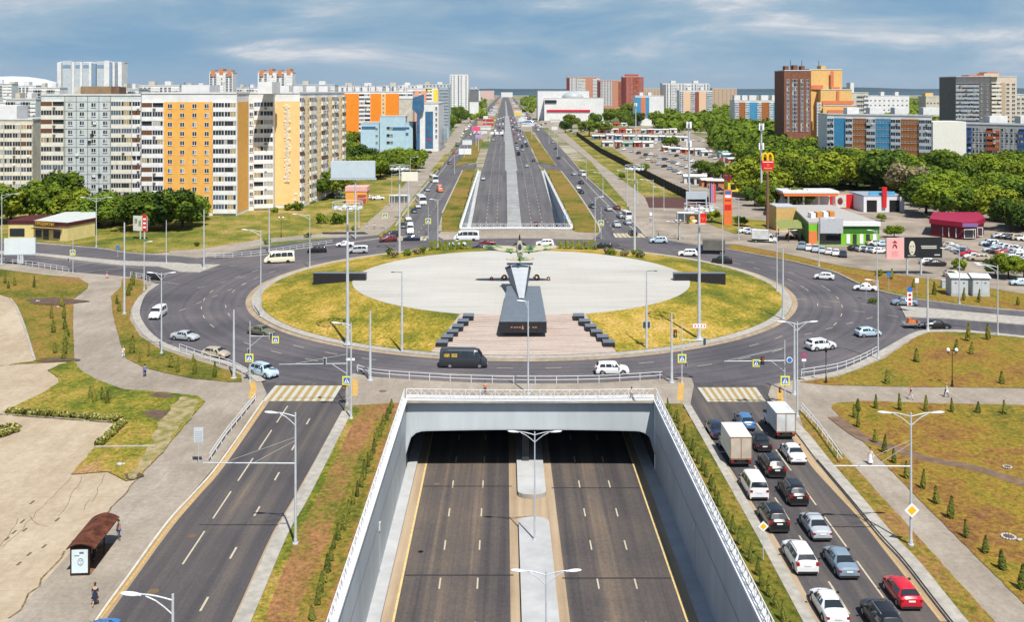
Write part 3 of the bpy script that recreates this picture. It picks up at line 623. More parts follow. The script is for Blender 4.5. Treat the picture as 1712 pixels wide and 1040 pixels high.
railing('two-bar railing on the outer left kerb of the ring, beside the lawn wedge', spline(gp([(300, 588), (342, 603), (384, 616), (417, 633)]), 4))
railing('two-bar railing along the west road at the far left', gp([(0, 440), (60, 447), (116, 456)]))
railing('short railing by the road mouth at the top of the lawn wedge', gp([(218, 464), (240, 468), (252, 474)]))
railing('railing between the pavement and the near left road', gp([(427, 672), (378, 733), (350, 775)]), h=.9)
railing('railing between the right-hand road and the path, behind the queue of cars', gp([(1340, 690), (1370, 726), (1408, 780)]), z=.2)
railing('two-bar railing on the outer right kerb of the ring, beside the upper east lawn', spline(gp([(1340, 632), (1400, 622), (1440, 607), (1468, 592)]), 4))
railing('railing along the kerb below the orange apartment block', gp([(345, 431), (381, 432), (445, 426)]))
railing('railing beside the pavement behind the dark minivan', gp([(450, 425), (502, 416), (556, 409)]))
railing('short railing on the far right corner pavement', gp([(1120, 398), (1165, 402)]))
for i_, (x0_, x1_) in enumerate(()): pass
# small barrier left of the slip road end
railing('short barrier at the left end of the central pavement', gp([(597, 622), (619, 628)]), h=.8, step=1.2)

# ---------------------------------------------------------------- vehicles
glass = mat('car_glass', (.02, .025, .03), .08, 0, spec=.9); tyre = mat('tyre_rubber', (.015, .015, .015), .8, 0)
rimm = mat('alloy_rim', (.45, .46, .48), .3, 0, metal=.7); redl = mat('tail_lamp', (.30, .012, .015), .2, 0); clr = mat('head_lamp', (.75, .77, .8), .15, 0, spec=.8)
trim = mat('black_trim', (.025, .025, .027), .6, 0); plate = mat('number_plate', (.75, .75, .73), .5, 0)
PAINT = dict(white=(.78, .79, .8), black=(.012, .012, .014), silver=(.42, .45, .48), greyblue=(.20, .27, .34), navy=(.02, .03, .07), blue=(.06, .18, .38), red=(.58, .012, .03), beige=(.42, .36, .27), olive=(.15, .15, .09), maroon=(.16, .02, .03), cream=(.80, .74, .55), orange=(.72, .13, .03), darkgrey=(.028, .032, .040), paleblue=(.45, .58, .68), brightblue=(.03, .17, .50))
def paint(c):
    return mat('paint_'+c, PAINT[c], .28, .05, 1.5, coat=.6, spec=.5)
# half sections: x, z_top, half width at top, z_belt, half width at belt, half width at sill
SH = {
 'sedan': (4.6, 1.82, .33, [(-2.3, .62, .6, .58, .70, .66), (-2.26, .86, .62, .80, .78, .80), (-2.1, .98, .64, .90, .84, .86), (-1.55, 1.04, .64, .95, .88, .90), (-.75, 1.40, .56, .97, .90, .91), (-.35, 1.46, .58, .97, .91, .91), (.35, 1.46, .58, .96, .91, .91), (.6, 1.42, .56, .95, .91, .91), (1.15, 1.02, .64, .93, .89, .91), (1.9, .88, .60, .80, .84, .88), (2.2, .74, .55, .66, .74, .80), (2.3, .55, .5, .5, .62, .66)], (-1.55, -.75), (.6, 1.15)),
 'hatch': (4.1, 1.76, .31, [(-2.05, .62, .6, .58, .72, .70), (-2.02, .95, .64, .90, .80, .82), (-1.9, 1.08, .64, .98, .85, .86), (-1.35, 1.44, .56, 1.0, .87, .88), (-.5, 1.5, .58, 1.0, .88, .88), (.3, 1.48, .58, .98, .88, .88), (.55, 1.42, .56, .97, .88, .88), (1.15, 1.04, .62, .94, .87, .88), (1.75, .90, .58, .80, .82, .85), (2.0, .72, .52, .64, .72, .78), (2.05, .5, .48, .48, .62, .66)], (-1.9, -1.35), (.55, 1.15)),
 'suv': (4.7, 1.92, .37, [(-2.35, .75, .66, .7, .80, .78), (-2.32, 1.08, .70, 1.0, .88, .88), (-2.2, 1.2, .68, 1.1, .92, .93), (-1.85, 1.64, .62, 1.12, .94, .95), (-1.2, 1.72, .64, 1.12, .95, .96), (.3, 1.72, .64, 1.1, .95, .96), (.6, 1.64, .62, 1.1, .95, .96), (1.15, 1.18, .70, 1.08, .94, .96), (1.95, 1.06, .68, .98, .92, .94), (2.25, .92, .62, .82, .84, .88), (2.35, .65, .58, .6, .74, .78)], (-2.2, -1.85), (.6, 1.15)),
 'van': (4.9, 1.86, .34, [(-2.45, .6, .7, .58, .80, .78), (-2.44, 1.1, .74, 1.05, .90, .90), (-2.4, 1.2, .74, 1.1, .92, .92), (-2.3, 1.86, .70, 1.12, .93, .93), (-1.2, 1.93, .72, 1.1, .93, .93), (.7, 1.9, .72, 1.1, .93, .93), (1.0, 1.82, .70, 1.1, .93, .93), (1.6, 1.2, .72, 1.08, .91, .92), (2.15, 1.0, .66, .9, .86, .88), (2.42, .8, .6, .7, .78, .82), (2.45, .55, .55, .5, .68, .72)], (-2.4, -2.3), (1.0, 1.6)),
 'minibus': (6.9, 2.0, .36, [(-3.45, .6, .8, .58, .88, .86), (-3.44, 1.2, .84, 1.15, .97, .97), (-3.4, 1.4, .84, 1.3, .99, .99), (-3.3, 2.6, .74, 1.4, 1.0, 1.0), (-2.2, 2.7, .78, 1.4, 1.0, 1.0), (1.6, 2.66, .78, 1.4, 1.0, 1.0), (2.1, 2.5, .76, 1.35, 1.0, 1.0), (2.8, 1.5, .78, 1.2, .98, .99), (3.2, 1.15, .7, 1.0, .92, .94), (3.42, .9, .64, .8, .82, .86), (3.45, .6, .6, .55, .72, .76)], (-3.4, -3.3), (2.1, 2.8)),
 'bus': (10.5, 2.5, .46, [(-5.25, .5, 1.0, .48, 1.12, 1.12), (-5.24, 1.3, 1.05, 1.2, 1.2, 1.22), (-5.2, 1.4, 1.05, 1.3, 1.24, 1.25), (-5.1, 2.85, 1.08, 1.35, 1.25, 1.25), (-4.5, 2.98, 1.1, 1.35, 1.25, 1.25), (4.5, 2.98, 1.1, 1.35, 1.25, 1.25), (5.0, 2.85, 1.08, 1.3, 1.25, 1.25), (5.2, 1.3, 1.05, 1.2, 1.24, 1.25), (5.24, 1.1, 1.0, 1.0, 1.2, 1.22), (5.25, .5, .95, .48, 1.1, 1.1)], (-5.2, -5.1), (5.0, 5.2)),
}
WB = dict(sedan=(-1.35, 1.4), hatch=(-1.25, 1.25), suv=(-1.4, 1.45), van=(-1.5, 1.6), minibus=(-1.9, 2.35), bus=(-2.6, 3.2))
CM = {}
def car_meshes(kind):
    if kind in CM: return CM[kind]
    Ln, Wd, wr, sec, rw, fw = SH[kind]; rings = []; mh = Wd/2
    sec = [(x, zt, wt, zb, max(wb, mh*(.86 if abs(x) < Ln/2-.02 else .80)), max(ws, mh*(.90 if abs(x) < Ln/2-.02 else .84))) for x, zt, wt, zb, wb, ws in sec]
    for x, zt, wt, zb, wb, ws in sec:
        crown = .03
        h = [(0, zt+crown), (wt*.6, zt+crown*.6), (wt*.93, zt-.01), (wt+.02, zt-.05), (wb-.015, zb+.0), (wb+.01, zb-.08), (ws+.012, .5*(zb+.3)), (ws, .34), (ws-.04, .24)]
        rings.append([(x, y, z) for y, z in h]+[(x, -y, z) for y, z in h[::-1][:-1]])
    n = len(rings[0]); b = MB()
    for i in range(len(rings)-1):
        b.add(rings[i]+rings[i+1], [(j, (j+1) % n, n+(j+1) % n, n+j) for j in range(n)], 0, True)
    b.add(rings[0], [list(range(n))[::-1]], 0); b.add(rings[-1], [list(range(n))], 0)
    hw = Wd/2
    # arches, bumpers and sills in dark trim
    for x in WB[kind]:
        for s in (-1, 1): b.cyl((x, s*(hw-.14), wr+.01), (x, s*(hw+.006), wr+.01), wr+.07, wr+.07, 14, 1, True, False)
    b.box(-Ln/2-.015, -Ln/2+.12, -hw*.86, hw*.86, .24, .42, 1); b.box(Ln/2-.12, Ln/2+.012, -hw*.78, hw*.78, .24, .40, 1)
    b.box(WB[kind][0]+wr+.1, WB[kind][1]-wr-.1, -hw-.004, hw+.004, .2, .30, 1)
    body = (b.v, b.f, b.m, b.sm)
    # windows taken from the skin itself, 12 mm proud
    def skin(x, side_t, y_s=1):
        """point on the slope between roof edge and belt at lengthwise x; side_t 0 roof .. 1 belt"""
        for a, c in zip(sec, sec[1:]):
            if a[0] <= x <= c[0]:
                t = (x-a[0])/(c[0]-a[0]); q = [a[k]*(1-t)+c[k]*t for k in range(6)]
                y0, z0, y1, z1 = q[2]+.02, q[1]-.05, q[4]-.015, q[3]
                return Vector((x, y_s*(y0+(y1-y0)*side_t+.014), z0+(z1-z0)*side_t+.006))
    def xz(t, p): return p
    def plate_(p, nrm):
        m_ = MB(); m_.add(p, [range(len(p))]); 
        v = m_.v; a = Vector(v[1])-Vector(v[0]); c = Vector(v[2])-Vector(v[0])
        if a.cross(c).dot(nrm) < 0: m_.f[0] = m_.f[0][::-1]
        return m_
    W = {}
    def cross_win(x0, x1, front):
        q = {}
        for x in (x0, x1):
            for s_ in sec:
                if abs(s_[0]-x) < 1e-6: q[x] = s_
        lo, hi = (q[x1], q[x0]) if front else (q[x0], q[x1])
        P = []
        for s_, f_, t_ in ((lo, 1.16, .14), (hi, .97, .9)):
            for sg in (-1, 1):
                x = lo[0]+(hi[0]-lo[0])*t_; z = lo[1]+(hi[1]-lo[1])*t_; wv = (lo[2]*1.12 if s_ is lo else hi[2]*.98)
                P.append(Vector((x+(.02 if front else -.02), sg*wv, z+.035)))
        P = [P[0], P[1], P[3], P[2]]; m_ = MB(); pm = (P[2]+P[3])/2+Vector((0, 0, .015)); pl = (P[0]+P[1])/2+Vector((0, 0, .02))
        n0 = Vector((1 if front else -1, 0, .5))
        for tri in ((P[0], pl, pm, P[3]), (pl, P[1], P[2], pm)):
            k = plate_(list(tri), n0); m_.add(k.v, k.f)
        return m_
    W['windshield'] = cross_win(*fw, True); W['rear_window'] = cross_win(*rw, False)
    x0 = rw[1]-.18*(1 if kind in ('sedan', 'hatch') else .3)+.05; x1 = fw[0]+.22
    if kind in ('minibus', 'bus', 'van'): x0 = rw[1]+.2
    xm = (x0+x1)/2
    npan = {'sedan': 2, 'hatch': 2, 'suv': 3, 'van': 3, 'minibus': 4, 'bus': 6}[kind]
    sides = []
    for s in (-1, 1):
        m_ = MB()
        for i in range(npan):
            a = x0+(x1-x0)*i/npan+.035; c = x0+(x1-x0)*(i+1)/npan-.035
            bl = .94 if kind not in ('bus',) else .9
            P = [skin(min(a+(.12 if i == 0 else 0), c), .14, s), skin(c-(.18 if i == npan-1 and kind != 'bus' else 0), .14, s), skin(min(c+(.15 if i == npan-1 and kind in ('sedan', 'hatch', 'suv') else 0), fw[1]-.1), bl, s), skin(a-(.08 if i == 0 and kind in ('sedan',) else 0), bl, s)]
            k = plate_(P, Vector((0, s, .2))); m_.add(k.v, k.f)
        sides.append(m_)
    W['side'] = sides
    zt = {'sedan': .78, 'hatch': .86, 'suv': .98, 'van': .95, 'minibus': 1.0, 'bus': .9}[kind]
    lt = []
    for s in (-1, 1):
        m_ = MB(); x1_ = hw*(.93 if kind in ('sedan', 'hatch') else .97); m_.box(-Ln/2-.012, -Ln/2+.26, min(s*hw*.70, s*x1_), max(s*hw*.70, s*x1_), zt-.09, zt+(.05 if kind in ('sedan', 'hatch') else .16)); lt.append(('taillight', m_, redl))
        m_ = MB(); zh = .47 if kind in ('sedan', 'hatch') else .62; m_.box(Ln/2-.25, Ln/2+.004, min(s*hw*.48, s*(hw*.76)), max(s*hw*.48, s*(hw*.76)), zh-.02, zh+.10); lt.append(('headlight', m_, clr))
        m_ = MB(); m_.box(fw[1]-.32, fw[1]-.18, min(s*hw, s*(hw+.2)), max(s*hw, s*(hw+.2)), 1.0+(.25 if kind in ('minibus', 'bus') else 0), 1.14+(.35 if kind in ('minibus', 'bus') else 0)); lt.append(('wing_mirror', m_, trim))
    m_ = MB(); m_.box(-Ln/2-.035, -Ln/2, -.26, .26, zt-.12, zt); lt.append(('number_plate', m_, plate))
    m_ = MB(); m_.box(Ln/2, Ln/2+.02, -.26, .26, .38, .49); lt.append(('number_plate', m_, plate))
    if kind in ('suv', 'bus', 'minibus'):
        pass
    m_ = MB(); m_.box(Ln/2-.06, Ln/2+.008, -hw*.45, hw*.45, .40, .50); lt.append(('grille', m_, trim))
    wm = MB(); wm.cyl((0, -.1, 0), (0, .1, 0), wr, wr, 16, 0, True, False)
    rm = MB(); rm.cyl((0, -.115, 0), (0, .115, 0), wr*.62, wr*.58, 10, 0, True, False)
    CM[kind] = dict(body=body, W={k: (v.mesh(k, glass) if k != 'side' else [x.mesh('side_window', glass) for x in v]) for k, v in W.items()}, lt=[(n_, q.mesh(n_, c_)) for n_, q, c_ in lt], wheel=wm.mesh('tyre', tyre), rim=rm.mesh('rim', rimm), wr=wr, hw=hw, bodies={})
    return CM[kind]
def body_mesh(kind, color, extra=None):
    c = car_meshes(kind); k = color+(extra or '')
    if k not in c['bodies']:
        b = MB(); b.v, b.f, b.m, b.sm = c['body']; c['bodies'][k] = b.mesh(kind+'_body', [paint(color), trim])
    return c['bodies'][k]
KN = dict(sedan='sedan_car', hatch='hatchback_car', suv='suv_car', van='minivan', minibus='minibus', bus='bus')
def car(kind, color, loc, hd, label, cat=None, group='vehicles in traffic', detail=2, sc=1.):
    t = T(KN[kind], label, cat or {'sedan': 'car', 'hatch': 'car', 'suv': 'car', 'van': 'van', 'minibus': 'minibus', 'bus': 'bus'}[kind], loc, R(hd), group)
    if sc != 1: t.scale = (sc,)*3
    c = car_meshes(kind); put('body', body_mesh(kind, color), t)
    put('windshield', c['W']['windshield'], t); put('rear_window', c['W']['rear_window'], t)
    for m_ in c['W']['side']: put('side_window', m_, t)
    for n_, m_ in c['lt']: put(n_, m_, t)
    for x in WB[kind]:
        for s in (-1, 1):
            wq = put('wheel', c['wheel'], t, Matrix.Translation((x, s*(c['hw']-.09), c['wr'])))
            if detail > 1: put('rim', c['rim'], wq)
    if kind == 'suv' and detail > 1:
        for s in (-1, 1):
            b = MB(); b.tube([(-1.5, s*.66, 1.72), (-1.4, s*.68, 1.8), (.2, s*.68, 1.79), (.4, s*.66, 1.70)], .025, 5); b.build('roof_rail', trim if color != 'black' else rimm, t)
    return t
def rear(px, py, L, hd=90, z=.0):
    p = G(px, py, z); return p+Vector((math.cos(R(hd)), math.sin(R(hd)), 0))*(L/2)
def truck(loc, hd, label, boxc, cabc, Lb=4.2, hb=2.3, z0=.95, wb=2.2, rearc=None):
    t = T('box_truck', label, 'truck', loc, R(hd), 'vehicles in traffic')
    L0 = -(Lb/2+.9); b = MB(); b.box(L0, L0+Lb, -wb/2, wb/2, z0, z0+hb); b.build('cargo_box', boxc, t)
    b = MB()
    for s in (-1, 1):
        b.box(L0-.03, L0-.005, s*.03 if s > 0 else -wb/2+.06, wb/2-.06 if s > 0 else -.03, z0+.08, z0+hb-.1)
    b.build('rear_door', rearc or boxc, t)
    b = MB(); b.box(L0-.06, L0-.02, -wb/2, -wb/2+.07, z0, z0+hb); b.box(L0-.06, L0-.02, wb/2-.07, wb/2, z0, z0+hb); b.box(L0-.06, L0-.02, -wb/2, wb/2, z0+hb-.07, z0+hb); b.box(L0-.06, L0-.02, -wb/2, wb/2, z0-.06, z0+.06); b.box(L0-.065, L0-.03, -.03, .03, z0, z0+hb); b.build('door_frame', mat('truck_edge', (.30, .18, .11), .7, .2, 3), t)
    b = MB(); b.box(L0, -L0-.5, -.42, .42, .5, .78); b.box(L0-.05, L0+.1, -wb/2+.1, wb/2-.1, .45, .62); b.build('chassis', trim, t)
    xc = L0+Lb+.12; b = MB()
    P = [(xc, .5), (xc, 2.15), (xc+.75, 2.2), (xc+1.25, 1.45), (xc+2.0, 1.15), (xc+2.1, .5)]
    hw = .95
    b.add([(x, s*hw*(.9 if z > 1.9 else 1), z) for s in (-1, 1) for x, z in P], [(0, 1, 2, 3, 4, 5), (11, 10, 9, 8, 7, 6)]+[(i, 6+i, 6+(i+1) % 6, (i+1) % 6) for i in range(6)]); b.build('cab', cabc, t)
    b = MB(); b.add([(xc+.8, -hw*.85, 2.15), (xc+1.24, -hw*.95, 1.5), (xc+1.24, hw*.95, 1.5), (xc+.8, hw*.85, 2.15)], [(0, 1, 2, 3)]); v = b.v[:]; b.v = [(x+.03, y, z+.02) for x, y, z in v]; b.build('windshield', glass, t)
    for s in (-1, 1):
        b = MB(); b.add([(xc+.15, s*(hw+.01), 1.4), (xc+1.1, s*(hw+.01), 1.4), (xc+.72, s*(hw*.93+.02), 2.05), (xc+.15, s*(hw*.93+.02), 2.05)], [(0, 1, 2, 3) if s < 0 else (3, 2, 1, 0)]); b.build('side_window', glass, t)
        b = MB(); b.box(L0-.07, L0-.03, min(s*.8, s*1.05), max(s*.8, s*1.05), .6, .85); b.build('taillight', redl, t)
        b = MB(); b.box(xc+2.05, xc+2.12, min(s*.6, s*.88), max(s*.6, s*.88), .7, .9); b.build('headlight', clr, t)
        b = MB(); b.box(xc+.95, xc+1.05, min(s*.97, s*1.25), max(s*.97, s*1.25), 1.45, 1.8); b.build('wing_mirror', trim, t)
    c = car_meshes('van')
    for x in (L0+1.0, xc+1.35):
        for s in (-1, 1):
            wq = put('wheel', c['wheel'], t, Matrix.Translation((x, s*.86, c['wr'])) @ Matrix.Scale(1.1, 4)); put('rim', c['rim'], wq)
    return t
# the queue on the right-hand road
Qd = [('sedan', 'navy', 1204, 737, 'dark navy sedan in front of the beige truck, first in its lane'),
 ('hatch', 'blue', 1252, 722, 'blue hatchback in the middle lane nearest the crossing, ahead of the dark sedan'),
 ('sedan', 'black', 1279, 758, 'black sedan between the beige box truck and the white box truck'),
 ('suv', 'black', 1300, 802, 'black SUV beside the rear of the beige truck, left of the white sedan'),
 ('sedan', 'white', 1336, 779, 'white sedan directly behind the white box truck'),
 ('van', 'white', 1270, 839, 'white minivan with twin rear windows behind the beige box truck'),
 ('suv', 'black', 1337, 849, 'large black SUV with grey roof, right of the white minivan in the queue'),
 ('suv', 'black', 1304, 894, 'black SUV just beyond the yellow diamond sign, behind the white minivan'),
 ('sedan', 'silver', 1376, 908, 'silver crossover car behind the large black SUV'),
 ('suv', 'white', 1351, 965, 'white SUV in the left lane, behind the black SUV at the diamond sign'),
 ('sedan', 'greyblue', 1421, 972, 'blue-grey sedan to the left of the red car'),
 ('hatch', 'red', 1525, 1024, 'bright red hatchback in the right lane at the bottom of the queue'),
 ('sedan', 'white', 1402, 1052, 'white coupe at the bottom edge, behind the white SUV'),
 ('suv', 'black', 1496, 1078, 'black car cut off by the bottom edge, left of the red hatchback')]
for k_, c_, x, y, lb in Qd:
    car(k_, c_, rear(x, y, SH[k_][0], 90.3), 90.3, lb, group='cars queuing on the right-hand road')
boxw = mat('truck_box_white', (.66, .68, .68), .55, .12, .6, patch=.15); boxb = mat('truck_box_beige', (.55, .47, .38), .6, .12, .6, patch=.2); canv = mat('truck_cover_cream', (.74, .70, .62), .6, .06, 1)
truck(rear(1316, 739, 7.0, 90), 90, 'white box truck with grey roof and rusty door frame at the crossing, right lane', boxw, paint('white'), hb=2.15)
truck(rear(1241, 786, 7.4, 90), 90, 'beige canvas-sided box truck with closed grey rear doors in the left lane', canv, paint('beige'), Lb=4.6, hb=2.35, rearc=boxb, wb=2.3)
Rd = [('minibus', 'darkgrey', 775, 613, -1, 'dark grey minibus driving right past the foot of the plaza steps'),
 ('suv', 'white', 1023, 625, 1, 'white SUV side-on in the ring road beyond the long railing'),
 ('suv', 'white', 1372, 584, 20, 'white SUV on the right side of the ring, beyond the single black lamp'),
 ('hatch', 'paleblue', 1451, 562, 12, 'silver hatchback leaving the ring towards the east road'),
 ('hatch', 'white', 1378, 467, 158, 'white hatchback on the ring beside the north-east lawn'),
 ('sedan', 'white', 1447, 486, 160, 'white sedan at the kerb of the north-east lawn, below the pink billboard'),
 ('sedan', 'greyblue', 1512, 510, 172, 'grey-blue sedan entering the ring beside the striped marker sign'),
 ('sedan', 'black', 1565, 549, 0, 'black sedan towing a small trailer on the east road'),
 ('sedan', 'silver', 309, 568, -18, 'boxy silver sedan on the left of the ring near the outer kerb'),
 ('hatch', 'beige', 361, 597, -20, 'beige hatchback on the left of the ring, next to the railing'),
 ('suv', 'paleblue', 441, 628, -38, 'silver-blue SUV turning off the ring into the near left road'),
 ('sedan', 'olive', 436, 559, -28, 'olive green sedan hugging the island kerb on the left'),
 ('van', 'white', 264, 530, -88, 'white van coming towards the camera on the far left of the ring'),
 ('sedan', 'black', 255, 467, 160, 'black sedan leaving the ring by the west road'),
 ('minibus', 'cream', 467, 439, 195, 'cream minibus on the upper left of the ring'),
 ('suv', 'black', 530, 422, 190, 'black minivan behind the cream minibus'),
 ('sedan', 'white', 577, 412, 188, 'white sedan near the foot of the large blank billboard pole'),
 ('van', 'silver', 598, 423, 190, 'silver-grey minivan beside the tall floodlight mast on the left'),
 ('suv', 'maroon', 649, 404, 200, 'dark red SUV turning at the crossing on the upper left'),
 ('suv', 'darkgrey', 655, 396, 205, 'dark grey car behind the dark red SUV at the upper left crossing'),
 ('sedan', 'navy', 688, 402, 188, 'dark blue sedan on the ring just before the upper left crossing'),
 ('minibus', 'white', 686, 389, -84, 'white minibus waiting at the upper left crossing'),
 ('sedan', 'darkgrey', 673, 380, -76, 'dark grey car left of the white minibus at the crossing'),
 ('sedan', 'white', 682, 368, -76, 'white car second from the crossing on the far left road'),
 ('sedan', 'navy', 692, 355, -76, 'dark blue car third from the crossing on the far left road'),
 ('sedan', 'silver', 698, 347, -76, 'silver car in front of the white and green bus'),
 ('bus', 'white', 704, 340, -77, 'white city bus nearest the crossing on the far left road'),
 ('sedan', 'greyblue', 714, 319, -76, 'grey-blue car between the two white buses'),
 ('minibus', 'orange', 735, 320, -78, 'orange delivery van on the far left road'),
 ('bus', 'white', 725, 304, -76, 'second white city bus, farther up the far left road'),
 ('sedan', 'darkgrey', 751, 274, -75, 'dark car alone on the far left road, above the buses'),
 ('minibus', 'white', 780, 402, 180, 'white minibus side-on behind the green letters on the left'),
 ('sedan', 'paleblue', 765, 411, 182, 'white-blue sedan behind the left row of green letters'),
 ('sedan', 'maroon', 814, 410, 180, 'dark sedan with red tail on the ring, left of the aeroplane'),
 ('sedan', 'navy', 803, 418, 180, 'dark blue sedan at the right end of the left green letters'),
 ('suv', 'white', 911, 411, 180, 'white estate car on the ring, right of the aeroplane'),
 ('suv', 'black', 1008, 416, 178, 'black SUV behind the right row of green letters'),
 ('suv', 'paleblue', 1101, 406, 176, 'pale blue estate car leaving the far right corner'),
 ('suv', 'white', 1150, 428, 172, 'silver-white SUV ahead of the grey truck'),
 ('suv', 'black', 1207, 440, 168, 'black SUV on the ring behind the grey truck'),
 ('sedan', 'black', 1058, 393, 95, 'black sedan at the far right crossing'),
 ('suv', 'silver', 1031, 379, -86, 'silver SUV nearest the crossing in the left lane of the far right road'),
 ('hatch', 'silver', 1049, 375, 98, 'silver-pink hatchback behind the white box van'),
 ('minibus', 'white', 1047, 366, 98, 'white delivery van in the queue on the far right road'),
 ('suv', 'silver', 1038, 364, 98, 'silver van left of the white delivery van'),
 ('hatch', 'maroon', 1031, 350, 100, 'dark red car at the side road of the far right road'),
 ('hatch', 'silver', 1017, 352, 100, 'small silver car in the left lane of the far right road'),
 ('sedan', 'darkgrey', 990, 347, -80, 'grey-blue car near the grass strip of the far right road'),
 ('sedan', 'black', 971, 323, 100, 'black car close to the white car, far right road'),
 ('hatch', 'white', 966, 316, 100, 'white car between two black cars, far right road'),
 ('sedan', 'black', 971, 307, 100, 'second black car up the far right road'),
 ('minibus', 'white', 973, 294, 101, 'white van high up the far right road'),
 ('hatch', 'silver', 959, 293, 101, 'silver car beside the white van, far right road')]
for k_, c_, x, y, hd, lb in Rd: car(k_, c_, G(x, y, 0), hd, lb, detail=2 if y > 500 else 1)
vn = [o for o in C.objects if o.get('label', '').startswith('dark grey minibus driving')][0]
for x0 in (-2.75, -1.65): b = MB(); b.box(x0, x0+.8, -1.035, -1.02, 1.62, 2.12); b.build('window_patch', mat('patch_yellow', (.62, .40, .07), .6, .3, 4), vn)  # two flat yellow patches over the rear side windows
Fd = [('hatch', 'maroon', 896, 377, 'dark red car in the right carriageway of the far cutting', FZ), ('sedan', 'silver', 808, 300, 'silver car in the left carriageway of the far ramp', 0), ('sedan', 'silver', 881, 279, 'silver car high on the right carriageway of the ramp', 0), ('sedan', 'black', 892, 270, 'black car high on the right carriageway of the ramp', 0)]
for k_, c_, x, y, lb, z in Fd:
    p = G(x, y, z)
    for i in range(6): p = G(x, y, fz(p.y))
    car(k_, c_, (p.x, p.y, fz(p.y)), 90 if x > 856 else -90, lb, detail=1)
fcol = ['white', 'silver', 'white', 'darkgrey', 'white', 'red', 'navy', 'silver', 'black', 'paleblue', 'white', 'beige']
FL = {}
def flat_car(kind, color, loc, hd, label, group, name=None):
    """distant car: one mesh, parts too small to see"""
    if (kind, color) not in FL:
        c = car_meshes(kind); b = MB(); v, f, m_, s = c['body']; b.v = list(v); b.f = list(f); b.m = list(m_); b.sm = list(s)
        for k in ('windshield', 'rear_window'):
            me = c['W'][k]; b.add([x.co[:] for x in me.vertices], [list(p.vertices) for p in me.polygons], 2)
        for me in c['W']['side']: b.add([x.co[:] for x in me.vertices], [list(p.vertices) for p in me.polygons], 2)
        for x in WB[kind]:
            for s_ in (-1, 1): b.cyl((x, s_*(c['hw']-.19), c['wr']), (x, s_*(c['hw']+.02), c['wr']), c['wr'], None, 10, 1, True, False)
        for s_ in (-1, 1): b.box(-SH[kind][0]/2-.03, -SH[kind][0]/2+.2, min(s_*.6, s_*.85), max(s_*.6, s_*.85), .75, .95, 3)
        FL[(kind, color)] = b.mesh(kind, [paint(color), trim, glass, redl])
    o = put(name or KN[kind], FL[(kind, color)]); o.location = loc; o.rotation_euler = (0, 0, R(hd)); return tag(o, label, 'car' if kind not in ('bus', 'minibus') else 'minibus', group)
# far traffic on the main road beyond the ramp
ORD = ['first', 'second', 'third', 'fourth', 'fifth', 'sixth', 'seventh', 'eighth', 'ninth', 'tenth', 'eleventh', 'twelfth', 'thirteenth', 'fourteenth', 'fifteenth', 'sixteenth', 'seventeenth', 'eighteenth', 'nineteenth', 'twentieth']
def ordn(i):
    if i < 20: return ORD[i]
    i += 1; s = {1: 'st', 2: 'nd', 3: 'rd'}.get(i % 10, 'th') if i % 100 not in (11, 12, 13) else 'th'
    return f'{i}{s}'
i = 0
for k in range(72):
    y = 600+k*12+rnd.uniform(-10, 10); u = rnd.choice([5.2, 8.7, 12.2, 5.2, 8.7, -5.2, -8.7, -12.2]) if k > 12 else rnd.choice([5.2, 8.7, 12.2])
    flat_car(rnd.choice(['sedan', 'hatch', 'suv', 'suv', 'minibus']), c0 := rnd.choice(fcol), (U(u, y), y, .03), 90.4 if u > 0 else -89.6, f'{c0} vehicle on the main road beyond the ramp, {ordn(k)} counting away from the camera', 'distant traffic on the main road')
for k in range(26):
    y = 560+k*45+rnd.uniform(-12, 12); s = rnd.choice([-1, 1]); p = XA(756+ (y-560)*.055, y) if s < 0 else XA(934-(y-560)*.055, y)
    flat_car(rnd.choice(['sedan', 'hatch', 'suv', 'minibus']), c0 := rnd.choice(fcol), (p, y, .03), 98 if s > 0 else -82, f'{c0} vehicle on a side road along the main road, {ordn(k)} counting away', 'distant traffic on the side roads')
truck(G(1187, 424, 0), 172, 'grey-sided box truck on the upper right of the ring', mat('truck_box_grey', (.16, .15, .13), .6, .15, .5), paint('navy'), Lb=5.2, hb=2.5, rearc=boxb)
truck(G(1277, 405, .1), -15, 'white box truck parked beside the green store', boxw, paint('white'))
car('suv', 'brightblue', (-29.6, 70.2, 0), 93, 'blue car cut off by the bottom edge on the near left road')
# trailer with a small tractor behind the black sedan
p = G(1527, 548, 0); t = T('trailer', 'small trailer carrying orange machinery, towed by the black sedan', 'trailer', p, 0)
b = MB(); b.box(-1.6, 1.5, -.85, .85, .55, .65); b.box(-1.6, 1.5, -.88, -.83, .65, .95); b.box(-1.6, 1.5, .83, .88, .65, .95); b.cyl((1.5, 0, .58), (3.1, 0, .5), .05); b.build('trailer_bed', mat('trailer_grey', (.25, .26, .28), .5, .1), t)
for s in (-1, 1): put('wheel', car_meshes('sedan')['wheel'], t, Matrix.Translation((0, s*.95, .33)))
b = MB(); b.box(-1.1, .7, -.5, .5, .7, 1.3, tx=.2, ty=.1); b.box(-.9, -.3, -.3, .3, 1.3, 1.6, tx=.1); b.build('load', mat('orange_load', (.65, .16, .04), .5, .1), t)
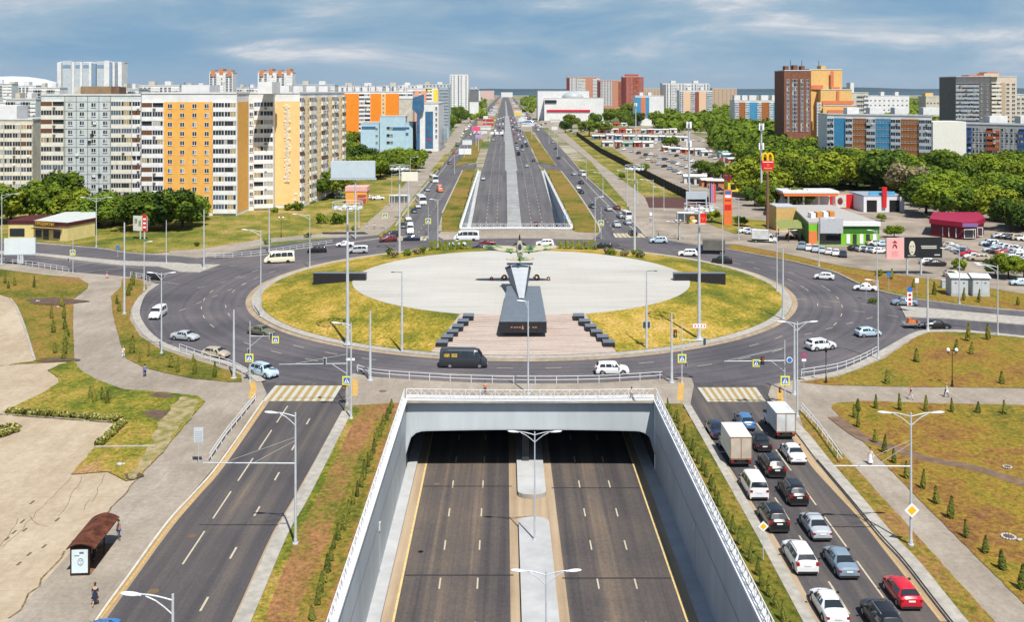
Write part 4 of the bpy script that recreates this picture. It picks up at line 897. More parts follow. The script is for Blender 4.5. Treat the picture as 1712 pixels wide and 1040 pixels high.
# ---------------------------------------------------------------- poles, lamps, signs
yel = mat('sign_yellow', (.80, .72, .05), .5, 0); sblue = mat('sign_blue', (.03, .16, .50), .5, 0); swhite = mat('sign_white', (.82, .82, .82), .5, 0); sred = mat('sign_red', (.62, .02, .02), .5, 0); samber = mat('sign_amber', (.85, .45, .01), .5, 0); swhite2 = mat('board_back', (.50, .56, .60), .55, .05, 1.)
lampw = mat('lamp_head', (.72, .74, .78), .4, .03, 3); headd = mat('lamp_head_dark', (.06, .06, .07), .4, 0); sgrn = mat('signal_green', (.01, .3, .2), .4, 0)
def MBbox(name, a, m, t, M=None): b = MB(); b.box(*a); return b.build(name, m, t, M)
def mast(b, h, r0, r1, m=0, base=True):
    b.cyl((0, 0, 0), (0, 0, h), r0, r1, 10, m)
    if base: b.cyl((0, 0, 0), (0, 0, .12), r0*2.0, r0*2.0, 12, m); b.cyl((0, 0, .12), (0, 0, .5), r0*1.3, r0*1.15, 10, m)
def crossing_sign(t, x, y, z, s=.9, ang=0):
    """blue square with a white triangle and a walking figure on a yellow board"""
    M = Matrix.Translation((x, y, z)) @ Matrix.Rotation(ang, 4, 'Z')
    b = MB(); h = s/2; f = s*.36
    b.box(-h, h, -.03, .03, -h, h, 0); b.box(-f, f, -.045, -.031, -f, f, 1)
    b.add([(-f*.85, -.05, -f*.8), (f*.85, -.05, -f*.8), (0, -.05, f*.85)], [(0, 1, 2)], 2)
    w_ = f*.13
    b.box(-w_*.7, w_*.9, -.058, -.052, -f*.25, f*.2, 3); b.box(-w_, w_, -.058, -.052, f*.25, f*.5, 3)
    for a, c in (((0, -f*.25), (-f*.35, -f*.75)), ((0, -f*.25), (f*.35, -f*.75))):
        d = Vector((c[0]-a[0], 0, c[1]-a[1])).normalized(); n_ = Vector((d.z, 0, -d.x))*w_*.6; A = Vector((a[0], -.055, a[1])); B_ = Vector((c[0], -.055, c[1]))
        b.add([A-n_, B_-n_, B_+n_, A+n_], [(0, 1, 2, 3)], 3)
    return b.build('crossing_sign', [yel, sblue, swhite, black], t, M)
def diamond_sign(t, x, y, z, s=1.0):
    b = MB(); h = s*.72; q = s*.5
    for r_, yy, m_ in ((h, -.02, 0), (h*.62, -.035, 1)):
        b.add([(0, yy, -r_), (r_, yy, 0), (0, yy, r_), (-r_, yy, 0)], [(0, 1, 2, 3)], m_)
    b.add([(0, .02, -h), (h, .02, 0), (0, .02, h), (-h, .02, 0)], [(3, 2, 1, 0)], 2)
    return b.build('priority_sign', [swhite, samber, swhite2], t, Matrix.Translation((x, y, z)))
def signal(t, x, y, z, back=True, s=1.):
    b = MB(); b.box(-.17*s, .17*s, -.12, .12, -.5*s, .5*s, 0)
    for i, m_ in ((-1, 3), (0, 2), (1, 1)): b.cyl((0, -.13 if not back else .13, i*.31*s), (0, -.20 if not back else .2, i*.31*s), .11*s, .12*s, 8, m_)
    b.box(-.28*s, .28*s, .0, .02, -.6*s, .6*s, 4 if back else 0)
    return b.build('traffic_light', [headd, sred, samber, sgrn, swhite2], t, Matrix.Translation((x, y, z)))
def arm(t, h, dx, dy=0, ln=2.6, rise=.35, m=None, hm=None, head=.95):
    """curved upper bar, straight brace and a flat tear-shaped lantern"""
    d = Vector((dx, dy, 0)).normalized(); b = MB()
    up = [d*(ln*s)+Vector((0, 0, h-.35+rise*math.sin(s*PI/2))) for s in (0, .25, .5, .75, 1)]
    lo = [d*(ln*s)+Vector((0, 0, h-1.15+(rise+.75)*math.sin(s*PI/2))) for s in (0, .25, .5, .8)]
    b.tube(up, .05, 6); b.tube(lo, .045, 6); b.build('lamp_arm', m or steel, t)
    a = math.atan2(dy, dx); M = Matrix.Translation(d*(ln+head*.5)+Vector((0, 0, h-.35+rise+.02))) @ Matrix.Rotation(a, 4, 'Z') @ Matrix.Rotation(-.08, 4, 'Y')
    b = MB(); b.ball((0, 0, 0), head*.62, .2, .1, 0, 10, 6); b.box(-head*.66, -head*.3, -.06, .06, -.05, .05, 0); b.build('lantern', hm or lampw, t, M)
def lamp(label, px, py, topy, arms=(), z=0, r=.13, name='street_lamp', cat='street lamp', group='street lamps', island=False, ln=2.6, boom=None, m=None, hm=None, world=None):
    p = GI(px, py) if island else G(px, py, z)
    if world: p = Vector(world)
    h = (py-topy)/(F/p.y) if not world else topy
    t = T(name, label, cat, p, 0, group); b = MB(); mast(b, h, r, r*.55); b.build('pole', m or steel, t)
    for dx, dy in arms: arm(t, h, dx, dy, ln, m=m, hm=hm)
    if boom:
        bx, bh = boom; bh = (py-bh)/(F/p.y); b = MB(); b.cyl((0, 0, bh), (bx, 0, bh+.05), .07, .05, 6)
        b.cyl((0, 0, bh+2.0), (bx*.45, 0, bh+.05), .02, .02, 4); b.cyl((0, 0, bh+2.3), (bx*.72, -.3, bh+.3), .015, .015, 4); b.build('cantilever_boom', steel, t)
    t['h'] = h
    return t, p, h
Lf, Rt = (-1, 0), (1, 0)
lamp('near left street lamp with one arm and a long boom over the left road', 494, 910, 690, (Lf,), .16, ln=1.7, boom=(-8.1, 775))
t, p, h = lamp('near right double-armed street lamp with a yellow diamond sign and a boom', 1523, 912, 690, (Lf, Rt), .2, ln=1.9, boom=(-6.8, 780)); diamond_sign(t, 0, -.2, (912-852)*p.y/F, .9)
lamp('street lamp at the bottom left corner, its lantern over the road', 0, 0, 11.8, (Lf,), world=(XA(289, 54.6), 54.6, .1), ln=1.9)
lamp('double-armed lamp on the underpass median in front of the portal', 894, 903, 722, (Lf, Rt), FZ+.55, r=.11, ln=1.9)
lamp('double-armed lamp on the underpass median at the bottom edge', 0, 0, 11.6, (Lf, Rt), world=(XA(913, 75.5), 75.5, FZ+.55), r=.11, ln=1.7)
lamp('tall lamp on the pavement directly above the portal, right of the pylon', 883, 658, 503, (Lf,), .14, ln=.5)
t, p, h = lamp('lamp post with a single arm at the right end of the left crossing', 587, 700, 540, (Lf,), .14, ln=1.4)
for lb, x, y, ty, im in (('plain pole at the left end of the long railing', 619, 636, 520, 0), ('plain pole at the right end of the long railing', 1123, 640, 524, 0), ('plain pole at the corner of the lawn wedge', 391, 633, 518, 0), ('plain tall pole at the inner island edge on the right', 1309, 533, 416, 0), ('plain pole left of the double-armed lamp by the right crossing', 1328, 660, 540, 0), ('pole in the east road lawn near the black sedan', 1551, 553, 462, 0), ('white pole below the orange apartment block', 450, 421, 348, 0), ('pole by the west traffic island', 341, 449, 350, 0), ('thick pole on the west pavement left of the wedge lawn', 208, 525, 372, 0)):
    lamp(lb, x, y, ty, (), .14, name='utility_pole', cat='pole', group='plain grey poles', r=.2)
lamp('double-armed lamp at the right crossing', 1333, 697, 538, (Lf, Rt), .14, ln=1.5)
lamp('lamp on the left outer kerb of the ring', 270, 591, 456, (Rt, Lf), .2, ln=1.2)
lamp('tall lamp on the left edge of the island', 436, 529, 384, (Lf,), 0, island=True, ln=2.4)
lamp('lamp on the upper left edge of the island', 518, 448, 358, (Lf,), .15, ln=3)
lamp('lamp behind the island on the upper left, at the green letters', 732, 413, 333, (Lf, ), .15, ln=1.2)
lamp('lamp behind the island on the upper right, at the green letters', 995, 413, 329, (Rt,), .15, ln=1.2)
lamp('lamp at the right end of the island', 1299, 487, 385, (Rt,), .15, ln=3)
lamp('lamp behind the black slab on the right of the island', 1208, 448, 346, (Lf,), .15, ln=2)
lamp('lamp beside the car park opposite the green store', 1369, 445, 365, (Rt,), .15)
lamp('lamp on the right outer kerb of the ring, at the railing', 1468, 600, 468, (Lf,), .2, ln=1)
lamp('lamp in front of the pink billboard', 1466, 480, 385, (Lf,), .15, ln=1)
lamp('lamp beside the two grey transformer cabins', 1604, 508, 415, (Lf,), .15)
lamp('lamp on the kerb of the east road at the right edge', 1668, 560, 443, (Lf, (-1, .6)), .15)
lamp('pole with cross arms in front of the yellow shop', 161, 413, 330, (Lf, Rt), .15, ln=3)
lamp('lamp by the west road railing at the left edge', 3, 442, 324, (Rt,), .15, ln=3)
lamp('lamp on the pavement right of the red and white billboard', 278, 441, 368, (), .15, ln=.5)
lamp('lamp near the west crossing sign', 241, 486, 404, (Rt,), .15, ln=.7)
for i, (x, y, ty) in enumerate(((1092, 404, 300), (1136, 400, 370), (1110, 352, 312), (1066, 340, 300), (1049, 345, 285), (1235, 400, 330), (980, 300, 268), (1008, 330, 288), (600, 380, 330), (655, 345, 290), (686, 300, 262), (760, 290, 258), (776, 262, 232), (932, 262, 232), (918, 240, 212), (805, 232, 205))):
    lamp(f'distant street lamp along the far roads, {ordn(i)} from the nearest right corner', x, y, ty, (Rt if x < 856 else Lf,), .1, r=.14, group='distant street lamps')
# signal poles
def signpole(label, px, py, topy, z=.14, r=.075):
    p = G(px, py, z); h = (py-topy)*p.y/F; t = T('signal_pole', label, 'signal pole', p, 0, 'signal poles at the crossings'); b = MB(); mast(b, h, r, r*.8); b.build('pole', steel, t); return t, p, h
def zz(py0, py, p): return (py0-py)*p.y/F
t, p, h = signpole('signal pole with a crossing sign on an arm and another below, lawn wedge corner', 418, 638, 537)
b = MB(); b.cyl((0, 0, zz(638, 562, p)), (3.1, 0, zz(638, 562, p)), .05); b.cyl((0, 0, zz(638, 580, p)), (1.6, 0, zz(638, 563, p)), .035); b.build('sign_arm', steel, t)
crossing_sign(t, 3.5, -.1, zz(638, 568, p), .95); crossing_sign(t, -.05, -.15, zz(638, 598, p), 1.1); signal(t, 2.9, 0, zz(638, 562, p), True, .8); signal(t, -.2, .1, zz(638, 588, p), True, .7)
t, p, h = signpole('signal pole with a long boom over the left road and a crossing sign', 580, 676, 565)
b = MB(); zb_ = zz(676, 608, p); b.cyl((0, 0, zb_), (-8.6, 0, zb_-.1), .06, .04); b.cyl((0, 0, zb_-1.3), (-2., 0, zb_), .04); b.cyl((0, 0, zb_+1.2), (-6.5, 0, zb_), .02); b.build('sign_arm', steel, t)
crossing_sign(t, 0, -.15, zz(676, 636, p), 1.1); signal(t, -2.8, 0, zz(676, 604, p), True, .8); signal(t, -.35, 0, zz(676, 648, p), False, .6); b = MB(); b.box(-.1, 1.0, -.03, .03, -.15, .15); b.build('street_sign', swhite, t, Matrix.Translation((0, 0, zz(676, 601, p))))
t, p, h = signpole('signal pole with a crossing sign and an arm towards the island, right railing end', 1140, 640, 539)
b = MB(); zb_ = zz(640, 568, p); b.cyl((0, 0, zb_), (3.2, 0, zb_-.1), .05); b.cyl((.2, 0, zb_-1.2), (1.5, 0, zb_), .035); b.build('sign_arm', steel, t)
crossing_sign(t, 0, -.15, zz(640, 599, p), 1.15); signal(t, -.9, 0, zz(640, 558, p), False, .9); signal(t, 3.1, 0, zz(640, 571, p), True, .9); signal(t, .6, 0, zz(640, 610, p), True, .5)
b = MB(); b.box(-.9, .9, -.03, .03, -.28, .28, 0)
for i in range(4): b.add([(-.75+i*.42, -.04, .2), (-.62+i*.42, -.04, .2), (-.45+i*.42, -.04, 0), (-.62+i*.42, -.04, -.2), (-.75+i*.42, -.04, -.2), (-.58+i*.42, -.04, 0)], [(5, 4, 3, 2, 1, 0)], 1)
b.build('chevron_sign', [swhite, sred], t, Matrix.Translation((2.4, 0, zz(640, 545, p))))
t, p, h = signpole('signal pole with a boom over the right road carrying signals and a crossing sign', 1312, 681, 569)
b = MB(); zb_ = zz(681, 603, p); b.cyl((0, 0, zb_), (-7.6, 0, zb_-.1), .06, .04); b.cyl((0, 0, zb_-1.4), (-1.8, 0, zb_), .04); b.cyl((0, 0, zb_+1.6), (-7.2, 0, zb_), .02); b.build('sign_arm', steel, t)
crossing_sign(t, 0, -.15, zz(681, 636, p), 1.15); crossing_sign(t, -3.6, -.1, zz(681, 607, p), .9); signal(t, -2.8, 0, zz(681, 603, p), False, .9); signal(t, -.6, 0, zz(681, 652, p), False, .6)
b = MB(); b.cyl((0, -.03, 0), (0, .03, 0), .38, .38, 16, 0); b.cyl((0, -.05, 0), (0, -.031, 0), .30, .30, 16, 1); b.build('round_sign', [swhite, sblue], t, Matrix.Translation((.6, 0, zz(681, 602, p))))
t, p, h = signpole('signal pole with a crossing sign on the far side of the ring, left road', 716, 399, 345); crossing_sign(t, 0, -.15, h*.55, 1.5)
t, p, h = signpole('signal pole with a yellow crossing sign on the far side, right road', 1005, 399, 346); crossing_sign(t, 0, -.15, h*.5, 1.5)
t, p, h = signpole('signal pole with a crossing sign beside the west road', 122, 456, 399); crossing_sign(t, 0, -.15, zz(456, 422, p), 1.2); signal(t, -1.0, 0, zz(456, 435, p), True, .8)
t, p, h = signpole('signal pole on the pavement beside the far left road', 644, 383, 355); crossing_sign(t, 0, -.15, h*.8, 1.5)
# no-stopping sign, diamond sign, info board
def smallsign(label, px, py, topy, build, z=.2):
    p = G(px, py, z); h = (py-topy)*p.y/F; t = T('road_sign', label, 'road sign', p, 0); b = MB(); b.cyl((0, 0, 0), (0, 0, h), .035, .035, 6); b.build('post', steel, t); build(t, h); return t
def nostop(t, h):
    b = MB(); b.cyl((0, -.06, h), (0, -.02, h), .38, .38, 18, 1); b.cyl((0, -.075, h), (0, -.061, h), .29, .29, 18, 0)
    for a in (PI/4, -PI/4):
        M = Matrix.Translation((0, -.085, h)) @ Matrix.Rotation(a, 4, 'Y'); b.box(-.33, .33, -.005, .005, -.035, .035, 1, M)
    b.build('sign_face', [sblue, sred], t); b = MB(); b.box(-.3, .3, -.04, -.02, h-.75, h-.42); b.build('lower_plate', swhite, t)
smallsign('round blue no-stopping sign with a white plate below, beside the ring railing', 1344, 634, 595, nostop)
smallsign('yellow and white diamond priority sign beside the queue of cars', 1276, 937, 880, lambda t, h: diamond_sign(t, 0, -.05, h, .62))
def board(t, h): b = MB(); b.box(-.5, .5, -.03, .03, h-1.6, h); [b.box(-.4, .4, -.04, -.031, h-1.5+i*.2, h-1.42+i*.2, 1) for i in range(6)]; b.build('info_board', [swhite2, mat('board_grey', (.35, .38, .4), .6, 0)], t)
smallsign('tall blue-grey timetable board on the left pavement', 332, 776, 715, board)
def marker(t, h):
    b = MB(); b.box(-.45, .45, -.03, .03, h-3.2, h-.8, 0)
    for i in range(3): b.ball((0, -.05, h-2.9+i*.8), .3, .03, .26, 1)
    b.build('marker_board', [swhite, sred], t); b = MB(); b.cyl((0, -.05, h-.3), (0, -.02, h-.3), .5, .5, 16, 0); b.build('direction_sign', sblue, t)
smallsign('striped red and white marker board with a blue arrow on the east traffic island', 1521, 520, 481, marker)
for i, (x, y, ty, lb) in enumerate(((197, 432, 410, 'small blue-white sign at the west road kerb'), (1448, 500, 472, 'sign post near the white sedan on the ring'), (1486, 486, 455, 'violet-topped sign post in the north-east lawn'), (1533, 500, 465, 'blue sign post in the north-east lawn'), (944, 380, 360, 'blue sign at the far right of the ramp'), (1088, 376, 355, 'blue-white roadside board at the far right corner'))):
    smallsign(lb, x, y, ty, lambda t, h: MBbox('sign_face', (-.35, .35, -.03, .03, h-.9, h), swhite if i % 2 else sblue, t), .15)
def ball_lamp(label, px, py, topy, n=2, z=.2):
    p = G(px, py, z); h = (py-topy)*p.y/F; t = T('park_lamp', label, 'park lamp', p, 0, 'black park lamps'); b = MB()
    b.cyl((0, 0, 0), (0, 0, .9), .14, .09, 10); b.cyl((0, 0, .9), (0, 0, h-.4), .06, .045, 8); b.cyl((0, 0, 0), (0, 0, .15), .22, .22, 10); b.build('pole', black, t)
    offs = [-.55, .55] if n == 2 else [0]
    if n == 3: offs = [-.55, .55, 0]
    for o in offs:
        b = MB(); zc = h-.15+(.5 if n == 3 and o == 0 else 0); b.tube([(0, 0, h-.75), (o*.6, 0, h-.85), (o, 0, zc-.28)], .03, 6); b.cyl((o, 0, zc-.34), (o, 0, zc-.2), .13, .16, 8); b.build('lamp_bracket', black, t)
        b = MB(); b.ball((o, 0, zc+.05), .25, .25, .27, 0, 10, 8); b.build('globe', mat('opal_globe', (.80, .80, .78), .3, 0) if n > 1 else black, t)
ball_lamp('black park lamp with white globes in the upper east lawn', 1592, 646, 584, 2)
ball_lamp('black park lamp with dark head beside the ring railing on the right', 1381, 640, 583, 1)
ball_lamp('black park lamp with white globes on the grass below the orange block', 470, 396, 363, 2)
ball_lamp('park lamp with white globe beside the far right pavement', 1134, 400, 368, 2)
# floodlight masts with a ring of lamps
def flood(label, px, py, ringy, island=False):
    p = GI(px, py) if island else G(px, py, .1); h = (py-ringy)*p.y/F+.5; t = T('floodlight_mast', label, 'floodlight mast', p, 0, 'tall floodlight masts'); b = MB(); mast(b, h+.6, .32, .14); b.build('pole', steel, t)
    b = MB(); n = 20; r = 2.35
    for zz_ in (h-.25, h+.65): b.tube([(r*math.cos(2*PI*i/n), r*math.sin(2*PI*i/n), zz_) for i in range(n+1)], .045, 5)
    for i in range(8): a = 2*PI*i/8; b.cyl((0, 0, h), (r*math.cos(a), r*math.sin(a), h-.2), .05, .05, 5); b.cyl((r*math.cos(a), r*math.sin(a), h-.25), (r*math.cos(a), r*math.sin(a), h+.65), .035, .035, 5)
    b.build('crown_ring', railm, t)
    fm = MB(); fm.box(-.3, .3, -.15, .15, -.28, .2, tx=.05, ty=.05); me = fm.mesh('floodlight', lampw)
    for i in range(8): a = 2*PI*(i+.5)/8; put('floodlight', me, t, Matrix.Translation((r*.9*math.cos(a), r*.9*math.sin(a), h-.2)) @ Matrix.Rotation(a+PI/2, 4, 'Z'))
flood('tall floodlight mast on the left side of the island', 581, 576, 350, True)
flood('tall floodlight mast on the right side of the island', 1169, 567, 353, True)
flood('tall floodlight mast behind the island on the upper left', 668, 424, 284)
flood('tall floodlight mast behind the island on the upper right', 1061, 422, 284)
def islandpole(label, px, py, topy, side):
    p = GI(px, py); h = (py-topy)*p.y/F; t = T('camera_mast', label, 'mast', p, 0, 'slim masts on the island lawn'); b = MB(); b.cyl((0, 0, 0), (0, 0, h*.55), .19, .17, 10); b.cyl((0, 0, h*.55), (0, 0, h), .11, .09, 8); b.build('pole', steel, t)
    b = MB(); b.cyl((0, 0, h-.1), (side*1.3, 0, h-.05), .04); b.ball((side*1.4, 0, h-.08), .3, .1, .08, 0); b.build('spot_lamp', headd, t)
    return t, p, h
islandpole('slim two-part mast in the left half of the island lawn', 672, 588, 454, -1)
t, p, h = islandpole('slim mast with signals halfway up in the right half of the island lawn', 1081, 582, 452, 1)
signal(t, -.35, 0, 3.6, True, .9); signal(t, .35, 0, 3.6, True, .9)
def tall(label, px, py, topy, parts=True):
    p = G(px, py, .1); h = (py-topy)*p.y/F; t = T('antenna_mast', label, 'mast', p, 0, 'tall telecom masts'); b = MB(); b.cyl((0, 0, 0), (0, 0, h), .45, .25, 10); b.build('pole', steel, t)
    pm = MB(); pm.box(-.2, .2, -.12, .12, -1.2, 1.2); me = pm.mesh('antenna', swhite)
    for lev in (0, -7) if parts else (0,):
        for i in range(4): a = i*PI/2+.4; put('antenna', me, t, Matrix.Translation((.9*math.cos(a), .9*math.sin(a), h-1.2+lev)))
        b = MB(); b.tube([(1.0*math.cos(i*PI/4), 1.0*math.sin(i*PI/4), h-2.4+lev) for i in range(9)], .08, 4); b.build('antenna_ring', steel, t)
tall('tall telecom mast just left of the golden arches sign', 1273, 335, 206); tall('tall telecom mast in the market car park', 1152, 330, 203); tall('slim tall mast in the distance above the market', 1063, 240, 172, False)
# --- billboards
def billboard(label, px0, px1, py0, py1, d, legs, faces, ground=.1, thick=.35, name='billboard', ang=0):
    """faces: function(b, w, h) adding the picture; front is towards the camera"""
    x0, x1 = XA(px0, d), XA(px1, d); z1, z0 = ZA(py0, d), ZA(py1, d); cx = (x0+x1)/2; w_ = x1-x0
    t = T(name, label, 'billboard', (cx, d, ground), ang); z0 -= ground; z1 -= ground
    b = MB(); b.box(-w_/2, w_/2, 0, thick, z0, z1); b.build('panel_frame', swhite2, t)
    b = MB()
    for lx in legs: b.cyl((lx*w_, thick/2, 0), (lx*w_, thick/2, z0), .22, .22, 8)
    if legs: b.build('post', steel, t)
    faces(t, w_, z0, z1); return t
def plainface(col):
    def f(t, w_, z0, z1): b = MB(); b.box(-w_/2+.1, w_/2-.1, -.03, -.005, z0+.1, z1-.1); b.build('poster', mat('poster_%d' % (sum(int(c*99) for c in col)), col, .5, .04, .6), t)
    return f
t = billboard('large blank blue-grey billboard high on a single pole in front of the apartment block', 553, 627, 269, 298, 262, (.05,), plainface((.50, .58, .64)), .1, 1.2)
MBbox('frame_edge', (-6.2, 6.2, -.1, 1.3, ZA(298, 262)-.5, ZA(298, 262)-.15), steel, t)
billboard('blank white billboard on three legs beside the west road', 8, 58, 398, 426, 224, (-.06, .02, .08), plainface((.62, .68, .70)), .2, .4, ang=.12)
def adface(t, w_, z0, z1):
    b = MB(); b.box(-w_/2, w_*.18, -.03, -.005, z0, z1); b.build('poster', mat('poster_pale', (.66, .66, .60), .5, .1, 1.), t); b = MB(); b.box(w_*.18, w_/2, -.04, -.01, z0, z1+.4); b.build('side_poster', sred, t)
    b = MB(); hh = z1-z0
    for i in range(3): b.box(w_*.24, w_*.44, -.06, -.045, z0+hh*(.2+.27*i), z0+hh*(.32+.27*i))
    b.build('lettering', swhite, t); b = MB(); b.box(-w_*.4, -w_*.2, -.05, -.035, z0+hh*.5, z0+hh*.8); b.box(-w_*.1, w_*.08, -.05, -.035, z0+hh*.3, z0+hh*.7); b.build('picture', mat('poster_green', (.35, .42, .22), .5, .3, 2.), t)
billboard('billboard with a pale poster and a red end panel left of the round tree', 221, 247, 361, 386, 262, (.0, .3), adface, .15, .4, ang=-.25)
billboard('white billboard with an orange corner beside the far left road', 671, 699, 287, 303, 300, (-.1,), plainface((.78, .74, .62)), .1, .3)
billboard('white billboard over the far left side road', 767, 788, 248, 258, 600, (.3,), plainface((.78, .80, .82)), .1, .4)
billboard('grey board on two legs in front of the brown ramp', 1147, 1182, 320, 333, 300, (-.47, .47), plainface((.42, .47, .52)), .1, .4)
def burger(t, w_, z0, z1):
    b = MB(); b.box(-w_/2, w_*.1, -.04, -.01, z0, z1); b.build('poster', mat('poster_dark', (.10, .06, .03), .5, .2, 2.), t)
    b = MB(); hh = z1-z0
    b.ball((-w_*.22, -.06, z0+hh*.68), w_*.15, .03, hh*.2, 0); b.ball((-w_*.1, -.07, z0+hh*.5), w_*.14, .03, hh*.1, 1); b.ball((-w_*.22, -.06, z0+hh*.3), w_*.18, .03, hh*.12, 0); b.box(-w_*.42, -w_*.02, -.085, -.08, z0+hh*.42, z0+hh*.5, 2); b.build('picture', [mat('bun', (.62, .36, .10), .5, .1), swhite, mat('salad', (.2, .4, .05), .5, .2)], t)
    b = MB(); b.box(w_*.14, w_/2, -.05, -.01, z0, z1+.3); b.build('side_poster', sred, t)
    arches('arches_logo', t, (w_*.32, -.07, z0+hh*.62), w_*.13, hh*.26, .03)
    b = MB(); b.box(w_*.18, w_*.45, -.07, -.055, z0+hh*.18, z0+hh*.34); b.build('lettering', swhite, t)
ayel = mat('arch_yellow', (.85, .50, .01), .4, 0)
def arches(name, t, c, hw, h, r):
    b = MB()
    for s in (-1, 1):
        pts = []
        for i in range(13):
            a = PI*i/12; pts.append(Vector((c[0]+s*hw/2-hw/2*math.cos(a), c[1], c[2]-h/2+h*math.sin(a)**.7)))
        b.tube(pts, r, 6)
    return b.build(name, ayel, t)
billboard('billboard showing a burger beside a red panel, near the orange price pylon', 1148, 1181, 358, 381, 292, (.0,), burger, .15, .35)
def text(name, s, size, m, t, M, ex=.01, align='CENTER', off=0):
    cu = bpy.data.curves.new(name, 'FONT'); cu.body = s; cu.size = size; cu.extrude = ex; cu.align_x = align; cu.align_y = 'CENTER'; cu.resolution_u = 2; cu.offset = off
    cu.materials.append(m); q = bpy.data.objects.new('tmp', cu); me = bpy.data.meshes.new_from_object(q); bpy.data.objects.remove(q); return put(name, me, t, M @ Matrix.Rotation(PI/2, 4, 'X'))
def bigad(t, w_, z0, z1):
    hh = z1-z0; xs_ = -w_/2+w_*.32
    b = MB(); b.box(-w_/2, xs_-.05, -.04, -.01, z0-.3, z1); b.build('pink_poster', mat('poster_pink', (.80, .42, .42), .5, .03), t)
    b = MB(); b.box(xs_, w_/2, -.05, -.01, z0, z1+.2); b.build('black_poster', mat('poster_black', (.022, .025, .03), .4, .1, 1.), t)
    b = MB(); fx = xs_+w_*.14; b.ball((fx, -.06, z0+hh*.5), w_*.058, .03, hh*.36, 0, 14, 10)
    for s in (-1, 1): b.ball((fx+s*w_*.022, -.09, z0+hh*.58), w_*.013, .01, hh*.03, 1)
    b.ball((fx, -.09, z0+hh*.46), w_*.008, .02, hh*.07, 2); b.ball((fx, -.095, z0+hh*.3), w_*.022, .01, hh*.018, 1); b.build('face_picture', [mat('face_pale', (.66, .63, .50), .5, .1), black, mat('face_shade', (.45, .42, .33), .5, 0)], t)
    b = MB()
    for i, z_ in enumerate((.56, .47)): b.box(w_*.12+i*.1, w_*.40, -.07, -.055, z0+hh*z_, z0+hh*(z_+.06))
    b.box(w_*.36, w_*.46, -.07, -.055, z0+hh*.12, z0+hh*.18); b.box(-w_*.12, w_*.02, -.07, -.055, z0+hh*.1, z0+hh*.13); b.build('lettering', mat('text_grey', (.5, .5, .45), .5, 0), t)
    b = MB(); px_ = -w_/2+w_*.15; b.ball((px_, -.06, z0+hh*.78), w_*.05, .015, hh*.035, 0); b.ball((px_, -.06, z0+hh*.82), w_*.02, .015, hh*.06, 0)
    for s in (-1, 1):
        b.tube([(px_, -.06, z0+hh*.68), (px_+s*w_*.02, -.06, z0+hh*.64), (px_+s*w_*.034, -.06, z0+hh*.52)], .14, 5, 0)
    b.build('emblem', mat('emblem_red', (.32, .03, .04), .5, 0), t); b = MB()
    for i in range(3): b.box(px_-w_*.06, px_+w_*.06, -.06, -.045, z0+hh*(.1+.09*i), z0+hh*(.14+.09*i))
    b.build('small_text', mat('text_rose', (.70, .26, .27), .5, 0), t)
billboard('wide billboard, pink poster with a dark emblem beside a black poster with a face', 1482, 1575, 398, 431, 211, (-.12, .13), bigad, .15, .5)
# golden arches sign
p = G(1284, 387, .15); d = p.y; t = T('arches_sign', 'yellow double arches above a red box sign on a brown pole', 'sign', p, 0)
zz_ = lambda py: ZA(py, d)-.15
b = MB(); b.cyl((0, .5, 0), (0, .5, zz_(290)), .42, .38, 10); b.build('pole', mat('brown_pole', (.22, .11, .08), .5, .1), t)
s = d/F; b = MB(); b.add([(x*s, y, zz_(py)) for y in (0, 1.2) for x, py in ((-10.5, 268.5), (10.5, 268.5), (8.5, 285), (-8.5, 285))], [(3, 2, 1, 0), (4, 5, 6, 7), (0, 1, 5, 4), (1, 2, 6, 5), (2, 3, 7, 6), (3, 0, 4, 7)]); b.build('sign_box', sred, t)
b = MB(); b.box(-9*s, 9*s, -.06, -.03, zz_(271.2), zz_(270)); b.build('white_stripe', swhite, t)
arches('arches', t, (0, .6, zz_(262.5)), 8.6*s*1.0, 12*s, .34)
text('lettering', "McDonald's", 2.4*s*1.15, swhite, t, Matrix.Translation((0, -.05, zz_(281)))); text('lettering', 'M', 5*s, ayel, t, Matrix.Translation((0, -.05, zz_(276))))
# orange price pylon and flags
p = G(1217, 376, .15); d = p.y; t = T('price_pylon', 'tall orange filling station price pylon', 'sign', p, 0); s = d/F; zz_ = lambda py: ZA(py, d)-.15; b = MB(); b.box(-6.8*s, 6.8*s, 0, .6, 0, zz_(317)); b.build('pylon', mat('pylon_orange', (.75, .18, .05), .45, .06), t)
for hw_, a_, c_, m_ in ((5, 330, 326, swhite), (5, 336, 333, sred), (5.5, 351, 342, sred), (5, 324, 319, sblue)): b = MB(); b.box(-hw_*s, hw_*s, -.05, -.01, zz_(a_), zz_(c_)); b.build('price_panel', m_, t)
for i, (x, c) in enumerate(((1186, (.10, .08, .22)), (1189.5, (.55, .20, .35)), (1193, (.72, .10, .07)))):
    d = 300; s = d/F; t = T('banner_flag', ['dark violet', 'pink', 'red'][i]+' vertical banner flag near the burger billboard', 'flag', (XA(x, d), d, .1), 0, 'banner flags'); b = MB(); b.cyl((0, 0, 0), (0, 0, ZA(306, d)), .08, .06, 6); b.build('pole', steel, t); b = MB(); z0, z1 = ZA(339, d), ZA(308, d)
    b.add([(0, 0, z0), (.35, .12, z0), (.7, 0, z0), (0, 0, z1), (.35, -.1, z1), (.7, 0, z1)], [(0, 1, 4, 3), (1, 2, 5, 4)]); b.build('banner', mat('banner%s' % 'abc'[i], c, .8, .1), t)
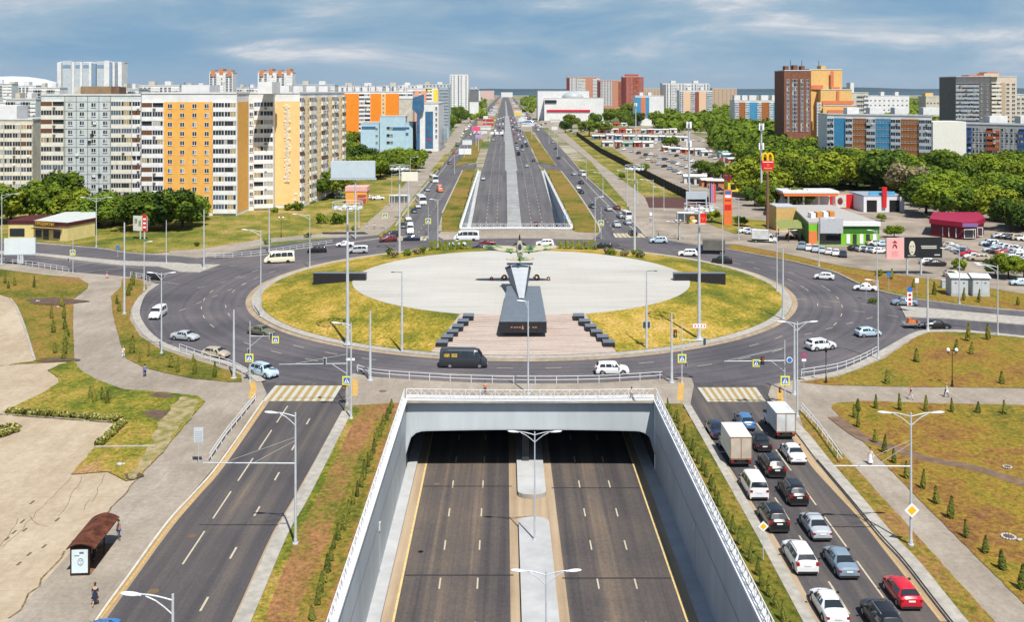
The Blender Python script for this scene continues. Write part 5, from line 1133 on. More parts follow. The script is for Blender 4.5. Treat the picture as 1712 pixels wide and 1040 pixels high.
# --- bus shelter
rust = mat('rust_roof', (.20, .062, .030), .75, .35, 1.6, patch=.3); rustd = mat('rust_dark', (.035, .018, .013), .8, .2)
P0 = G(117, 962, .15); P1 = G(152, 962, .15)
dirv = (G(158, 1005, .14)-G(300, 800, .14)); dirv = Vector((-dirv.x, -dirv.y, 0)).normalized(); ang = math.atan2(dirv.y, dirv.x)
t = T('bus_shelter', 'rusty brown arched-roof bus shelter with a white poster on its near end', 'bus shelter', P1+Vector((-.15, .0, 0)), ang-PI/2)
Lb_ = 5.7; Wd_ = 1.45; b = MB(); n = 8
pr = [(-Wd_-.35+(Wd_+.9)*i/n, 2.25+.42*math.sin(PI*i/n)) for i in range(n+1)]
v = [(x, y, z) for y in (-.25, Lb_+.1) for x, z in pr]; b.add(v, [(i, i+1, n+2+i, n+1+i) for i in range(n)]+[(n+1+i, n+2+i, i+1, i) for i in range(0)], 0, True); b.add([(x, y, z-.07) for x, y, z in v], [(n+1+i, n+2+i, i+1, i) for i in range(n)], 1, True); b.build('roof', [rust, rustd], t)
b = MB()
for x, y in ((-Wd_, 0), (0, 0), (-Wd_, Lb_), (-Wd_, Lb_/2), (0, Lb_*.62)): b.box(x-.05, x+.05, y-.05, y+.05, 0, 2.32)
b.box(-Wd_, 0, -.04, .04, 0, .25); b.box(-Wd_, 0, -.04, .04, 2.15, 2.3); b.build('frame', rustd, t)
b = MB(); b.box(-Wd_-.02, -Wd_+.02, 0, Lb_, .1, 2.2); b.build('back_wall', rustd, t)
b = MB(); b.box(-Wd_+.08, -.08, -.08, -.03, .22, 2.12); b.build('poster', mat('shelter_poster', (.62, .72, .76), .4, .06, 1.), t)
b = MB(); b.box(-1.15, -.75, -.095, -.085, 1.62, 1.68); b.box(-.75, -.4, -.095, -.085, 1.8, 1.95); b.tube([(-.65+.22*math.cos(a), -.1, 1.15+.28*math.sin(a)) for a in [2*PI*i/10 for i in range(11)]], .018, 4); b.box(-.75, -.65, -.1, -.085, 1.2, 1.25); b.box(-.6, -.52, -.1, -.085, 1.2, 1.25); b.box(-.68, -.58, -.1, -.085, 1.02, 1.05); b.build('lettering', mat('poster_ink', (.12, .16, .18), .5, 0), t)
b = MB(); b.box(-Wd_+.1, -Wd_+.55, .6, Lb_-.5, .42, .5); b.box(-Wd_+.1, -Wd_+.2, .8, .9, 0, .42); b.box(-Wd_+.1, -Wd_+.2, Lb_-.8, Lb_-.7, 0, .42); b.build('bench', mat('bench_wood', (.22, .10, .05), .7, .2, 3), t)
b = MB(); b.box(-Wd_+.1, .1, .1, Lb_-.1, .005, .03); b.build('floor_plate', mat('shelter_floor', (.24, .12, .05), .8, .2), t)
SHEL = (P1.copy(), ang)
# --- black monument slabs and steps
def gslab(label, x0, x1, y, ang_, z, L_, W_, Hh):
    t = T('granite_slab', label, 'memorial slab', (x0, y, z), ang_); return t
for i, (pa, pb, yb, lb) in enumerate(((524, 611, 475, 'long low black granite slab on the left edge of the plaza'), (1127, 1213, 475, 'long low black granite slab on the right edge of the plaza'))):
    a = GI(pa, 476 if i == 0 else 470); c_ = GI(pb, 470 if i == 0 else 476); z = min(a.z, c_.z)-.1; t = T('memorial_slab', lb, 'memorial slab', ((a.x+c_.x)/2, (a.y+c_.y)/2, 0), math.atan2(c_.y-a.y, c_.x-a.x)*.5, 'low black granite slabs')
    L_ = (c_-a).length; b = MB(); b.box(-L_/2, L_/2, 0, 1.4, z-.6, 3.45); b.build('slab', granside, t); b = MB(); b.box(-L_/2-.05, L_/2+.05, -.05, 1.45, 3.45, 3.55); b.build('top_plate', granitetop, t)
for s in (0, 1):
    for i in range(6):
        px = (729+i*9.0) if s == 0 else (1028-i*10.2); py = 583-i*9.0
        zt = 1.15+i*.28; p = G(px, py, zt-.9)
        t = T('granite_block', f'{ordn(i)} black granite block from the bottom beside the {"left" if s == 0 else "right"} edge of the plaza steps', 'granite block', (p.x, p.y, 0), 0, 'black granite blocks beside the steps')
        w_ = 1.75 if s == 0 else -1.75; x0, x1 = min(0, w_), max(0, w_)
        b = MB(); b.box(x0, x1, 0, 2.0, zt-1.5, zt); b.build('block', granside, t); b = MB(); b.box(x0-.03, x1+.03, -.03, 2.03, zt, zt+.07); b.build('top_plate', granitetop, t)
# plinth
def Pz(px, py, z): return G(px, py, z)
t = T('monument_plinth', 'black granite plinth with a sloping top under the aeroplane pylon', 'plinth', (0, 0, 0))
zf_, zb2 = 3.55, 4.6
A = G(835, 538, zf_); B_ = G(914, 538, zf_); Cc = G(903, 478, zb2); D = G(848, 478, zb2)
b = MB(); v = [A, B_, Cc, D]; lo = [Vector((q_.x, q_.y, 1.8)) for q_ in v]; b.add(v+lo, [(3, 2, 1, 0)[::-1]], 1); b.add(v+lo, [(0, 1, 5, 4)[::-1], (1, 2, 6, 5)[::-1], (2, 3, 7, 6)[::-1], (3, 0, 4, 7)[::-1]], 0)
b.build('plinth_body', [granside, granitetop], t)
b = MB(); yv = A.y-.03; b.ball((0, 0, 0), .3, .02, .15); b = MB()
for i, x in enumerate((-1.8, -1.3, -.9, -.5, .9, 1.6, 2.0)): b.box(1.6+x, 1.6+x+.28, yv-.02, yv, 2.6, 2.75)
b.add([(1.5, yv, 2.4), (1.85, yv, 2.4), (1.67, yv, 3.1)], [(0, 1, 2)]); b.build('inscription', mat('inscription_gold', (.45, .22, .12), .5, 0), t)
# pylon: white swept wedge with dark flanges
t = T('monument_pylon', 'white swept pylon rising in a narrow wedge to carry the aeroplane', 'pylon', (0, 0, 0))
b = MB(); n = 8
def sec_(s):
    y = 167+21*s; ztop = ZA(499-57*s, y); hw_ = .42+1.25*s; cx_ = XA(872-3*s, y)
    return cx_, y, ztop, hw_
for i in range(n):
    a, c_ = sec_(i/n), sec_((i+1)/n)
    def pr_(q_): cx_, y, z, hw_ = q_; k_ = min(2.6, z-2.2)+.1; return [(cx_-hw_, y, z), (cx_, y, z+.10), (cx_+hw_, y, z), (cx_+hw_*.45, y+.3, z-k_), (cx_-hw_*.45, y+.3, z-k_)]
    b.add(pr_(a)+pr_(c_), [(0, 1, 6, 5), (1, 2, 7, 6)], 0); b.add(pr_(a)+pr_(c_), [(2, 3, 8, 7), (4, 0, 5, 9), (3, 4, 9, 8)], 1)
b.add(pr_(sec_(0)), [(0, 4, 3, 2, 1)], 1); b.add(pr_(sec_(1)), [(0, 1, 2, 3, 4)], 1); b.build('pylon_body', [mat('pylon_white', (.46, .49, .52), .45, .05, .5), mat('pylon_side', (.10, .11, .13), .4, .1)], t)
b = MB()
for s in (-1, 1):
    A1 = sec_(.12); A2 = sec_(1.); b.add([(A1[0]+s*A1[3], A1[1], A1[2]-.05), (A2[0]+s*(A2[3]+.1), A2[1], A2[2]-.05), (A2[0]+s*(A2[3]+(1.2 if s < 0 else .5)), A2[1], A2[2]-.6), (A1[0]+s*(A1[3]+.15), A1[1], A1[2]-.5)], [(0, 1, 2, 3) if s < 0 else (3, 2, 1, 0)]); b.add([(x, y, z-.06) for x, y, z in b.v[-4:]], [(3, 2, 1, 0) if s < 0 else (0, 1, 2, 3)])
b.build('side_fin', mat('fin_dark', (.06, .065, .08), .4, .1), t)
q_ = sec_(1.); b = MB(); b.box(q_[0]-2.5, q_[0]+2.5, q_[1]-.3, q_[1]+1.1, q_[2]-.05, q_[2]+.12); b.build('top_plate', mat('plate_navy', (.03, .05, .09), .4, .1), t)
# wreaths
flw = [mat('flower_red', (.45, .04, .02), .8, .4, 3), mat('flower_dark', (.10, .03, .02), .8, .3, 3), mat('flower_gold', (.5, .28, .04), .8, .3, 3)]
for i, (x, lb, sc) in enumerate(((822, 'small red wreath on a stand, far left of the four', .8), (843, 'large red and dark wreath left of the pylon', 1.25), (897, 'large dark and gold wreath right of the pylon', 1.25), (917, 'small brown wreath on a stand, far right of the four', .8))):
    p = G(x, 469, 2.08); t = T('wreath', lb, 'wreath', p, 0, 'wreaths in front of the plinth'); b = MB()
    for s in (-1, 1): b.cyl((s*.45*sc, 0, 0), (0, .1, 1.0*sc), .04, .04, 5)
    b.build('stand', black, t); b = MB()
    for k in range(26): a = 2*PI*k/26; r_ = .42*sc; b.ball((r_*math.cos(a)*rnd.uniform(.5, 1.1), -.08+rnd.uniform(-.08, .08), .5*sc+r_*math.sin(a)*rnd.uniform(.6, 1)), .13*sc, .1, .13*sc, (k+i) % 3 if i else 0, 5, 4)
    b.build('flowers', flw, t)
# --- Il-2 style monument aeroplane, tail towards the camera
cam1 = ramp_mat('camouflage', [(.40, (.035, .055, .085)), (.425, (.04, .06, .09)), (.43, (.10, .18, .05)), (.50, (.12, .21, .06)), (.505, (.38, .34, .25)), (.6, (.42, .38, .29))], [(.33, 1., one)], rough=.5, bump=0)
ab = mat('plane_grey', (.10, .13, .17), .5, .1); 
tp = T('monument_aeroplane', 'camouflaged propeller aeroplane monument climbing above the plaza, seen from behind', 'aeroplane', (XA(869, 192), 191, 8.65), 0)
tp.rotation_euler = (R(12), 0, 0)
b = MB()
prof = [(-6.2, .10, .12, .25), (-5.4, .22, .30, .22), (-3.6, .42, .5, .1), (-1.6, .58, .72, .05), (0, .66, .85, .05), (1.6, .66, .82, 0), (3.2, .60, .72, -.05), (4.4, .50, .55, -.08), (4.9, .28, .3, -.08), (5.1, .12, .12, -.08)]
nn = 12; rings = [[(w_*math.cos(2*PI*k/nn), y, zc+h_*math.sin(2*PI*k/nn)) for k in range(nn)] for y, w_, h_, zc in prof]
for a, c_ in zip(rings, rings[1:]): b.add(a+c_, [(k, (k+1) % nn, nn+(k+1) % nn, nn+k)[::-1] for k in range(nn)], 0, True)
b.build('fuselage', cam1, tp)
def wingm(pts, th, m=0):
    b = MB(); n_ = len(pts); top = [(x, y, z+th/2) for x, y, z in pts]; bot = [(x, y, z-th/2) for x, y, z in pts]
    b.add(top, [range(n_)], m); b.add(bot, [list(range(n_))[::-1]], m); b.add(top+bot, [(i, n_+i, n_+(i+1) % n_, (i+1) % n_) for i in range(n_)], m); return b
for s in (-1, 1):
    P_ = [(s*.4, .0, -.25), (s*2.2, -.2, -.2), (s*6.6, .1, .35), (s*7.2, .6, .42), (s*7.1, 1.5, .42), (s*6.6, 2.0, .35), (s*2.2, 2.8, -.2), (s*.4, 2.9, -.25)]
    if s < 0: P_ = P_[::-1]
    wingm(P_, .22).build('wing', cam1, tp)
    P_ = [(s*.1, -5.9, .35), (s*2.2, -5.7, .4), (s*2.7, -5.3, .4), (s*2.5, -4.8, .4), (s*.2, -4.3, .35)]
    if s < 0: P_ = P_[::-1]
    wingm(P_, .12).build('tailplane', cam1, tp)
    b = MB(); b.ball((s*1.75, 1.2, -.55), .3, 1.3, .3, 0, 8, 8); b.build('wheel_fairing', cam1, tp)
b = MB(); b.add([(x, y, z) for x in (-.06, .06) for y, z in ((-6.3, .3), (-6.45, 1.4), (-6.0, 1.9), (-5.5, 1.8), (-4.6, .5))], [(0, 1, 2, 3, 4), (9, 8, 7, 6, 5)]+[(i, 5+i, 5+(i+1) % 5, (i+1) % 5) for i in range(5)]); b.build('tail_fin', cam1, tp)
b = MB(); b.ball((0, -.1, .75), .4, 1.7, .45, 0, 10, 8); b.build('canopy', glass, tp)
for k in range(3):
    a = PI/2+2*PI*k/3; b = MB(); d_ = Vector((math.cos(a), 0, math.sin(a))); q_ = Vector((-d_.z, 0, d_.x)); c0_ = Vector((0, 5.05, -.08))
    b.add([c0_+d_*.1-q_*.08, c0_+d_*.9-q_*.16, c0_+d_*1.6-q_*.06, c0_+d_*1.6+q_*.06, c0_+d_*.9+q_*.16, c0_+d_*.1+q_*.08], [(0, 1, 2, 3, 4, 5)]); n0 = len(b.v); b.add([Vector(x)+Vector((0, .05, 0)) for x in b.v], [(5, 4, 3, 2, 1, 0)]); b.build('propeller_blade', black, tp)
# --- green letter hedges facing the far side
hedge = mat('letter_hedge', (.26, .27, .02), .9, .35, 3, col2=(.07, .10, .012))
for lb, s, px, w_ in (('left row of green hedge letters on the island edge', 'ГОРДИМСЯ', 754, 72), ('right row of green hedge letters on the island edge', 'ПОМНИМ', 966, 62)):
    y = 241.5; t = T('hedge_letters', lb, 'hedge letters', (XA(px, y), y, .9), 0, 'hedge letters facing away'); t.rotation_euler = (0, 0, PI+(0.09 if px < 856 else -.09))
    n_ = len(s); W_ = w_*y/F
    for i, ch in enumerate(s): text('letter', ch, 2.5, hedge, t, Matrix.Translation((-W_/2+W_*(i+.5)/n_, 0, .8)), .25, off=.09)
    b = MB(); 
    for k in range(600):
        c_ = Vector((rnd.uniform(-W_/2, W_/2), rnd.uniform(-.45, .5), rnd.uniform(-.9, .15))); r_ = .28
        a_ = Vector([rnd.uniform(-1, 1) for _ in range(3)]).normalized()*r_; d_ = Vector([rnd.uniform(-1, 1) for _ in range(3)]).normalized()*r_; b.add([c_-a_-d_, c_+a_-d_, c_+a_+d_, c_-a_+d_], [(0, 1, 2, 3)])
    b.build('hedge_base', hedge, t)

for i, (px, py, w_, h_, dd, c_) in enumerate(((796, 215, 14, 8, 700, (.75, .10, .22)), (800, 228, 10, 6, 640, (.45, .30, .55)), (781, 238, 16, 8, 620, (.70, .72, .74)), (803, 205, 9, 6, 800, (.70, .30, .12)), (812, 196, 8, 5, 950, (.68, .7, .72)), (866, 190, 12, 6, 1000, (.72, .55, .12)), (872, 200, 10, 6, 860, (.70, .72, .74)), (889, 208, 9, 5, 800, (.60, .64, .70)), (927, 214, 10, 6, 820, (.68, .68, .68)))):
    billboard('%s roadside billboard far along the main road, %s of nine from the nearest left' % (['crimson', 'violet', 'large white', 'orange', 'small white', 'yellow', 'pale', 'bluish', 'grey-white'][i], ordn(i)), px-w_/2, px+w_/2, py-h_/2, py+h_/2, dd, (.0,), plainface(c_), .05, .4)
t = T('sign_gantry', 'white sign gantry over the left carriageway far beyond the ramp', 'sign gantry', (0, 0, 0)); d = 760; z1 = 7.6
b = MB(); b.box(U(-15, d), U(-3.4, d), d, d+.4, z1-.3, z1); [b.box(U(u, d)-.2, U(u, d)+.2, d, d+.4, 0, z1) for u in (-15, -3.6)]; b.build('frame', steel, t); b = MB()
for u in (-13, -9.3, -5.6): b.box(U(u, d)-1.3, U(u, d)+1.3, d-.2, d-.05, z1-1.9, z1-.2)
b.build('sign_panels', swhite, t)
# ---------------------------------------------------------------- buildings
WG = [mat('pane_dark', (.030, .035, .045), .3, 0, spec=.25), mat('pane_brown', (.16, .07, .035), .4, .1), mat('pane_curtain', (.42, .41, .38), .5, .1), mat('pane_blue', (.08, .11, .16), .3, 0, spec=.3), mat('pane_yellow', (.40, .32, .16), .5, .1)]
frm = mat('window_frame', (.72, .72, .70), .6, .04)
WM = {}
def window_mesh(w_, h_, v):
    k = (round(w_, 1), round(h_, 1), v)
    if k in WM: return WM[k]
    r_ = random.Random(hash(k) % 1000+v); b = MB(); b.box(-w_/2, w_/2, -.05, 0, 0, h_, 0)
    n_ = 1 if w_ < 1.1 else 2; f = .09
    for i in range(n_):
        x0 = -w_/2+w_*i/n_+f*.7; x1 = -w_/2+w_*(i+1)/n_-f*.7
        b.quad((x0, -.056, f), (x1, -.056, f), (x1, -.056, h_-f), (x0, -.056, h_-f), 1+r_.choice([0, 0, 0, 3, 0, 2, 1][:4+v % 4]))
    b.box(-w_/2-.05, w_/2+.05, -.14, 0, -.08, 0, 0)
    WM[k] = b.mesh('window', [frm]+WG); return WM[k]
def loggia_mesh(w_, h_, v, col='w'):
    k = ('L', round(w_, 1), round(h_, 1), v, col)
    if k in WM: return WM[k]
    r_ = random.Random(v*13+5); b = MB(); dp = .55
    b.box(-w_/2, w_/2, -dp, 0, -.16, 1.24, 0); b.box(-w_/2, w_/2, -dp+.1, 0, h_-.28, h_-.12, 0)
    halves = [(-w_/2, -.08), (.08, w_/2)] if w_ > 3.6 else [(-w_/2+.1, w_/2-.1)]
    b.box(-.1, .1, -dp+.02, 0, 1.24, h_-.28, 0)
    for x0, x1 in halves:
        style = r_.choice([0, 0, 1, 1, 2, 3, 4, 0, 5]); n_ = max(2, int((x1-x0)/.75)); z0, z1 = 1.24, h_-.28
        if style == 5:                       # open balcony: dark recess
            b.quad((x0, -.1, z0), (x1, -.1, z0), (x1, -.1, z1), (x0, -.1, z1), 1); continue
        for i in range(n_):
            a = x0+(x1-x0)*i/n_+.05; c_ = x0+(x1-x0)*(i+1)/n_-.05
            g_ = {0: 1, 1: r_.choice([1, 3]), 2: 2, 3: 4, 4: r_.choice([1, 5])}[style]
            b.quad((a, -dp+.02, z0), (c_, -dp+.02, z0), (c_, -dp+.02, z1), (a, -dp+.02, z1), g_)
        for i in range(n_+1):
            a = x0+(x1-x0)*i/n_; b.box(a-.05, a+.05, -dp-.02, -dp+.06, z0, z1, 6 if style in (1, 2) else 0)
    if r_.random() < .3: b.box(.3, 1.1, -dp-.35, -dp, .35, .9, 6)
    WM[k] = b.mesh('balcony', [mat('loggia_'+col, {'w': (.78, .78, .78), 'b': (.72, .69, .60), 'g': (.50, .55, .60), 'o': (.45, .12, .05), 'u': (.05, .12, .35)}[col], .75, .08, .8)]+WG+[frm if v % 2 else mat('frame_brown', (.18, .12, .08), .7, .1)]); return WM[k]
class Bld:
    def __init__(s, name, label, cat, loc, group=None): s.t = T(name, label, cat, loc, 0, group); s.o = Vector(loc); s.items = {}; s.n = 0
    def item(s, name, me, M): s.items.setdefault(name, []).append((me, M))
    def done(s):
        for nm, L_ in s.items.items():
            lim = 100 if len(L_) > 100 else len(L_)
            for me, M in L_[:lim]: put(nm, me, s.t, M)
            if len(L_) > lim:
                b = MB(); mats = []
                for me, M in L_[lim:]:
                    ix = []
                    for m_ in me.materials:
                        if m_ not in mats: mats.append(m_)
                        ix.append(mats.index(m_))
                    base = len(b.v); b.v += [tuple(M @ v_.co) for v_ in me.vertices]
                    for p_ in me.polygons: b.f.append([base+i for i in p_.vertices]); b.m.append(ix[p_.material_index]); b.sm.append(False)
                tag(b.build(nm+'s', mats, s.t), kind='stuff')
    def block(s, pts, z0, z1, m, name='wall', roof=None, par=.5):
        """footprint pts in world XY"""
        P = [(p[0]-s.o.x, p[1]-s.o.y) for p in pts]; b = MB(); b.prism(P, z0-s.o.z, z1-s.o.z, 1, 0); b.build(name, [m, roof or roofm], s.t)
        if par:
            n_ = len(P); b = MB()
            for i in range(n_):
                a = Vector((*P[i], 0)); c_ = Vector((*P[(i+1) % n_], 0)); ribbon(b, [a, c_], .4, z1-s.o.z+par, 0, 0, par-.01)
            b.build('parapet', parm, s.t)
    def boxb(s, x0, x1, y0, y1, z0, z1, m, name='roof_house'):
        b = MB(); b.box(x0-s.o.x, x1-s.o.x, y0-s.o.y, y1-s.o.y, z0-s.o.z, z1-s.o.z); return b.build(name, m, s.t)
    def face(s, p0, p1, z0, z1, floors, cols, win=(1.4, 1.5)):
        """cols: (fraction, type, material); p0 -> p1 left to right seen from outside"""
        p0 = Vector((*p0[:2], 0)); p1 = Vector((*p1[:2], 0)); d = p1-p0; Ln = d.length; d.normalize(); nrm = Vector((d.y, -d.x, 0)); a_ = math.atan2(d.y, d.x)
        tot = sum(c_[0] for c_ in cols); x = 0; fh = (z1-z0)/floors
        RM = Matrix.Rotation(a_, 4, 'Z')
        for c_ in cols:
            w_ = Ln*c_[0]/tot; ty = c_[1]; m_ = c_[2] if len(c_) > 2 else None; mid = p0+d*(x+w_/2)-Vector((s.o.x, s.o.y, 0))
            if m_:
                b = MB(); b.box(-w_/2+.01, w_/2-.01, -.06, 0, z0-s.o.z, z1-s.o.z); b.build('facade_panel', m_, s.t, Matrix.Translation(mid) @ RM)
            for f in range(floors):
                z = z0+fh*f-s.o.z
                if ty[0] == 'w':
                    k_ = int(ty[1:] or 1)
                    for i in range(k_):
                        px_ = mid+d*(w_*((i+.5)/k_-.5))+nrm*.065; s.item('window', window_mesh(win[0], win[1], rnd.randrange(6)), Matrix.Translation(px_+Vector((0, 0, z+.85))) @ RM)
                elif ty[0] == 'l':
                    s.item('balcony', loggia_mesh(w_*.96, fh, rnd.randrange(12), ty[1:] or 'w'), Matrix.Translation(mid+nrm*.05+Vector((0, 0, z))) @ RM)
            x += w_
roofm = mat('roof_felt', (.20, .20, .20), .9, .15, .3); parm = mat('parapet_white', (.66, .67, .67), .7, .08, .5)
wht = mat('facade_white', (.75, .75, .75), .75, .07, .4, patch=.08); org = mat('facade_orange', (.80, .42, .10), .8, .06, .6, patch=.06); orgl = mat('facade_apricot', (.84, .55, .24), .8, .05, .6, patch=.06)
pan = mat('facade_panel_blue_grey', (.56, .61, .61), .8, .08, .5, patch=.12); cream_ = mat('facade_cream', (.64, .60, .50), .8, .12, .4, patch=.2); orgd = mat('facade_deep_orange', (.80, .25, .02), .8, .06, .6)
orgy = mat('facade_pale_apricot', (.86, .66, .38), .8, .05, .6); jnt = mat('panel_joint', (.12, .12, .12), .9, 0)
def ppt(px, d): return (XA(px, d), d)
# --- orange and white block, near wing
ZT = 38.8; ZB = 1.0; NF = 12
b1 = Bld('apartment_block', 'tall white and orange apartment block with twelve rows of windows, left of the ring', 'apartment block', (XA(370, 311), 311, 0))
WE = (XA(576, 388), 388); W0 = (XA(501, 332), 332)
foot = [ppt(237, 311), ppt(396, 311), ppt(416, 324), ppt(457, 326), ppt(460, 331), W0, WE, (WE[0]-15, 392), (W0[0]-16, 348), (XA(237, 311), 327)]
b1.block(foot, 0, ZT, wht)
b1.face(ppt(237, 311), ppt(396, 311), ZB, ZT-2.6, NF, [(37, 'l', None), (82, 'w4', org), (40, 'l')])
b1.face(ppt(396, 311), ppt(416, 324), ZB, ZT-2.6, NF, [(1, '-', wht), (18, '-', org), (1, '-', wht)])
b1.face(ppt(416, 324), ppt(457, 326), ZB, ZT-2.6, NF, [(8, 'w1'), (33, 'l')], win=(1.1, 1.5))
b1.face(ppt(460, 331), W0, ZB, ZT-2.6, NF, [(13, '-', orgl), (11, '-', orgl), (17, '-', orgl)])
b1.face(W0, WE, ZB, ZT-1.2, NF, [(3, 'l'), (7, 'w2', orgy), (3, 'lb')]*4, win=(1., 1.4))
cm = mat('tile_stripe', (.88, .80, .66), .7, .05, 1)
MBx = MB(); r_ = random.Random(3)
for k in range(60): zz0 = 9+k*.44; MBx.box(r_.uniform(0, .9), r_.uniform(1.6, 2.6), -.085, -.05, zz0, zz0+.26)
MBx.build('patterned_stripe', cm, b1.t, Matrix.Translation((XA(474, 331.3)-b1.o.x, 331.1-b1.o.y, 0)))
for px0, px1, zt in ((305, 352, 41.6), (432, 456, 42.6)): b1.boxb(XA(px0, 315), XA(px1, 315), 314, 325, ZT, zt, wht)
for k in range(4): b1.boxb(W0[0]-11+k*2, W0[0]-5+k*2, 338+k*13, 344+k*13, ZT, ZT+2.6, wht)
for k in range(10):
    b = MB(); h_ = rnd.uniform(2, 4); x_ = XA(rnd.uniform(245, 500), 320)-b1.o.x; b.cyl((x_, 8, ZT), (x_, 8, ZT+h_), .05); b.box(x_-.5, x_+.5, 7.98, 8.02, ZT+h_-.5, ZT+h_-.44); b.build('antenna', trim, b1.t)
for x_, z_ in ((486, 6), (492, 4.5), (486, 2.8), (491, 2.6)):
    b = MB(); b.box(0, .9, -.35, -.06, z_, z_+.6); b.build('air_conditioner', frm, b1.t, Matrix.Translation((XA(x_, 332)-b1.o.x, 332-b1.o.y, 0)))
b1.done()
# --- grey-blue panel block
b2 = Bld('apartment_block', 'pale blue-grey concrete panel apartment block with cream balconies', 'apartment block', (XA(150, 318), 318, 0))
b2.block([ppt(69, 318), ppt(236, 318), (XA(236, 318), 333), (XA(69, 318), 333)], 0, 38.2, pan)
b2.face(ppt(69, 318), ppt(236, 318), 1.2, 36.5, 12, [(38, 'lb', cream_), (19, 'w1'), (19, 'w1'), (19, 'w1'), (19, 'w1'), (35, 'lb', cream_), (14, 'lw', wht)], win=(1.5, 1.45))
b = MB()
for px in (108.5, 127.5, 146.5, 165.5, 184.5): x_ = XA(px, 318)-b2.o.x; b.box(x_-.08, x_+.08, -.05, -.005, 0, 38)
for i in range(13): b.box(XA(108, 318)-b2.o.x, XA(186, 318)-b2.o.x, -.045, -.006, .7+i*2.95, .82+i*2.95)
b.build('panel_joints', jnt, b2.t)
b2.boxb(XA(137, 322), XA(188, 322), 321, 329, 38.2, 41.2, mat('roof_house_tan', (.32, .22, .13), .8, .15, .5)); b2.boxb(XA(124, 322), XA(136, 322), 322, 328, 38.2, 41, cream_); b2.boxb(XA(188, 322), XA(199, 322), 322, 328, 38.2, 41, mat('roof_house_brown', (.20, .12, .08), .8, .15, .5))
for k in range(9):
    b = MB(); x_ = XA(rnd.uniform(75, 230), 318)-b2.o.x; z_ = rnd.uniform(6, 34); b.box(x_, x_+1, -.5, -.06, z_, z_+.7); b.build('air_conditioner', frm if k % 2 else trim, b2.t)
b2.done()
# --- cream block at the left edge
b3 = Bld('apartment_block', 'cream apartment block with balconies at the left edge, lower than its neighbours', 'apartment block', (XA(20, 345), 345, 0))
b3.block([ppt(-70, 345), ppt(55, 345), (XA(68, 352), 352), (XA(55, 345), 362), (XA(-70, 345), 362)], 0, 29.4, cream_)
b3.face(ppt(-70, 345), ppt(55, 345), 1, 28, 9, [(24, 'lb'), (24, 'w2'), (30, 'lb'), (28, 'lb'), (19, 'lb')])
b3.boxb(XA(-20, 350), XA(28, 350), 350, 358, 29.4, 34.5, wht); b3.done()
# --- orange-panelled long block further back
b4 = Bld('apartment_block', 'long white apartment block with three deep orange windowless panels', 'apartment block', (XA(630, 690), 690, 0))
b4.block([ppt(574, 690), ppt(690, 700), (XA(690, 700), 716), (XA(574, 690), 706)], 0, 38.6, wht)
b4.face(ppt(574, 690), ppt(690, 700), 2, 37.4, 12, [(1, '-'), (23, '-', orgd), (18, 'l'), (17, '-', orgd), (7, 'w1', orgl), (21, '-', orgd), (14, 'l'), (8, 'l')], win=(1.2, 1.4))
for k in range(8): b4.boxb(XA(580+k*13, 700), XA(587+k*13, 700), 703, 709, 38.6, 42., wht)
for k in range(9):
    b = MB(); x_ = XA(578+k*12, 695)-b4.o.x; b.cyl((x_, 12, 38.6), (x_, 12, 42.5+rnd.random()*2), .15); b.build('antenna', trim, b4.t)
b4.done()
def simple(label, px0, px1, d, pyt, depth, m, floors, cols, group=None, zb=0, roofs=(), name='apartment_block', cat='apartment block', dpy=None, win=(1.5, 1.5), skew=0, side=None):
    """rectangular tower whose front runs px0..px1 at distance d"""
    zt = ZA(pyt, d); bb = Bld(name, label, cat, (XA((px0+px1)/2, d), d, 0), group); d1 = d+skew
    bb.block([ppt(px0, d), ppt(px1, d1), (XA(px1, d1), d1+depth), (XA(px0, d), d+depth)], 0, zt, m)
    if cols: bb.face(ppt(px0, d), ppt(px1, d1), zb, zt-1.5, floors, cols, win)
    if side: bb.face((XA(px1, d1), d1), (XA(px1, d1), d1+depth), zb, zt-1.5, floors, side, win)
    for a, c_, h_, mm in roofs: bb.boxb(XA(a, d), XA(c_, d), d+3, d+depth*.6, zt, zt+h_, mm)
    bb.done(); return bb
bluew = mat('facade_light_blue', (.42, .58, .68), .6, .06, .4); bglass = mat('curtain_wall_blue', (.06, .16, .30), .15, .15, .3, spec=.8)
# white/yellow blocks before the blue office
simple('white apartment block with two salmon panels, behind the blue glass office', 666, 722, 760, 148, 16, wht, 12, [(12, 'l'), (10, 'l'), (8, '-', mat('facade_salmon', (.80, .36, .20), .8, .05)), (3, 'w1'), (8, '-', mat('facade_salmon', (.8, .36, .2), .8, .05)), (8, 'l')], roofs=((672, 682, 3, wht), (696, 706, 3, wht)), zb=6)
simple('white block with two yellow panels left of the pale glass block', 712, 732, 760, 146, 16, wht, 12, [(2, '-'), (7, '-', mat('facade_yellow', (.85, .66, .06), .8, .05)), (3, '-', wht), (7, '-', mat('facade_yellow', (.85, .66, .06), .8, .05))], zb=6)
simple('pale blue-green glass block beside the yellow-panelled block', 731, 750, 800, 146, 20, mat('pale_glass', (.36, .48, .54), .35, .06, .5), 12, [(1, 'w6')], name='office_block', cat='office block', zb=10)
tw = simple('slim white tower standing alone left of the main road', 752, 783, 1500, 124, 30, wht, 16, [(5, 'w2'), (2, '-'), (1, '-', mat('tower_slot', (.15, .18, .22), .5, 0)), (8, 'w2')], name='tower', cat='tower', zb=12, win=(2.2, 1.6))
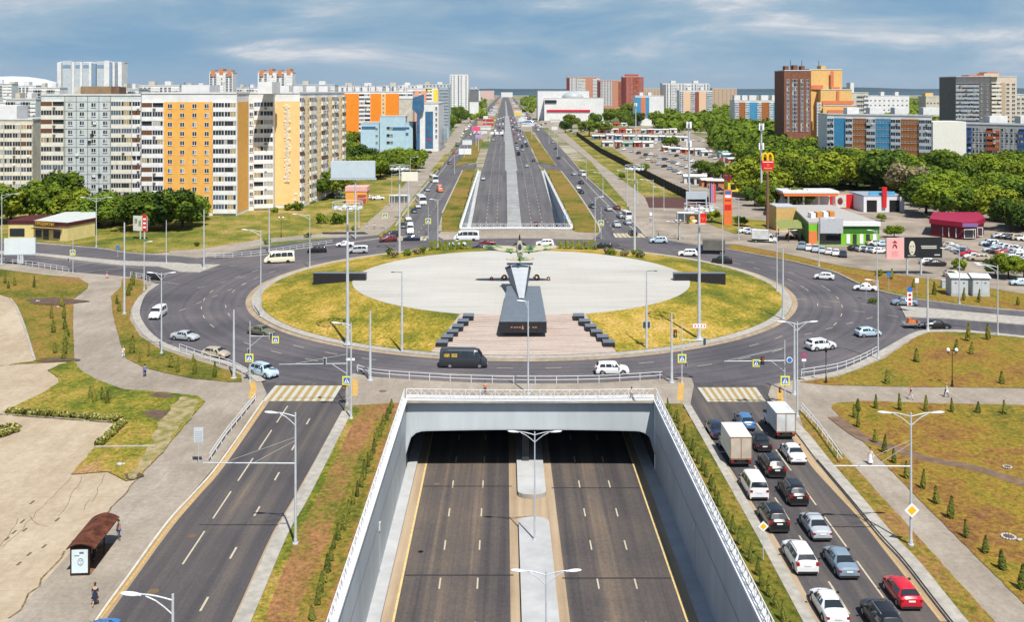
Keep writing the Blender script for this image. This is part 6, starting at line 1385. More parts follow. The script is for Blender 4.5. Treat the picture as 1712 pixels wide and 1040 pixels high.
# low light-blue building and the glass prow
bo = Bld('office_building', 'light blue office building with a tilted dark blue glass prow beside the far left road', 'office building', (XA(650, 640), 640, 0))
d = 640
bo.block([ppt(603, d), ppt(690, d), (XA(690, d), d+25), (XA(603, d), d+25)], 0, ZA(206, d), bluew); bo.block([ppt(635, d-2), ppt(678, d-2), (XA(678, d), d+10), (XA(635, d), d+10)], 0, ZA(194, d), bluew, name='upper_wall', par=.3)
bo.face(ppt(603, d-.05), ppt(634, d-.05), 4, ZA(208, d), 3, [(8, '-'), (3, 'w1')]); bo.face(ppt(636, d-2.05), ppt(677, d-2.05), 4, ZA(206, d), 3, [(10, '-'), (3, 'w2'), (7, 'w1'), (16, '-')], win=(1.6, 1.8))
bo.boxb(XA(605, d), XA(628, d), d-.3, d-.02, ZA(215, d), ZA(211, d), bglass, 'window_band'); bo.boxb(XA(657, d), XA(685, d), d-2.4, d-2.1, ZA(216, d), ZA(212, d), bglass, 'window_band')
b = MB(); o = bo.o; q = lambda px, py, dd: Vector((XA(px, dd)-o.x, dd-o.y, ZA(py, dd)))
b.add([q(690, 163, d-6), q(709, 157, d-6), q(709, 182, d-6), q(702, 188, d-6), q(702, 250, d-6), q(696, 250, d-6), q(697, 190, d-6), q(689, 182, d-6)]+[q(690, 163, d+16), q(709, 157, d+16), q(709, 182, d+16), q(702, 188, d+16), q(702, 250, d+16), q(696, 250, d+16), q(697, 190, d+16), q(689, 182, d+16)], [tuple(range(8))[::-1]]+[(i, 8+i, 8+(i+1) % 8, (i+1) % 8)[::-1] for i in range(8)]+[tuple(range(8, 16))]); b.build('glass_prow', bglass, bo.t)
P_ = [ppt(701, d-3), ppt(733, d-3), (XA(742, d+60), d+60), (XA(712, d+60), d+60)]; bo.block(P_, 0, ZA(173, d), wht, name='tower_wall')
bo.face(ppt(711, d-3.1), ppt(724, d-3.1), 2, ZA(186, d), 4, [(1, '-', bglass)]); bo.face(ppt(727, d-3.1), ppt(732, d-3.1), 8, ZA(176, d), 6, [(1, 'w1')], win=(1.2, 2))
b = MB(); b.box(0, 2.4, -.2, -.05, 0, .9); b.build('shop_sign', sred, bo.t, Matrix.Translation((XA(715, d)-o.x, -3.1, ZA(234, d)))); b = MB()
for k in range(7): b.box(-.02, .02, k*8, k*8+4, 3, 14)
b.build('window_band', bglass, bo.t, Matrix.Translation((XA(735, d)-o.x+1.2, 4, 0))); bo.done()
simple('white gable wall of a low block behind the light blue offices', 667, 690, 668, 165, 12, cream_, 1, None)
# skyline left
sk = [(-60, 20, 620, 140, 8, .5), (56, 100, 560, 147, 10, .6), (0, 60, 700, 143, 14, .5), (196, 232, 520, 149, 14, .6), (232, 300, 650, 143, 12, .5), (-70, 10, 480, 172, 14, .6), (10, 60, 450, 166, 14, .5), (300, 350, 760, 145, 14, .6), (392, 432, 800, 147, 14, .6), (490, 560, 700, 142, 14, .6), (560, 640, 820, 144, 14, .6), (640, 700, 900, 143, 14, .6), (700, 752, 1100, 141, 20, .6), (785, 800, 1500, 148, 20, .5)]
for i, (a, c_, d, py, dep, q_) in enumerate(sk):
    zt = ZA(py, d); simple(f'pale apartment block on the left skyline, {ordn(i)} of the background blocks', a, c_, d, py, dep, wht if i % 3 else pan, max(3, int(zt/3)), [(5, 'w3'), (3, 'lb' if i % 2 else 'l'), (5, 'w3'), (3, 'l')] if d < 900 else [(1, 'w9')], 'background blocks on the left skyline', zb=zt*.35 if d < 900 else zt*.5, roofs=((a+(c_-a)*.2, a+(c_-a)*.35, 3, cream_), (a+(c_-a)*.6, a+(c_-a)*.75, 3, wht)), win=(1.7, 1.5))
for i, (a, c_, nm) in enumerate(((350, 391, 'left'), (431, 491, 'right'))):
    bb = simple(f'white tower with orange-red crown on the left skyline, the {nm} of two', a, c_-2, 620, 120.5, 9, wht, 15, [(3, 'w2'), (2, 'l'), (3, 'w2'), (2, 'l')] if i else [(3, 'w2'), (3, 'l'), (3, 'w2')], 'white towers with orange crowns', name='tower', cat='tower', zb=26)
    zt = ZA(120.5, 620)
    for k in range(4 if i else 3): x_ = a+(c_-a)*(k+.25)/(4 if i else 3); bb.boxb(XA(x_, 620), XA(x_+6, 620), 619.5, 628, zt-2.6+.6*(k % 2), zt+1.5+.8*(k % 2), mat('crown_orange', (.60, .24, .10), .8, .1))
# stepped white glass tower
d = 700; bb = Bld('glass_tower', 'large white and blue-glass tower with scalloped bays on the left skyline', 'tower', (XA(153, d), d, 0))
bb.block([ppt(99, d), ppt(205, d), (XA(205, d), d+9), (XA(99, d), d+9)], 0, ZA(104, d), wht)
for i, (a, c_, ty, t_) in enumerate(((99, 106, 'w', 104), (107, 122, 'g', 101), (123, 128, 'w', 103), (128, 137, 'g', 105), (137, 141, 'w', 103), (141, 152, 'g', 104), (152, 156, 'w', 104), (156, 163, 'b', 106), (164, 177, 'g', 102), (177, 186, 'w', 101), (186, 190, 'b', 104), (191, 195, 'w', 103), (196, 199, 'b', 104), (200, 207, 'w', 103))):
    mm = {'w': wht, 'g': mat('pale_glass2', (.50, .56, .60), .3, .08, .4), 'b': mat('mid_glass', (.22, .32, .44), .2, .08, .4)}[ty]
    bb.boxb(XA(a, d)+.1, XA(c_, d)-.1, d-(2.5 if ty != 'w' else 3.4), d+2, 0, ZA(t_, d), mm, 'bay')
    if ty == 'g': bb.boxb(XA(a, d)+.4, XA(c_, d)-.4, d-2.7, d-2.55, ZA(113, d), ZA(108, d), mat('mid_glass', (.22, .32, .44), .2, .08), 'window_band')
bb.done()
# stadium dome
b = MB(); d = 1500; n = 14; cx_ = XA(20, d); rr = XA(105, d)-cx_; zc = ZA(127, d)
t = T('stadium', 'low white stadium dome on the horizon at the left', 'stadium', (cx_, d, 0))
for j in range(5):
    a0, a1 = PI/2*j/5, PI/2*(j+1)/5
    vs = [(rr*math.cos(a)*math.cos(k*2*PI/28), rr*math.cos(a)*math.sin(k*2*PI/28), 38+(zc-38)*math.sin(a)) for a in (a0, a1) for k in range(28)]; b.add(vs, [(k, (k+1) % 28, 28+(k+1) % 28, 28+k) for k in range(28)], 0, True)
b.build('dome', mat('dome_white', (.60, .66, .72), .5, .04), t); b = MB(); b.cyl((0, 0, 0), (0, 0, 38), rr, rr, 28, 0, False); b.build('drum', wht, t)
# --- right side
brn = mat('facade_brown', (.24, .10, .062), .85, .15, .6); ylw = mat('facade_sand', (.74, .46, .17), .8, .06, .6); cor = mat('facade_coral', (.66, .20, .09), .8, .06, .6)
d = 600; bb = Bld('apartment_tower', 'brown and sand-coloured stepped brick apartment tower above the wood', 'apartment tower', (XA(1370, d), d, 0))
bb.block([ppt(1311, d), ppt(1356, d), (XA(1356, d), d+22), (XA(1311, d), d+22)], 0, ZA(118, d), brn); bb.block([ppt(1353, d+3), ppt(1408, d+5), (XA(1408, d), d+28), (XA(1353, d), d+28)], 0, ZA(116, d), ylw, name='sand_wall')
bb.block([ppt(1372, d-3), ppt(1424, d-3), (XA(1424, d), d+20), (XA(1372, d), d+20)], 0, ZA(150, d), ylw, name='lower_wall'); bb.block([ppt(1376, d-8), ppt(1428, d-8), (XA(1428, d), d-3.1), (XA(1376, d), d-3.1)], 0, ZA(176, d), ylw, name='lower_wall')
for a, c_, dd, y0_, y1_ in ((1354, 1378, d+2.8, 149, 142), (1372, 1424, d-3.3, 174, 168), (1376, 1428, d-8.3, 190, 183), (1391, 1396, d+2.8, 145, 118), (1396, 1408, d+4.6, 150, 145), (1396, 1400, d-3.3, 168, 151)): bb.boxb(XA(a, d), XA(c_, d), dd-.3, dd, ZA(y0_, d), ZA(y1_, d), cor, 'coral_band')
bb.face(ppt(1311, d), ppt(1356, d), 14, ZA(133, d), 13, [(4, '-'), (4, 'w1'), (5, '-'), (8, 'w2'), (5, '-', mat('facade_brown_dark', (.17, .07, .045), .85, .15)), (5, 'w1'), (4, '-'), (5, 'w1'), (3, '-')], win=(1.7, 2.0)); bb.face(ppt(1365, d-3.5), ppt(1372, d-3.5), 12, ZA(170, d), 12, [(1, 'lg')])
for k, (a, c_, h_) in enumerate(((1313, 1319, 3), (1327, 1334, 3.5), (1340, 1346, 3))): bb.boxb(XA(a, d), XA(c_, d), d+.5, d+6, ZA(118, d), ZA(118, d)+h_, brn)
bb.boxb(XA(1376, d), XA(1384, d), d+4, d+12, ZA(116, d), ZA(116, d)+2.5, ylw)
for x_ in (1328, 1347, 1376): bb.boxb(XA(x_, d)-.12, XA(x_, d)+.12, d+8, d+8.3, ZA(118, d), ZA(100, d), trim, 'antenna')
bb.done()
bbl = mat('facade_blue', (.06, .28, .50), .7, .1, .5); bro = mat('facade_rust', (.36, .13, .035), .8, .1, .5)
bb = simple('nine-storey block with alternating blue and rust-brown panels, white gable end', 1383, 1558, 470, 191.5, 14, wht, 9, [(12, 'lg'), (20, '-', bbl), (12, 'lg'), (23, 'w5', bro), (15, 'lg'), (25, 'w5', bbl), (16, 'lg'), (29, 'w6', bro), (20, 'lg')], roofs=((1420, 1440, 3.4, wht), (1458, 1480, 3.4, wht), (1500, 1522, 3.4, wht), (1548, 1575, 3.4, wht)), win=(.6, 1.0), skew=-28)
b = MB(); b.box(0, XA(1614, 440)-XA(1558, 440), 0, 14, 0, ZA(203, 441)); b.build('gable_wall', mat('gable_white', (.72, .70, .64), .8, .04), bb.t, Matrix.Translation((XA(1558, 442)-bb.o.x, 441-bb.o.y, 0)))
gry = mat('facade_grey', (.42, .43, .46), .8, .08, .5)
simple('nine-storey grey block with red and blue balcony columns at the right edge', 1614, 1760, 455, 207, 14, gry, 9, [(11, 'lu'), (24, 'w4'), (22, 'lo'), (30, 'w4'), (22, 'lu'), (30, 'w4')], roofs=((1660, 1690, 3.6, wht), (1712, 1730, 3.6, wht)), win=(1., 1.6), skew=-25)
d = 620; dk = mat('facade_slate', (.20, .19, .19), .8, .1, .5); bei = mat('facade_beige', (.62, .53, .43), .8, .06, .5)
bb = Bld('apartment_tower', 'tall tower, dark grey on its left half and beige on its right', 'apartment tower', (XA(1650, d), d, 0)); bb.block([ppt(1598, d), ppt(1656, d-10), (XA(1656, d), d+14), (XA(1598, d), d+24)], 0, ZA(128.5, d), dk); bb.block([ppt(1657, d+4), ppt(1700, d+4), (XA(1700, d), d+24), (XA(1657, d), d+24)], 0, ZA(127.5, d), bei, name='beige_wall')
bb.face(ppt(1598, d), ppt(1656, d-10), 16, ZA(138, d), 11, [(7, 'lg', dk), (6, 'lg'), (6, 'lg'), (6, 'lg'), (12, 'w2', dk)], win=(1.1, 1.3)); bb.face(ppt(1657, d+4), ppt(1700, d+4), 16, ZA(138, d), 11, [(17, 'lb'), (7, '-', mat('facade_beige_dark', (.50, .38, .26), .8, .1)), (8, 'w1', bei), (11, 'w1')], win=(2, 1.4))
bb.boxb(XA(1622, d), XA(1648, d), d+2, d+12, ZA(128, d), ZA(125, d), cor); bb.boxb(XA(1648, d), XA(1673, d), d+2, d+12, ZA(128, d), ZA(122, d), bei); bb.boxb(XA(1652, d), XA(1672, d), d+2, d+12, ZA(122, d), ZA(120, d), cor); bb.done()
far_ = [('blue and rust-brown block half hidden by trees right of the white-red towers', 1228, 1308, 900, 168, [(6, 'lg'), (8, '-', bro), (6, 'lg'), (10, '-', bbl), (6, 'lg'), (10, '-', bro), (6, 'lg'), (12, '-', bbl)], wht, 10, ((1229, 1239, 5, wht), (1242, 1251, 5, wht), (1254, 1266, 5, wht), (1274, 1286, 5, wht), (1292, 1305, 5, wht))),
 ('white and beige tower with red roof trim, front one of the white-red group', 1136, 1191, 1200, 151, [(8, 'w2'), (14, '-', mat('facade_peach', (.76, .52, .34), .8, .05)), (8, 'lg'), (8, '-', mat('facade_maroon', (.26, .08, .06), .8, .1)), (14, '-', mat('facade_peach', (.76, .52, .34), .8, .05)), (12, 'lg')], wht, 12, ((1150, 1156, 4, wht), (1172, 1178, 4, wht))),
 ('white tower with red roof bands behind, right of the red brick tower', 1107, 1186, 1400, 139, [(5, '-', dk), (8, 'w2'), (8, 'l'), (8, 'w2'), (8, 'l'), (8, 'w2'), (8, 'l'), (8, 'w2')], wht, 16, ((1110, 1124, 0, wht), (1122, 1130, 4, wht), (1160, 1168, 4, wht))),
 ('long low beige block on the skyline, right of the white-red towers', 1191, 1232, 1800, 147.5, [(1, 'w6')], mat('facade_tan', (.52, .38, .26), .8, .1), 8, ()),
 ('long low tan block behind the red brick tower', 1076, 1108, 1900, 148, [(1, 'w6')], mat('facade_tan', (.52, .38, .26), .8, .1), 8, ()),
 ('red brick stepped tower in the far centre', 1041, 1076, 1500, 128, [(4, '-', mat('brick_dark', (.14, .03, .03), .8, .1)), (9, 'w2'), (6, 'lo'), (6, 'w1')], mat('brick_red', (.46, .10, .06), .85, .1, .3), 18, ((1046, 1068, 4, mat('brick_red', (.46, .10, .06), .85, .1)),)),
 ('red-brown brick tower block, left part of the far group behind the mall', 948, 1004, 1700, 128.5, [(3, '-', mat('brick_dark', (.14, .03, .03), .8, .1)), (10, 'w2', mat('facade_palegrey', (.52, .52, .52), .8, .06)), (8, 'lw'), (8, '-', mat('brick_orange', (.52, .25, .16), .85, .1)), (9, 'l')], mat('brick_orange', (.52, .25, .16), .85, .1, .3), 18, ()),
 ('brick tower block with a grey front, right part of the far group behind the mall', 1000, 1042, 1600, 134, [(3, '-', mat('brick_dark', (.14, .03, .03), .8, .1)), (14, 'w4', mat('facade_palegrey', (.52, .52, .52), .8, .06)), (8, '-', mat('brick_orange', (.52, .25, .16), .85, .1)), (6, 'lo')], mat('brick_orange', (.52, .25, .16), .85, .1, .3), 16, ()),
 ('low white block with blue and red panels below the red brick tower', 1062, 1110, 1100, 160, [(8, '-', bbl), (6, '-', cor), (5, '-', bbl), (20, '-', wht)], wht, 8, ((1070, 1076, 4, wht), (1084, 1090, 4, wht))),
 ('white block behind the sand-coloured tower', 1424, 1452, 760, 155, [(2, '-'), (3, 'w3'), (2, 'l')], cream_, 8, ((1424, 1430, 8, wht),)),
 ('low white block above the far trees, right of the white block', 1452, 1520, 1200, 160, [(1, 'w9')], wht, 4, ((1474, 1480, 5, wht), (1498, 1504, 5, wht))),
 ('cream block at the right edge behind the two-tone tower', 1699, 1760, 700, 158, [(1, 'w8')], cream_, 8, ()),
 ('small white and yellow block above the far trees', 1548, 1571, 1100, 161, [(1, 'w4')], cream_, 3, ((1549, 1562, 4, orgl),))]
for lb, a, c_, d, py, cols, m_, fl, rf in far_:
    zt = ZA(py, d); simple(lb, a, c_, d, py, 20, m_, fl, cols, 'distant blocks on the right', zb=max(0, zt*.25), roofs=rf, win=(2, 1.6))
for a, c_ in ((1110, 1124), (1135, 1150), (1152, 1161), (1174, 1184)):
    pass
# mall
d = 1300; bb = Bld('shopping_mall', 'big white shopping mall with a glass dome and red stripe in the far centre', 'shopping mall', (XA(950, d), d, 0)); z_ = lambda py: ZA(py, d)
bb.block([ppt(899, d), ppt(985, d), (XA(985, d), d+60), (XA(899, d), d+60)], 0, z_(152), wht); bb.block([ppt(910, d-25), ppt(1009, d-25), (XA(1009, d), d-1), (XA(910, d), d-1)], 0, z_(163.5), wht, name='front_wall')
bb.boxb(XA(913, d), XA(984, d), d-26, d-25.1, z_(186), z_(182.5), mat('mall_red', (.50, .01, .03), .6, .05), 'red_band'); bb.boxb(XA(910, d), XA(929, d), d-26, d-25.1, z_(171.5), z_(166.5), glass, 'window_band')
b = MB(); b.ball((XA(957, d)-bb.o.x, -6, z_(163)), XA(975, d)-XA(957, d), 12, 8.5, 0, 16, 10); b.build('glass_dome', mat('dome_glass', (.42, .46, .47), .3, .1), bb.t); bb.done()
for i, (x0, x1, d, py, c0) in enumerate(((786, 803, 2600, 151.5, 'w'), (803, 826, 4200, 151.3, 'p'), (838, 857, 5500, 154, 'w'))):
    simple(f'white building in the haze where the main road ends, {ordn(i)} from left', x0, x1, d, py, 60, wht if c0 == 'w' else mat('pale_pink', (.62, .42, .40), .8, .05), 3, None, 'buildings at the end of the main road')
# --- shops and small buildings
redr = mat('roof_maroon', (.085, .018, .02), .6, .1, 1); yw = mat('shop_yellow', (.68, .56, .24), .8, .06, .8)
def shop(name, label, cat, P, z1, wm, rm, over=.4, rh=.9, z0=.1, rm2=None):
    c_ = sum((Vector(p[:2]).to_3d() for p in P), Vector())/len(P); t = T(name, label, cat, (c_.x, c_.y, z0)); Q_ = [(p[0]-c_.x, p[1]-c_.y) for p in P]; b = MB(); b.prism(Q_, 0, z1, 0, 0); b.build('wall', wm, t)
    Q2 = [(x*(1+over/10), y*(1+over/10)) for x, y in Q_]; b = MB(); b.prism(Q2, z1, z1+rh, 1, 0, True); b.build('roof', [rm, rm2 or rm], t); return t, c_
def rect(px0, px1, d, dep): return [ppt(px0, d), ppt(px1, d), (XA(px1, d), d+dep), (XA(px0, d), d+dep)]
grn1 = mat('shop_roof_pale', (.50, .54, .52), .8, .1)
P_ = [ppt(58, 262), ppt(113, 258), ppt(159, 268), (XA(159, 268)-6, 282), (XA(58, 262), 280)]
t, c_ = shop('shop', 'yellow corner shop with maroon fascia and a glazed front beside the west road', 'shop', P_, 4.0, yw, redr, .3, 1.0, rm2=grn1)
b = MB(); L_ = XA(106, 258)-XA(62, 262)
b.box(0, L_*.22, -.1, 0, .6, 2.6); b.box(L_*.3, L_*.5, -.1, 0, .2, 2.8); b.box(L_*.7, L_*.95, -.1, 0, .6, 2.6)
M_ = Matrix.Translation((XA(58, 262)+.4-c_.x, 262-c_.y-.25, 0)) @ Matrix.Rotation(-.361, 4, 'Z'); b.build('shop_window', glass, t, M_)
b = MB(); b.box(L_*.05, L_*.85, -.9, -.75, 3.9, 4.9); b.build('shop_sign', mat('sign_dark', (.10, .05, .03), .6, .1), t, M_); text('lettering', 'ПРОДУКТЫ', 1.1, samber, t, M_ @ Matrix.Translation((L_*.45, -.95, 4.4)))
b = MB(); b.box(-.3, L_+.3, -1.3, -.05, 3.0, 3.15); b.build('canopy', redr, t, M_)
t, c_ = shop('shop', 'smaller yellow shop with maroon roof at the far left edge', 'shop', rect(14, 56, 264, 12), 3.8, yw, redr, .3, .9); b = MB(); b.box(-3, 1, -.1, 0, .5, 2.6); b.build('shop_window', glass, t, Matrix.Translation((0, 264-c_.y-.02, 0)))
t, c_ = shop('kiosk', 'orange kiosk with a pink curved roof below the large blank billboard', 'kiosk', rect(578, 613, 345, 6), 4.2, mat('kiosk_orange', (.75, .35, .08), .7, .05), mat('roof_pink', (.75, .42, .42), .6, .1), .6, 1.6); b = MB(); b.box(1.5, 4.5, -.1, 0, 0, 3); b.build('door', mat('door_red', (.4, .08, .05), .6, .05), t, Matrix.Translation((-1, 345-c_.y-.02, 0)))
# tram-stop like glass shelters on the left field
for i, (a, c0, d, lb) in enumerate(((651, 684, 345, 'white framed shelter roof beside the far left pavement'), (1133, 1180, 296, 'white framed shelter beside the burger billboard'))):
    t = T('waiting_shelter', lb, 'shelter', (XA(a, d), d, .1)); w_ = XA(c0, d)-XA(a, d); b = MB(); b.box(0, w_, 0, 2.2, 2.6, 2.8); b.build('roof', white, t); b = MB()
    for k in range(5): b.box(w_*k/4-.06, w_*k/4+.06, 0, .12, 0, 2.6); b.box(w_*k/4-.06, w_*k/4+.06, 2.05, 2.17, 0, 2.6)
    b.build('frame', white, t); b = MB(); b.box(0, w_, 2.1, 2.14, .4, 2.5); b.build('glass_wall', mat('shelter_glass', (.35, .42, .45), .2, 0), t)
# green supermarket
grn = mat('store_green', (.20, .50, .03), .7, .05); grnd = mat('store_dark_green', (.04, .16, .02), .7, .05); sg = mat('store_grey', (.45, .47, .50), .6, .06)
d = 268; D0, D1 = 262, 268
t, c_ = shop('store', 'bright green supermarket with grey entrance front on the car park', 'store', [ppt(1352, 252), ppt(1470, 252), (XA(1470, 252), 290), (XA(1322, 290), 290)], 5.4, grn, mat('store_roof', (.42, .40, .38), .8, .12), .02, .5)
fy = 252-c_.y; X_ = lambda px, dd=252: XA(px, dd)-c_.x
b = MB(); b.box(X_(1352), X_(1366), fy-.1, fy-.02, 0, 3.6); b.build('orange_panel', mat('store_orange', (.70, .20, .06), .7, .05), t); b = MB(); b.box(X_(1369), X_(1407), fy-1.2, fy-.02, 3.2, 7.1); b.build('entrance_fascia', sg, t); b = MB(); b.box(X_(1370), X_(1406), fy-.1, fy-.02, .3, 3.1)
b.build('entrance_glass', glass, t)
b = MB(); b.box(X_(1408), X_(1470), fy-.12, fy-.03, 3.1, 4.9); b.build('dark_band', grnd, t); b = MB(); b.box(X_(1408), X_(1471), fy-.6, fy+1, 4.95, 6.0); b.build('white_eaves', white, t)
for k in range(5): b = MB(); b.box(X_(1415+k*11), X_(1421+k*11), fy-.15, fy-.03, .4, 2.8); b.build('shop_window', glass if k % 2 else swhite, t)
b = MB(); b.add([(XA(1322, 290)-c_.x-.1, 290-c_.y, 0), (X_(1352)-.1, fy, 0), (X_(1352)-.1, fy, 5.3), (XA(1322, 290)-c_.x-.1, 290-c_.y, 5.3)], [(0, 1, 2, 3)]); b.build('side_wall', grnd, t)
for k in range(4): b = MB(); b.box(X_(1372+k*13), X_(1380+k*13), fy+8+k, fy+11+k, 5.9, 7.2); b.build('roof_unit', [white, mat('unit_orange', (.6, .25, .05), .7, .1)][k % 2], t)
t, c_ = shop('building_part', 'sand-coloured entrance block with a terrace awning left of the green supermarket', 'cafe', rect(1298, 1332, 278, 8), 6.5, mat('cafe_sand', (.62, .42, .16), .7, .1), sg, .05, .3); t.name = 'cafe'
b = MB(); b.add([(X_(1305, 262)+0, 0, 0)]*0 or [(0, 0, 3.4), (8, 0, 3.4), (7, 7, 4.8), (1, 7, 4.8)], [(0, 1, 2, 3)]); b.build('awning', mat('awning_green', (.22, .25, .08), .8, .1), t, Matrix.Translation((XA(1302, 258)-c_.x, 258-c_.y, 0))); b = MB()
for x_ in (0, 2.6, 5.3, 8): b.box(x_-.1, x_+.1, 0, .2, 0, 3.4)
for k in range(14): x_ = rnd.uniform(0, 8); y_ = rnd.uniform(0, 6); b.box(x_, x_+.5, y_, y_+.5, 0, rnd.uniform(.6, 1.8), 1)
b.build('terrace', [trim, mat('terrace_brown', (.14, .06, .03), .8, .3)], t, Matrix.Translation((XA(1302, 258)-c_.x, 258-c_.y, 0)))
# filling station
d = 330; t, c_ = shop('filling_station', 'filling station shop with orange and red fascia and a long white canopy', 'filling station', rect(1308, 1440, d, 9), 3.6, white, white, .02, .3)
X_ = lambda px: XA(px, 330)-c_.x
b = MB(); b.box(X_(1300), X_(1388), d-8-c_.y, d+2-c_.y, 5.0, 5.9); b.build('canopy', mat('canopy_orange', (.72, .19, .05), .6, .04), t); b = MB(); b.box(X_(1298), X_(1390), d-8.1-c_.y, d+2-c_.y, 5.92, 6.6); b.build('canopy_top', white, t)
for px in (1310, 1335, 1360, 1384): b = MB(); b.box(X_(px)-.25, X_(px)+.25, d-6-c_.y, d-5.5-c_.y, 0, 5); b.build('column', white, t)
b = MB(); b.box(X_(1388), X_(1432), d-.3-c_.y, d-.02-c_.y, 0, 4.8); b.build('red_front', sred, t); b = MB(); b.box(X_(1396), X_(1414), d-.4-c_.y, d-.31-c_.y, .3, 4.6); b.build('poster', mat('poster_pale', (.66, .66, .60), .5, .1), t); b = MB(); b.ball((X_(1404), d-.45-c_.y, 2.5), .9, .05, 1.2); b.build('picture', mat('poster_fig', (.2, .05, .05), .6, .3), t)
for px in (1316, 1325, 1345): b = MB(); b.box(X_(px), X_(px+6), d-.1-c_.y, d-.02-c_.y, .3, 2.8); b.build('shop_window', glass, t)
# car wash
t, c_ = shop('car_wash', 'white car wash with two dark bays and a red post in front of the wood', 'car wash', rect(1444, 1512, 320, 14), 5.0, mat('wash_white', (.68, .68, .74), .7, .04), mat('wash_roof', (.30, .34, .40), .7, .1), .02, .4); X_ = lambda px: XA(px, 320)-c_.x; fy = 320-c_.y
for a in (1449, 1487): b = MB(); b.box(X_(a), X_(a+17), fy-.05, fy-.01, 0, 3.9); b.build('bay_door', black, t)
b = MB(); b.box(X_(1475), X_(1481), fy-.6, fy-.1, 1.5, 8.2, tx=-.2); b.build('red_post', sred, t); b = MB(); b.box(X_(1455), X_(1498), fy+1, fy+1.5, 5.4, 6.6); b.build('roof_sign', mat('wash_blue', (.10, .38, .62), .6, .05), t)
# magenta-roofed cafe
t, c_ = shop('roadside_cafe', 'low cafe with magenta roof and dark red glazed walls at the wood edge', 'cafe', [ppt(1556, 268), ppt(1608, 261), ppt(1630, 262), ppt(1645, 270), ppt(1636, 282), ppt(1562, 282)], 3.4, mat('cafe_maroon', (.14, .015, .03), .6, .05), mat('roof_magenta', (.32, .012, .05), .5, .06), .5, 1.3)
for a, dd, w_ in ((1566, 267, 1.6), (1576, 265.5, 1.6), (1586, 264, 1.6), (1598, 262.4, 1.2), (1612, 261, 2.2), (1622, 261.4, 1.2), (1634, 264.5, 1.2)): b = MB(); b.box(-.15, w_+.15, -.11, -.02, .45, 2.85, 0); b.box(0, w_, -.13, -.11, .6, 2.7, 1); b.build('window', [white, glass], t, Matrix.Translation((XA(a, dd)-c_.x, dd-c_.y-.2, 0)))
b = MB(); b.box(0, 4, -.1, 0, 0, 1); b.build('shop_sign', mat('sign_violet', (.20, .12, .30), .5, 0), t, Matrix.Translation((XA(1608, 260)-c_.x, 259.5-c_.y, 3.6)))
# yellow kiosk with magenta roof, transformer cabins
t, c_ = shop('kiosk', 'yellow kiosk with a magenta roof beside the market car park', 'kiosk', rect(1217, 1243, 385, 7), 4.2, mat('kiosk_yellow', (.80, .62, .04), .7, .04), mat('roof_magenta', (.32, .012, .05), .5, .06), 1.2, 1.8); b = MB(); b.box(-2, 0, -.1, -.02, .8, 3); b.build('window', glass, t, Matrix.Translation((0, 385-c_.y, 0)))
for i, (a, c0) in enumerate(((1588, 1621), (1628, 1653))):
    d = 189; t = T('transformer_cabin', ['left', 'right'][i]+' one of two grey transformer cabins on the north-east lawn', 'utility cabin', (XA((a+c0)/2, d), d, .16), -.12, 'grey transformer cabins'); b = MB(); b.box(-1.55, 1.55, 0, 3.4, .35, 3.6); b.build('wall', mat('cabin_grey', (.46, .50, .53), .6, .06), t); b = MB(); b.box(-1.6, 1.6, -.05, 3.45, 0, .35); b.build('plinth', conc, t)
    b = MB(); b.add([(-1.8, -.3, 3.6), (1.8, -.3, 3.6), (1.8, 3.7, 3.6), (-1.8, 3.7, 3.6), (-1.8, 1.7, 4.2), (1.8, 1.7, 4.2)], [(0, 1, 5, 4), (2, 3, 4, 5), (0, 4, 3), (1, 2, 5), (0, 3, 2, 1)]); b.build('roof', mat('cabin_roof', (.62, .64, .66), .5, .05), t)
    for s in (-1, 1): b = MB(); b.box(s*.75-.7, s*.75+.7, -.03, -.01, .5, 3.4); b.box(s*.75-.15, s*.75+.15, -.05, -.03, 2.5, 2.7, 1); b.build('door', [mat('cabin_door', (.50, .54, .57), .6, .05), trim], t)
b = MB(); t = T('cable_box', 'small grey cable box left of the transformer cabins', 'utility box', G(1581, 482, .16)); b.box(-.7, .7, 0, .8, 0, 1.5); b.box(-.75, .75, -.05, .85, 1.5, 1.6); b.build('box', mat('cabin_grey', (.46, .50, .53), .6, .06), t)
# dark long fence of the market, with panels
P = [G(x, y, .1) for x, y in ((964, 226), (1005, 256), (1050, 280), (1120, 318), (1160, 338), (1185, 345))]; t = T('market_fence', 'long dark solid fence between the market and the dry grass', 'fence', P[0]); b = MB(); o = P[0]
for a, c0 in zip(P, P[1:]):
    b.add([a-o, c0-o, c0-o+Vector((0, 0, 3.2)), a-o+Vector((0, 0, 3.2))], [(0, 1, 2, 3), (3, 2, 1, 0)])
b.build('panels', mat('fence_dark', (.045, .05, .06), .6, .15), t)
pts = walk(P, 6); pm = MB(); pm.box(-.1, .1, -.1, .1, 0, 3.4); me = pm.mesh('post', trim)
for p, _ in pts[:90]: put('post', me, t, Matrix.Translation(p-o))
